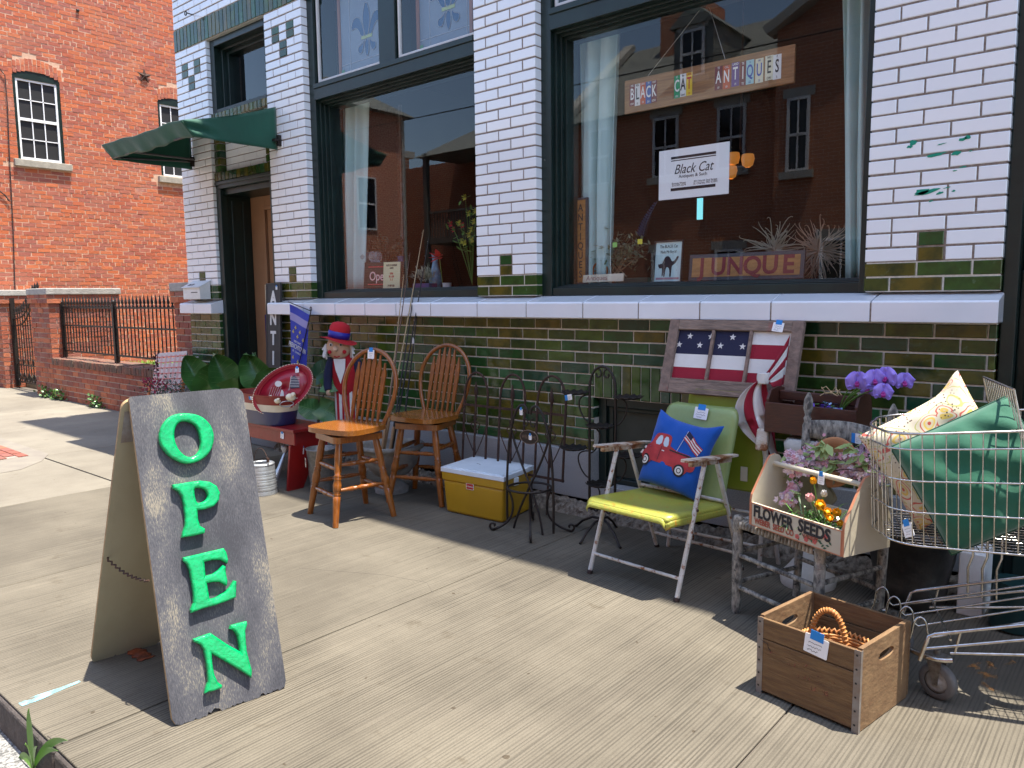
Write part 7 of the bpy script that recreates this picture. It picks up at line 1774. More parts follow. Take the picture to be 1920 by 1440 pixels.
E1 = thing('elephant_ear_plant', 'elephant ear plant with huge green leaves in front of the shop door', 'potted plant', (-7.0,3.7,0))
ez = [((-7.67,3.75),(372,718),(-.25,-.5,.85),.40,.30),((-7.5,3.7),(392,722),(.45,-.5,.75),.34,.26),((-7.1,3.7),(425,722),(-.1,-.6,.8),.44,.34),((-6.9,3.7),(444,738),(.7,-.6,.1),.40,.30),((-6.8,3.8),(468,712),(.3,-.5,.8),.34,.26),((-6.6,3.7),(492,712),(-.3,-.6,.75),.38,.30),((-6.5,3.6),(505,728),(.6,-.6,.4),.34,.26),((-6.95,3.6),(415,748),(-.7,-.5,.1),.32,.24),((-6.6,3.7),(478,700),(.1,-.3,.9),.26,.20)]
for i, (b_, px_, d_, L__, W__) in enumerate(ez):
    c = WP(px_[0], px_[1], 3.65+.04*(i % 3)); mb = MB(); bigleaf(mb, c, (d_[0]*.8, d_[0]*.6+d_[1]*.3, d_[2]), (.75+.35*math.sin(i*2.1), -.6+.3*math.cos(i*3.3), .35+.3*math.sin(i*1.3)), L__*.88, W__*.92, .85, 0, i); mb.build('leaf', [EL, VE], E1)
    mb = MB(); mb.tube(bez([Vector((-7.0,3.75,.3)), Vector((-7.0,3.75,.3)).lerp(c,.6)+Vector((0,.0,.10)), c-Vector(d_).normalized()*L__*.15], 10), .007, 6); mb.build('stem', VE, E1)
mb = MB(); mb.lathe([(.16,0),(.18,.3),(.20,.32),(.20,.36),(.17,.36),(.16,.30),(.001,.30)], 26, 0, Matrix.Translation((-7.0,3.75,0))); mb.build('pot', M_['stone_white'], E1)
E2 = thing('elephant_ear_plant', 'small elephant ear plant between the tub and the cloth doll', 'potted plant', (-5.6,4.0,0))
for i, (px_, d_, L__, W__) in enumerate((((600,700),(.8,-.3,.6),.26,.15),((612,722),(.9,-.4,.1),.20,.12),((592,770),(-.3,-.8,.1),.22,.16),((608,768),(.6,-.6,-.3),.24,.17))):
    c = WP(px_[0], px_[1], 3.95); mb = MB(); bigleaf(mb, c, (d_[0]*.8, d_[0]*.6, d_[2]), (.75,-.6,.35), L__, W__*1.2, .2, 0, i); mb.build('leaf', [mat('dark_leaf', (.018,.07,.03), .45) if i == 0 else EL, VE], E2)
    mb = MB(); mb.tube(bez([Vector((-5.65,4.0,.2)), Vector((-5.65,4.0,.5)), c], 8), .004, 5); mb.build('stem', M_['twig'], E2)
mb = MB(); mb.lathe([(.10,0),(.13,.2),(.14,.22),(.12,.22),(.001,.2)], 20, 0, Matrix.Translation((-5.65,4.0,0))); mb.build('pot', M_['stone'], E2)
# webbed lawn chairs and flower pot
LW2 = thing('lawn_chair', 'old folding lawn chair with pink and white webbing against the brick pier', 'chair', (-8.7,4.05,0))
A0, A1, A2, A3 = WP(282,745,3.98), WP(338,745,3.98), WP(338,668,4.10), WP(290,668,4.10)
LWm = frame(A0, A1-A0, A3-A0); Lw_, Lh_ = (A1-A0).length, (A3-A0).length
WEBM = [mat('pale_webbing', (.58,.52,.50), .8), mat('pink_webbing', (.62,.20,.17), .8)]
mb = MB()
for k in range(7):
    x = .03+(Lw_-.06)*k/6; mb.box(x-.035,x+.035,0,Lh_,.0,.002,0,LWm)
    for s in (-.018,.0,.018): mb.box(x+s-.0025,x+s+.0025,0,Lh_,.0022,.003,1,LWm)
for k in range(8):
    y = .02+(Lh_-.04)*k/7; mb.box(0,Lw_,y-.005,y+.005,.0032,.0045,1,LWm); mb.box(0,Lw_,y+.005,y+.05,.0012,.0018,0,LWm)
mb.build('webbing', WEBM, LW2)
mb = MB(); mb.tube([LWm @ Vector(p) for p in ((-.01,-.3,-.01),(-.01,Lh_-.05,-.01),(.03,Lh_+.01,-.01),(Lw_-.03,Lh_+.01,-.01),(Lw_+.01,Lh_-.05,-.01),(Lw_+.01,-.3,-.01))], .011, 8); mb.build('back_tube', M_['galv'], LW2)
for x in (-.03, Lw_+.03):
    mb = MB(); mb.box(x-.02,x+.02,-.02,.20,-.02,.02,0,LWm); mb.build('arm_board', mat('orange_varnished_wood', (.45,.12,.02), .5), LW2, bevel=.004)
mb = MB(); q = WP(276,735,3.75); mb.box(q.x-.02,q.x+.20,3.72,3.98,.42,.424); mb.build('seat_webbing', WEBM[1], LW2)
mb = MB()
for k in range(3): mb.tube([LWm @ Vector((Lw_+.10+.05*k,-.3,.0)), LWm @ Vector((Lw_+.10+.05*k,Lh_*.86,.0)), LWm @ Vector((Lw_+.16+.05*k,Lh_*.9,.0))], .010, 7)
lab(mb.build('folded_lawn_chair', M_['galv']), 'second lawn chair folded flat, only its blue grey tubes showing beside the webbed one', 'chair')
FP = thing('flower_pot', 'pot of magenta flowers and dark foliage in front of the lawn chair', 'potted plant', (-8.5,3.8,0))
rr = random.Random(77); mb = MB(); mf = MB()
c0_ = WP(318,738,3.8)
for k in range(1500):
    p = Vector((c0_.x+rr.gauss(0,.19), 3.8+rr.gauss(0,.10), .55+rr.gauss(0,.085)-.15*abs(rr.gauss(0,.4)))); d = Vector((rr.uniform(-1,1), rr.uniform(-1,1), rr.uniform(-.3,1)))
    leafq(mb, p, d, rr.uniform(.02,.045), rr.uniform(.004,.008), 0 if rr.random() < .8 else 1)
for k in range(60):
    p = Vector((c0_.x-.10+rr.gauss(0,.11), 3.70+rr.gauss(0,.05), .62+rr.gauss(0,.05)))
    for j in range(5):
        a = j*1.257; leafq(mf, p, Vector((math.cos(a), -.5, math.sin(a))), .018, .008)
for k in range(40):
    p = Vector((-8.45+rr.gauss(0,.05), 3.9, .70+rr.random()*.22)); leafq(mb, p, Vector((rr.uniform(-1,1), -.5, rr.uniform(-.5,1))), .035, .012, 2)
mb.tube([(-8.45,3.9,.5),(-8.46,3.9,.75),(-8.40,3.9,.95)], .004, 4, 2)
mb.build('foliage', [mat('dark_small_leaf', (.02,.045,.015), .6), mat('silvery_small_leaf', (.16,.19,.15), .6), mat('burgundy_leaf', (.06,.008,.012), .6)], FP); mf.build('flowers', M_['magenta'], FP)
mb = MB(); mb.lathe([(.16,0),(.22,.36),(.24,.38),(.23,.42),(.2,.40),(.001,.38)], 26, 0, Matrix.Translation((c0_.x,3.8,0))); mb.build('pot', M_['stone'], FP)
# grass and weeds
rr = random.Random(5)
def blades(mb, x0, x1, y0, y1, z, n, h0, h1, w=.006):
    for _ in range(n):
        x, y = rr.uniform(x0,x1), rr.uniform(y0,y1); a = rr.uniform(0,6.28); h = rr.uniform(h0,h1); dx_, dy_ = math.cos(a), math.sin(a); l_ = h*rr.uniform(.2,.6)
        mb.add([(x-dy_*w,y+dx_*w,z),(x+dy_*w,y-dx_*w,z),(x+dx_*l_*.4+dy_*w*.7,y+dy_*l_*.4-dx_*w*.7,z+h*.6),(x+dx_*l_*.4-dy_*w*.7,y+dy_*l_*.4+dx_*w*.7,z+h*.6),(x+dx_*l_,y+dy_*l_,z+h)], [(0,1,2,3),(3,2,4)], 0)
mb = MB(); blades(mb, -16.2, -8.7, 4.95, 8.5, .165, 15000, .04, .13, .007)
lab(mb.build('grass', mat('bright_lawn', (.12,.30,.02), .6, island=[(.10,.26,.02),(.20,.40,.04)])), 'bright green lawn grass in the yard behind the iron fence', 'grass', kind='stuff')
for (px_, lb) in ((88,'clump of weeds at the foot of the gate pier'),(112,'leafy weed clump right of the gate pier along the low wall'),(180,'small weed clump under the middle of the low wall')):
    p = WP(px_, 745, 4.40); mb = MB()
    for k in range(70): leafq(mb, Vector((p.x+rr.gauss(0,.10), 4.38+rr.gauss(0,.03), rr.random()**1.5*.16)), Vector((rr.uniform(-1,1), rr.uniform(-1,.2), rr.uniform(-.2,1))), .05, .02)
    lab(mb.build('weed_clump', M_['leaf']), lb, 'weed', 'weeds along the low brick wall')
WD = thing('weed', 'tall green grassy weed growing in the gutter against the kerb', 'weed', (-2.98,.80,-.15))
root = Vector((-2.945,.835,-.14))
for i, (px_, py_, w_, bow) in enumerate(((55,1328,.012,.02),(128,1388,.010,.03),(48,1396,.008,.02),(35,1428,.010,.03),(110,1408,.008,.02),(70,1400,.007,.0))):
    tip = on(px_, py_, 1, .83-.05*(i % 3)); mb = MB()
    mid = root.lerp(tip,.5)+Vector((0,0,.04+bow)); pts = bez([root, mid, tip], 10); vs = []
    for k, p in enumerate(pts):
        d = (pts[min(10,k+1)]-pts[max(0,k-1)]).normalized(); s = d.cross(Vector((.3,-1,.2))).normalized()*w_*1.3*math.sin(PI*min(1,.12+.88*(k/10)))**.8*1.1; f_ = s.cross(d).normalized()*w_*.3
        vs += [p-s+f_, p, p+s+f_]
    mb.add(vs, [q for k in range(10) for q in ((3*k,3*k+1,3*k+4,3*k+3),(3*k+1,3*k+2,3*k+5,3*k+4))], 0, True); mb.build('blade', mat('bright_grass_blade', (.12,.26,.04), .5), WD)
# dark shrub behind the fence
SBH = thing('shrub', 'small dark leafy shrub growing behind the iron fence by the gate pier', 'shrub', (-13.2,5.7,.17))
mb = MB(); ms = MB(); cx_ = SR(148,630)
bx_ = on(148,640,1,5.9)
for k in range(700):
    h = rr.random(); leafq(mb, Vector((bx_.x+rr.gauss(0,.10*(1.2-h*.6)), 5.9+rr.gauss(0,.1), .3+h*1.15)), Vector((rr.uniform(-1,1), rr.uniform(-1,1), rr.uniform(-.5,1))), .06, .02)
for k in range(6): ms.tube([(bx_.x,5.9,.17),(bx_.x+rr.uniform(-.15,.15),5.9+rr.uniform(-.1,.1),rr.uniform(.9,1.45))], .012, 5)
mb.build('foliage', mat('purple_brown_leaf', (.05,.02,.02), .6), SBH); ms.build('stem', M_['twig'], SBH)
# ------------------------------------------------------------------ what stands and hangs in the show windows
CURT = mat('aqua_curtain', (.50,.68,.67), .85, col2=(.44,.61,.60), scale=3)
def curtain(px0t, px1t, pyt, px0b, px1b, pyb, folds, label, Y=4.66):
    a, b, c, d = WP(px0t,pyt,Y), WP(px1t,pyt,Y), WP(px0b,pyb,Y), WP(px1b,pyb,Y)
    zt, zb = 3.42, 1.56; dz = a.z-c.z
    def f(u, v):
        xt, xbm = a.x+(b.x-a.x)*u, c.x+(d.x-c.x)*u; x = xt+(xbm-xt)*v
        return Vector((x+.010*math.sin(u*folds*6.28+v*2), Y+.035*math.sin(u*folds*6.28+.6*math.sin(v*3))+.012*math.sin(u*31), zt+(zb-zt)*v))
    mb = MB(); mb.grid(f, 60, 14, 0); lab(mb.build('curtain', CURT, solid=.001), label, 'curtain', 'aqua curtains in the show windows')
curtain(643,688,190,638,680,540,2.2,'long pale aqua curtain at the left of the smaller window')
curtain(1086,1165,50,1086,1150,520,2.6,'long pale aqua curtain at the left of the big window')
curtain(1570,1634,100,1582,1628,510,2.4,'long pale aqua curtain at the right of the big window')
# white poster
PS = thing('shop_notice', 'large white printed notice reading Black Cat hanging in the big window', 'sign', tuple(WP(1300,325,4.58)))
a, b, c = WP(1235,376,4.58), WP(1366,362,4.58), WP(1237,284,4.58)
W_, H_ = b.x-a.x, c.z-a.z
F = frame(a+Vector((0,0,0)), (1,0,0), (0,0,1))
mb = MB(); mb.box(0,W_,0,H_,-.004,0,0,F); mb.build('sheet', mat('bright_white_card', (.86,.88,.90), .5), PS)
mb = MB()
for y, h in ((.80,.016),(.76,.006),(.16,.016),(.20,.006)): mb.box(W_*.18,W_*.82,H_*y,H_*y+h,.0004,.0010,0,F)
put_text(mb, 'Black Cat', F, .085, 0, x=W_*.5, y=H_*.58, ext=.0005, shear=.35, sx=.82)
put_text(mb, 'Antiques & Such', F, .030, 0, x=W_*.5, y=H_*.44, ext=.0004)
put_text(mb, 'Bonnie Wyatt', F, .018, 0, x=W_*.30, y=H_*.31, ext=.0003); put_text(mb, '314 997-1274', F, .018, 0, x=W_*.30, y=H_*.265, ext=.0003)
put_text(mb, '821 North 2nd Street', F, .018, 0, x=W_*.68, y=H_*.31, ext=.0003); put_text(mb, 'St. Charles, MO 63301', F, .018, 0, x=W_*.68, y=H_*.265, ext=.0003)
mb.build('printing', M_['ink'], PS)
# licence plate sign
LP = thing('plate_sign', 'oak board with cut licence plates spelling BLACK CAT ANTIQUES hanging in the window', 'sign', tuple(WP(1330,150,4.60)))
Lx0, Lz0, Lx1, Lz1 = -2.885, 2.718, -1.735, 2.935
F = frame((Lx0,4.60,Lz0), (1,0,0), (0,0,1)); Wp = Lx1-Lx0; Hp = Lz1-Lz0
mb = MB(); mb.box(0,Wp,0,Hp,-.02,0,0,F); mb.build('board', wood('oak_board', (.34,.17,.06), (.20,.09,.03), .5, 5, (1,8,14), .1, .1), LP, bevel=.004)
plates = [('B',.062,'maroon','w'),('L',.103,'white','k'),('A',.144,'orange','w'),('C',.186,'blue','w'),('K',.228,'maroon','w'),
          ('C',.395,'green','w'),('A',.438,'white','k'),('T',.481,'yellow','r'),
          ('A',.680,'maroon','w'),('N',.733,'orange','w'),('T',.790,'purple','w'),('1',.838,'maroon','w'),('Q',.882,'aqua','b'),('U',.940,'cream','b'),('E',1.000,'cream','k'),('S',1.048,'white','k')]
pc_ = dict(maroon=(.16,.02,.03), white=(.72,.73,.72), orange=(.50,.09,.03), blue=(.03,.10,.36), green=(.02,.30,.12), yellow=(.72,.52,.02), purple=(.13,.06,.24), aqua=(.35,.58,.62), cream=(.66,.64,.48), w=(.80,.80,.78), k=(.015,.015,.02), r=(.5,.03,.02), b=(.02,.06,.35))
pm_ = {k: mat('plate_'+k, v, .4) for k, v in pc_.items()}
for i, (ch, x, bgc, fg) in enumerate(plates):
    w_ = .042 if i < 8 else (.050 if ch not in '1' else .036); dy = rnd(-.004,.004); mb = MB(); x_ = x
    ww = w_*.98; mb.box(x_-ww/2,x_+ww/2,.040+dy,.180+dy,.0006,.0022,0,F)
    put_text(mb, ch, F @ Matrix.Translation((0,0,.0024)), .104, 1, x=x_, y=.112+dy, ext=.0006, off=.0012, sx=.50)
    put_text(mb, ('MIS','PEN','LAN','19','OW','IO','llin','LAND','TE','CAL','LAND','TE','a','ois','NO','F')[i], F @ Matrix.Translation((0,0,.0024)), .020, 1, x=x_, y=.169+dy, ext=.0005, sx=.7)
    put_text(mb, ('OW','VI','19','SH','IOW','AN','Land','19','19','19','19','TE','62','19','DW','5')[i], F @ Matrix.Translation((0,0,.0024)), .020, 1, x=x_, y=.052+dy, ext=.0005, sx=.7)
    mb.build('plate', [pm_[bgc], pm_[fg]], LP)
mb = MB(); hk = Vector((-2.28,4.58,3.30)); mb.tube([F @ Vector((.18,Hp,0)), hk, F @ Vector((.72,Hp,0))], .0025, 4); mb.build('hanging_wire', mat('pale_wire', (.5,.48,.44), .4, metal=.6), LP)
# JUNQUE board, tall ANTIQUE board, small cream sign
def lettered(name, label, P0, P1, P2, text, size, horizontal=True, Y=4.60, lean=(0,.12,1), wcol=(.46,.23,.07), lcol=(.20,.025,.03), bcol=(.06,.065,.075)):
    t = thing(name, label, 'sign', tuple(P0)); F = frame(P0, P1-P0, lean); W_ = (P1-P0).length; H_ = (P2-P0).length
    mb = MB(); mb.box(0,W_,0,H_,-.022,0,0,F); mb.build('board', mat(name+'_edge', bcol, .6), t, bevel=.003)
    e = min(W_,H_)*.14; mb = MB(); mb.box(e,W_-e,e,H_-e,.0004,.002,0,F); mb.build('field', wood(name+'_field', wcol, tuple(k*.7 for k in wcol), .6, 6, (2,2,9) if not horizontal else (2,9,9), 0, .1), t)
    for i, ch in enumerate(text):
        mb = MB(); k = (i+.5)/len(text)
        if horizontal: put_text(mb, ch, F, size, 0, x=e*1.6+(W_-3.2*e)*k, y=H_*.49, z=.003, ext=.001, off=.004, sx=.95)
        else: put_text(mb, ch, F, size, 0, x=W_*.5, y=H_-e*2.5-(H_-5*e)*k, z=.003, ext=.001, off=.001, sx=.85)
        mb.build('letter', mat('letter_paint', lcol, .6) if i == 0 else bpy.data.materials['letter_paint'+('' if True else '')] if False else LCOL.setdefault(lcol, mat('letter_paint', lcol, .6)), t)
LCOL = {}
p0, p1, p2 = WP(1290,527,4.62), WP(1506,524,4.62), WP(1286,478,4.62)
p1.z = p0.z; lettered('junque_sign', 'orange wooden sign lettered JUNQUE standing at the foot of the big window', p0, p1, Vector((p0.x,p0.y,p2.z)), 'JUNQUE', .155)
p0, p1, p2 = WP(1077,534,4.60), WP(1101,533,4.60), WP(1066,374,4.60); p1.z = p0.z
lettered('antiques_plank', 'narrow upright orange wooden sign lettered ANTIQUES beside the left curtain', p0, p1, p2, 'ANTIQUES', .072, False, lean=(p2.x-p0.x, .0, p2.z-p0.z), lcol=(.07,.05,.04))
t = thing('cream_sign', 'small cream painted sign with faded red lettering lying below the green planter', 'sign', tuple(WP(1091,530,4.56)))
p0, p1 = WP(1092,530,4.56), WP(1168,527,4.56); F = frame(p0, p1-p0, (0,.2,1)); mb = MB(); mb.box(0,(p1-p0).length,0,.055,-.012,0,0,F); mb.build('board', M_['cream'], t, bevel=.002)
mb = MB(); put_text(mb, 'Antiques', F, .05, 0, x=.12, y=.028, ext=.0006); mb.build('lettering', mat('faded_rose_letter', (.42,.20,.16), .8), t)
# cat picture
CPt = thing('cat_picture', 'framed print of an arched black cat with hand lettering in the big window', 'picture', tuple(WP(1248,530,4.58)))
p0, p1, p2 = WP(1223,531,4.58), WP(1277,530,4.58), WP(1219,452,4.58); p1.z = p0.z; F = frame(p0, p1-p0, (0,.10,1)); W_, H_ = (p1-p0).length, p2.z-p0.z
mb = MB(); b_ = .010
for q in ((0,W_,0,b_),(0,W_,H_-b_,H_),(0,b_,b_,H_-b_),(W_-b_,W_,b_,H_-b_)): mb.box(q[0],q[1],q[2],q[3],-.012,.004,0,F)
mb.build('frame', M_['black'], CPt, bevel=.002)
mb = MB(); mb.box(b_,W_-b_,b_,H_-b_,-.006,-.004,0,F); mb.build('print', mat('pale_aqua_print', (.50,.66,.66), .6), CPt)
mb = MB(); Fp = F @ Matrix.Translation((0,0,-.0035))
put_text(mb, 'The BLACK Cat', Fp, .030, 0, x=W_*.5, y=H_*.86, ext=.0004, sx=.66); put_text(mb, 'Made Me Buy It!', Fp, .028, 0, x=W_*.5, y=H_*.73, ext=.0004, sx=.64)
cat = [(.22,.34),(.16,.40),(.17,.46),(.20,.44),(.26,.46),(.30,.45),(.33,.52),(.40,.62),(.50,.64),(.58,.58),(.64,.50),(.72,.52),(.78,.60),(.84,.64),(.86,.60),(.82,.54),(.76,.46),(.68,.42),(.64,.40),(.63,.28),(.62,.14),(.57,.14),(.57,.28),(.53,.36),(.46,.38),(.42,.30),(.41,.14),(.36,.14),(.36,.28),(.34,.16),(.30,.16),(.31,.30),(.29,.36)]
mb.prism(smoothloop([(x*W_, y*H_) for x, y in cat],1), .0006, 1, Fp)
for k in range(14): x, y = rnd(.14,.86)*W_, rnd(.10,.55)*H_; mb.tube([(x,y,-.0003),(x+rnd(-.02,.02),y+rnd(0,.02),-.0003)], .0007, 4, 2, M=Fp)
mb.box(W_*.1,W_*.9,H_*.08,H_*.13,-.0004,.0002,2,Fp)
mb.build('printed_picture', [M_['ink'], mat('brown_black_ink', (.03,.012,.014), .6), mat('dusty_rose_ink', (.40,.22,.25), .7)], CPt)
# planter with bushy plant, wheel ornament, metal feather, dried plants
GP = thing('succulent_trough', 'bushy grey green plant in a dark green trough in the big window', 'potted plant', tuple(WP(1165,525,4.72)))
rr = random.Random(9); c = WP(1165,478,4.72); mb = MB()
for k in range(520):
    p = c+Vector((rr.gauss(0,.095), rr.gauss(0,.05), rr.gauss(0,.05)+.01)); leafq(mb, p, Vector((rr.uniform(-1,1), rr.uniform(-1,.2), rr.uniform(-.3,1))), rr.uniform(.025,.05), rr.uniform(.007,.012))
mb.build('foliage', mat('grey_green_leaf', (.14,.18,.10), .6, island=[(.10,.14,.07),(.22,.26,.16)]), GP)
mb = MB()
for k in range(9): mb.tube([WP(1165,520,4.72)+Vector((rr.uniform(-.1,.1),0,0)), c+Vector((rr.gauss(0,.09),0,rr.gauss(-.02,.03)))], .004, 5)
mb.build('stem', mat('pale_stem', (.40,.32,.20), .7), GP)
a = WP(1190,527,4.72); mb = MB(); oval(mb, (a.x,4.72,1.547), .17, .06, [(.8,0),(1,.07),(1.03,.075),(.9,.07),(.7,.03)], 30); mb.build('trough', mat('dark_green_glaze', (.01,.07,.06), .25), GP)
for i, (px_, py_, cc) in enumerate(((1153,459,(.25,.62,.15)),(1200,453,(.72,.66,.06)))):
    q = WP(px_,py_,4.62); mb = MB(); mb.prism(rrect(.038,.034,.004,2,-.019,-.017), .001, 0, frame(q, (1,0,0), (0,0,1)))
    lab(mb.build('price_sticker', mat('sticker_%d' % i, cc, .6)), ['square lime green sticker by the bushy plant','square yellow sticker right of the bushy plant'][i], 'sticker')
q = WP(1125,508,4.66); mb = MB(); F = frame(q, (1,0,0), (0,0,1)); mb.tube([(.062*math.cos(t), .062*math.sin(t), 0) for t in [2*PI*k/28 for k in range(28)]], .007, 6, closed=True, M=F)
for k in range(12): t_ = 2*PI*k/12; mb.tube([(0,0,0),(.06*math.cos(t_), .06*math.sin(t_), 0)], .003, 4, M=F)
mb.ball(F @ Vector((.02,.07,0)), .035, 8, 1, (.7,.5,1.2)); lab(mb.build('wheel_ornament', [mat('amber_glaze', (.36,.12,.03), .3), mat('jade_glaze', (.03,.22,.12), .3)]), 'amber wheel ornament with a green figure at the left of the bushy plant', 'ornament')
mb = MB(); ax = [WP(1205,445,4.75), WP(1212,410,4.75), WP(1232,378,4.75)]; pth = bez(ax, 14)
for k, p in enumerate(pth[:-1]):
    for s in (-1, 1): leafq(mb, p, Vector((s*.8,-.1,.75)), .06*(1.1-k/16), .014)
mb.tube(pth, .003, 5); lab(mb.build('metal_feather', mat('blue_steel', (.05,.09,.17), .4, metal=.4)), 'blue steel feather standing behind the cat picture', 'ornament')
for nm, px_, py_, n_, sd, lb in (('air_plant',1452,470,46,3,'large grey air plant with curling arms on the JUNQUE sign'),('dried_root',1535,470,120,8,'tangled dried root bunch behind the right end of the JUNQUE sign')):
    r3 = random.Random(sd); c = WP(px_, py_, 4.78); mb = MB()
    for k in range(n_):
        a = r3.uniform(-.2, PI+.2) if nm == 'air_plant' else r3.uniform(0, 2*PI); L__ = r3.uniform(.10,.24) if nm == 'air_plant' else r3.uniform(.06,.21)
        d = Vector((math.cos(a), r3.uniform(-.4,.3), math.sin(a))); e = c+d*L__; m1 = c+d*L__*.4+Vector((r3.uniform(-.07,.07),0,r3.uniform(-.05,.05))); m2 = e+Vector((r3.uniform(-.05,.05),0,r3.uniform(-.06,.05)))
        P = bez([c, m1, m2, e], 9); mb.tube(P, [.0042*(1-k2/10)+.0007 for k2 in range(10)], 4)
    lab(mb.build(nm, mat(nm+'_stem', (.34,.26,.19) if nm == 'dried_root' else (.30,.30,.23), .8)), lb, 'dried plant')
# lamps inside the shop
CH = thing('ceiling_lamp', 'lit amber glass lamps hanging inside the shop behind the notice', 'lamp', tuple(WP(1385,300,6.2)))
for (px_, py_) in ((1375,300),(1402,303),(1370,325)):
    q = WP(px_, py_, 6.2); mb = MB(); mb.lathe([(.02,-.045),(.042,-.03),(.054,.02),(.048,.055),(.040,.06)], 16, 0, Matrix.Translation(q), cap=False); mb.ball(q, .025, 6, 1)
    mb.build('glass_shade', [mat('amber_lit_glass', (.6,.3,.08), .4, emit=((1.0,.36,.06), .10)), mat('bulb_glow', (1,.7,.3), .4, emit=((1,.60,.22), 1.4))], CH)
mb = MB(); q = WP(1388,280,6.2); mb.tube([q, q+Vector((0,0,1.2))], .01, 5); mb.tube([WP(1375,310,6.2), q+Vector((0,0,-.12)), WP(1402,312,6.2)], .008, 5); mb.build('stem', M_['rust_iron'], CH)
mb = MB(); a, b = WP(1307,372,7.5), WP(1316,411,7.5); mb.box(a.x,b.x,7.5,7.52,b.z,a.z)
lab(mb.build('daylight_panel', mat('glowing_cyan_panel', (.3,.8,.85), .5, emit=((.25,.85,.95), .35))), 'narrow glowing cyan panel standing for daylight at the back of the shop', 'glowing panel')  # panel glows by its own emission in place of daylight from behind
# smaller window: mirror, signs, vases, flowers
MI = thing('wall_mirror', 'tall frameless mirror standing at the left of the smaller window', 'mirror', tuple(WP(722,470,5.0)))
a, b = WP(689,215,5.05), WP(755,470,5.05); 
mmr = bpy.data.materials.new('mirror_glass'); mmr.use_nodes = True; bb_ = mmr.node_tree.nodes['Principled BSDF']; bb_.inputs['Metallic'].default_value = 1; bb_.inputs['Roughness'].default_value = .0; bb_.inputs['Base Color'].default_value = (.9,.9,.9,1)
mb = MB(); mb.box(a.x-.02,b.x,5.05,5.06,1.56,3.30); mb.build('glass', mmr, MI)
mb = MB(); mb.box(b.x,b.x+.02,5.04,5.07,1.56,3.31); mb.build('frame', M_['strap'], MI)
BR = thing('branch_plant', 'bare twiggy plant with dark leaves in front of the mirror', 'plant', tuple(WP(722,470,4.9)))
r3 = random.Random(21); c = WP(722,500,4.9); mb = MB(); ml = MB()
for k in range(16):
    a_ = r3.uniform(.3, PI-.3); L__ = r3.uniform(.18,.36); e = c+Vector((math.cos(a_)*L__, r3.uniform(-.05,.05), math.sin(a_)*L__)); P = bez([c, c.lerp(e,.5)+Vector((0,0,.07)), e], 8); mb.tube(P, [.005*(1-j/9)+.001 for j in range(9)], 4)
    for p in P[3:]:
        for _ in range(4): leafq(ml, p, Vector((r3.uniform(-1,1), r3.uniform(-.6,.2), r3.uniform(-.4,1))), .045, .010)
mb.build('stem', M_['twig'], BR); ml.build('foliage', mat('black_green_leaf', (.02,.03,.012), .6), BR)
ON = thing('open_sign', 'dark sign with red and white neon style lettering Open in the smaller window', 'sign', tuple(WP(720,540,4.60)))
p0, p1, p2 = WP(684,541,4.60), WP(757,541,4.60), WP(678,492,4.60); F = frame(p0, p1-p0, (-.01,.08,1)); W_ = (p1-p0).length; H_ = p2.z-p0.z
mb = MB(); mb.box(-.02,W_,0,H_,-.03,0,0,F); mb.build('panel', M_['black'], ON, bevel=.006)
mb = MB(); put_text(mb, 'Open', F, .115, 0, x=W_*.36, y=H_*.45, ext=.001, off=.0026); put_text(mb, 'Open', F, .115, 1, x=W_*.36, y=H_*.45, z=.003, ext=.0006)
for y in (.80,.14): mb.box(W_*.08,W_*.62,H_*y,H_*y+.008,.0004,.002,0,F)
mb.build('lettering', [mat('neon_red', (.55,.03,.05), .5), mat('neon_white', (.7,.6,.6), .5)], ON)
MQ = thing('letter_board', 'pale letter board with shop hours leaning on the Open sign', 'sign', tuple(WP(735,540,4.55)))
p0, p1, p2 = WP(718,543,4.55), WP(749,543,4.55), WP(711,492,4.55); F = frame(p0, p1-p0, (-.05,.06,1)); W_ = (p1-p0).length; H_ = p2.z-p0.z
mb = MB(); mb.box(0,W_,0,H_,-.006,0,0,F); mb.build('board', mat('pale_yellow_board', (.56,.57,.36), .6), MQ)
mb = MB()
for tx, y, s, mi in (('BLACK CAT ANTIQUES',.88,.022,0),('& SUCH',.78,.022,0),('OPEN',.58,.026,1),('FRI - SUN',.47,.026,1),('11 - 5',.36,.026,1),('314 887 4204',.14,.026,0)): put_text(mb, tx, F, s, mi, x=W_*.5, y=H_*y, ext=.0005, off=.0007, sx=.62)
mb.build('lettering', [M_['ink'], mat('red_letters', (.45,.03,.03), .6)], MQ)
for i, px_ in enumerate((684,704)):
    q = WP(px_, 488, 4.72); mb = MB(); z = q.z-.02; mb.lathe([(.035,0),(.062,.03),(.066,.055),(.050,.09),(.052,.10)], 18, 0, Matrix.Translation((q.x,4.72,z)), cap=False)
    mb.box(q.x-.05,q.x+.05,4.68,4.76,1.545,z,1)
    lab(mb.build('glass_jar', [mat('crystal_%d' % i, (.75,.8,.85), .08, trans=.85), M_['black']]), ['ribbed clear glass jar next to the curtain above the Open sign','ribbed clear glass jar, the right one above the Open sign'][i], 'jar')
for (px_, py_, lb, cc) in ((752,510,'tall slim blue and gold vase right of the mirror',(.06,.10,.22)),(816,500,'pale blue vase behind the red lily',(.12,.26,.36))):
    q = WP(px_, py_, 4.80); mb = MB(); mb.lathe([(.035,0),(.055,.05),(.06,.11),(.035,.19),(.022,.25),(.030,.31),(.036,.32)], 20, 0, Matrix.Translation((q.x,4.80,1.56)), cap=False); lab(mb.build('vase', mat('vase_glaze', cc, .25, col2=tuple(k*1.8 for k in cc), scale=30)), lb, 'vase')
RL = thing('red_lily', 'red artificial lily bloom in the smaller window', 'flowers', tuple(WP(824,480,4.7)))
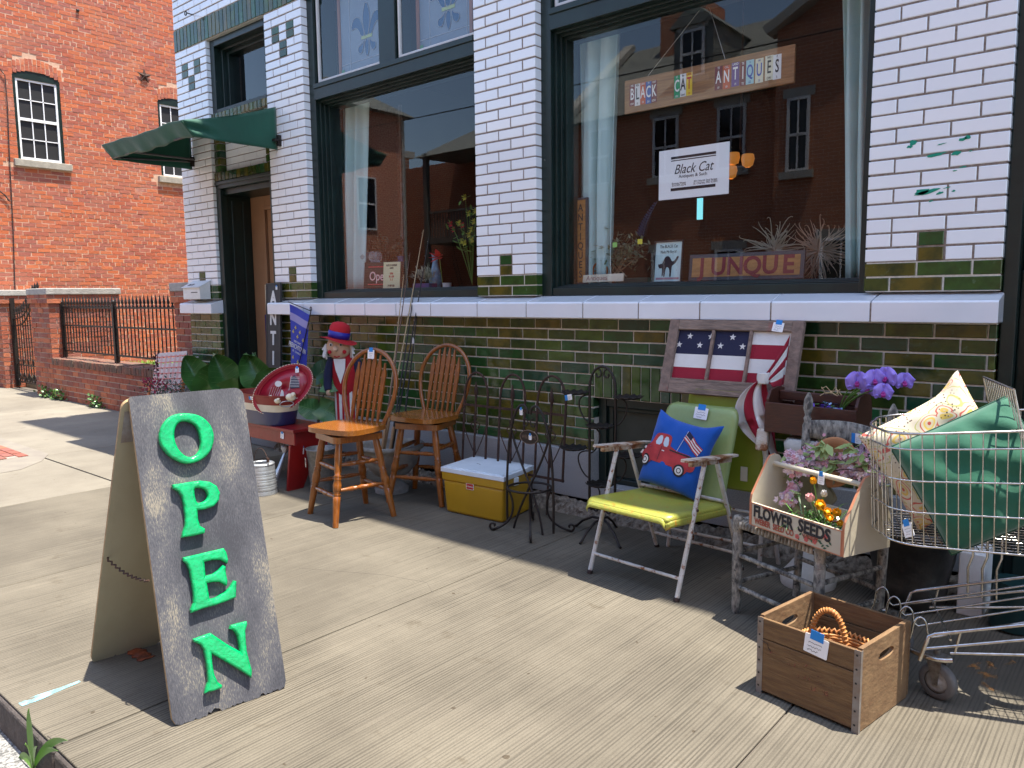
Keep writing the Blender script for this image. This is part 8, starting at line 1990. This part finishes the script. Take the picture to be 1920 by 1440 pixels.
q = WP(824,482,4.7); mb = MB()
for k in range(6): a_ = 2*PI*k/6+.3; leafq(mb, q, Vector((math.cos(a_), -.6, .45*math.sin(a_)+.1)), .10, .026)
mb.build('flower', mat('lily_red', (.50,.01,.02), .5), RL); mb = MB(); mb.tube([(q.x+.02,4.72,1.56), q], .004, 5); mb.build('stem', M_['stem'], RL)
AG = thing('artificial_bouquet', 'tall spray of yellow and red artificial flowers beside the second pier', 'flowers', tuple(WP(880,470,4.7)))
r3 = random.Random(31); mb = MB(); ms = MB(); b0 = Vector((WP(885,500,4.7).x,4.7,1.6))
for k, (px_, py_) in enumerate(((862,418),(846,420),(851,430),(868,422),(885,430),(880,400),(872,370),(880,440),(889,415),(872,455),(892,395),(866,452),(886,450))):
    q = WP(px_, py_, 4.66+.03*(k % 3)); ms.tube(bez([b0, b0.lerp(q,.6)+Vector((0,0,.06)), q], 7), .0022, 4)
    for j in range(7): a_ = 2*PI*j/7; leafq(mb, q, Vector((math.cos(a_), -.6, math.sin(a_))), .036, .012, 1 if k in (1,2,3) else 0)
    for _ in range(3): leafq(ms, q+Vector((r3.gauss(0,.03),0,r3.gauss(-.04,.03))), Vector((r3.uniform(-1,1),-.3,r3.uniform(-.5,.8))), .06, .012)
mb.build('petals', [mat('acid_yellow_petal', (.55,.50,.06), .6), mat('red_petal', (.45,.01,.02), .6)], AG); ms.build('stems', M_['stem'], AG)
GRS = thing('spider_plant', 'pale spiky plant in a purple planter low in the smaller window', 'potted plant', tuple(WP(800,530,4.66))); q = WP(800,520,4.66); mb = MB()
for k in range(150): a_ = r3.uniform(0,PI); d = Vector((math.cos(a_), r3.uniform(-.6,.2), math.sin(a_))); leafq(mb, q+Vector((r3.gauss(0,.06),0,r3.gauss(0,.02))), d, r3.uniform(.05,.12), .004)
mb.build('foliage', mat('pale_spiky_leaf', (.36,.37,.26), .7), GRS); mb = MB(); mb.box(q.x-.12,q.x+.09,4.60,4.70,1.547,1.62); mb.build('planter', mat('purple_planter', (.06,.03,.14), .5), GRS, bevel=.006)
mb = MB(); q = WP(835,530,4.6); mb.lathe([(.03,0),(.04,.07),(.042,.072)], 16, 0, Matrix.Translation((q.x,4.62,1.548))); lab(mb.build('white_cup', M_['paper']), 'small white cup at the right of the purple planter', 'cup')
# leaded glass panels above the smaller window
for i, (x0, x1) in enumerate(((-5.86,-5.18),(-4.83,-4.20))):
    t = thing('leaded_panel', ['leaded glass panel with blue fleur de lis, the left one above the smaller window','leaded glass panel with blue fleur de lis, the right one above the smaller window'][i], 'glass panel', ((x0+x1)/2,4.52,3.46))
    F = frame((x0,4.52,3.47), (1,0,0), (0,0,1)); W_ = x1-x0; H_ = .80
    mb = MB(); b_ = .035
    for q in ((0,W_,0,b_),(0,W_,H_-b_,H_),(0,b_,b_,H_-b_),(W_-b_,W_,b_,H_-b_)): mb.box(q[0],q[1],q[2],q[3],-.02,0,0,F)
    mb.build('frame', mat('copper_brown_wood', (.28,.12,.07), .5), t, bevel=.003)
    mb = MB(); mb.box(b_,W_-b_,b_,H_-b_,-.012,-.010,0,F); mb.build('back_glass', mat('smoky_blue_glass', (.16,.20,.26), .25, col2=(.20,.25,.31), scale=3), t)
    mb = MB(); M = F @ Matrix.Translation((W_*.58,H_*.45,-.009)); s = .24
    pet_c = [(0,s),(s*.20,s*.55),(s*.18,s*.1),(s*.08,-s*.25),(-s*.08,-s*.25),(-s*.18,s*.1),(-s*.20,s*.55)]
    side_ = [(.10,-.22),(.25,.25),(.45,.50),(.70,.50),(.85,.25),(.83,.08),(.62,.16),(.45,.05),(.30,-.22)]
    bot = [(.0,-.32),(.14,-.5),(.06,-.95),(-.06,-.95),(-.14,-.5)]; bots = [(.14,-.34),(.28,-.5),(.5,-.55),(.5,-.75),(.3,-.82),(.18,-.6)]
    shapes = [smoothloop(pet_c,1), smoothloop([(x*s,y*s) for x, y in bot],1)]
    for sg in (-1,1): shapes += [smoothloop([(sg*x*s,y*s) for x, y in side_],1), smoothloop([(sg*x*s,y*s) for x, y in bots],1)]
    for sh in shapes: mb.prism(sh, .002, 0, M); mb.tube([(x,y,.003) for x, y in sh], .0022, 4, 1, closed=True, M=M)
    mb.prism([(-.30*s,-.33*s),(.30*s,-.33*s),(.30*s,-.22*s),(-.30*s,-.22*s)], .003, 2, M)
    for x in (W_*.24, W_*.90): mb.box(x-.002,x+.002,b_,H_-b_,-.0098,-.007,1,F)
    for y in (H_*.14, H_*.86): mb.box(b_,W_-b_,y-.002,y+.002,-.0098,-.007,1,F)
    for y in (b_, H_-b_-.04): mb.box(b_,b_+.035,y,y+.04,-.0098,-.006,3,F)
    mb.build('leaded_design', [mat('deep_blue_glass', (.004,.05,.15), .15), mat('lead_came', (.42,.45,.50), .5), mat('yellow_green_glass', (.38,.48,.20), .4), mat('green_glass_corner', (.06,.28,.10), .4)], t)
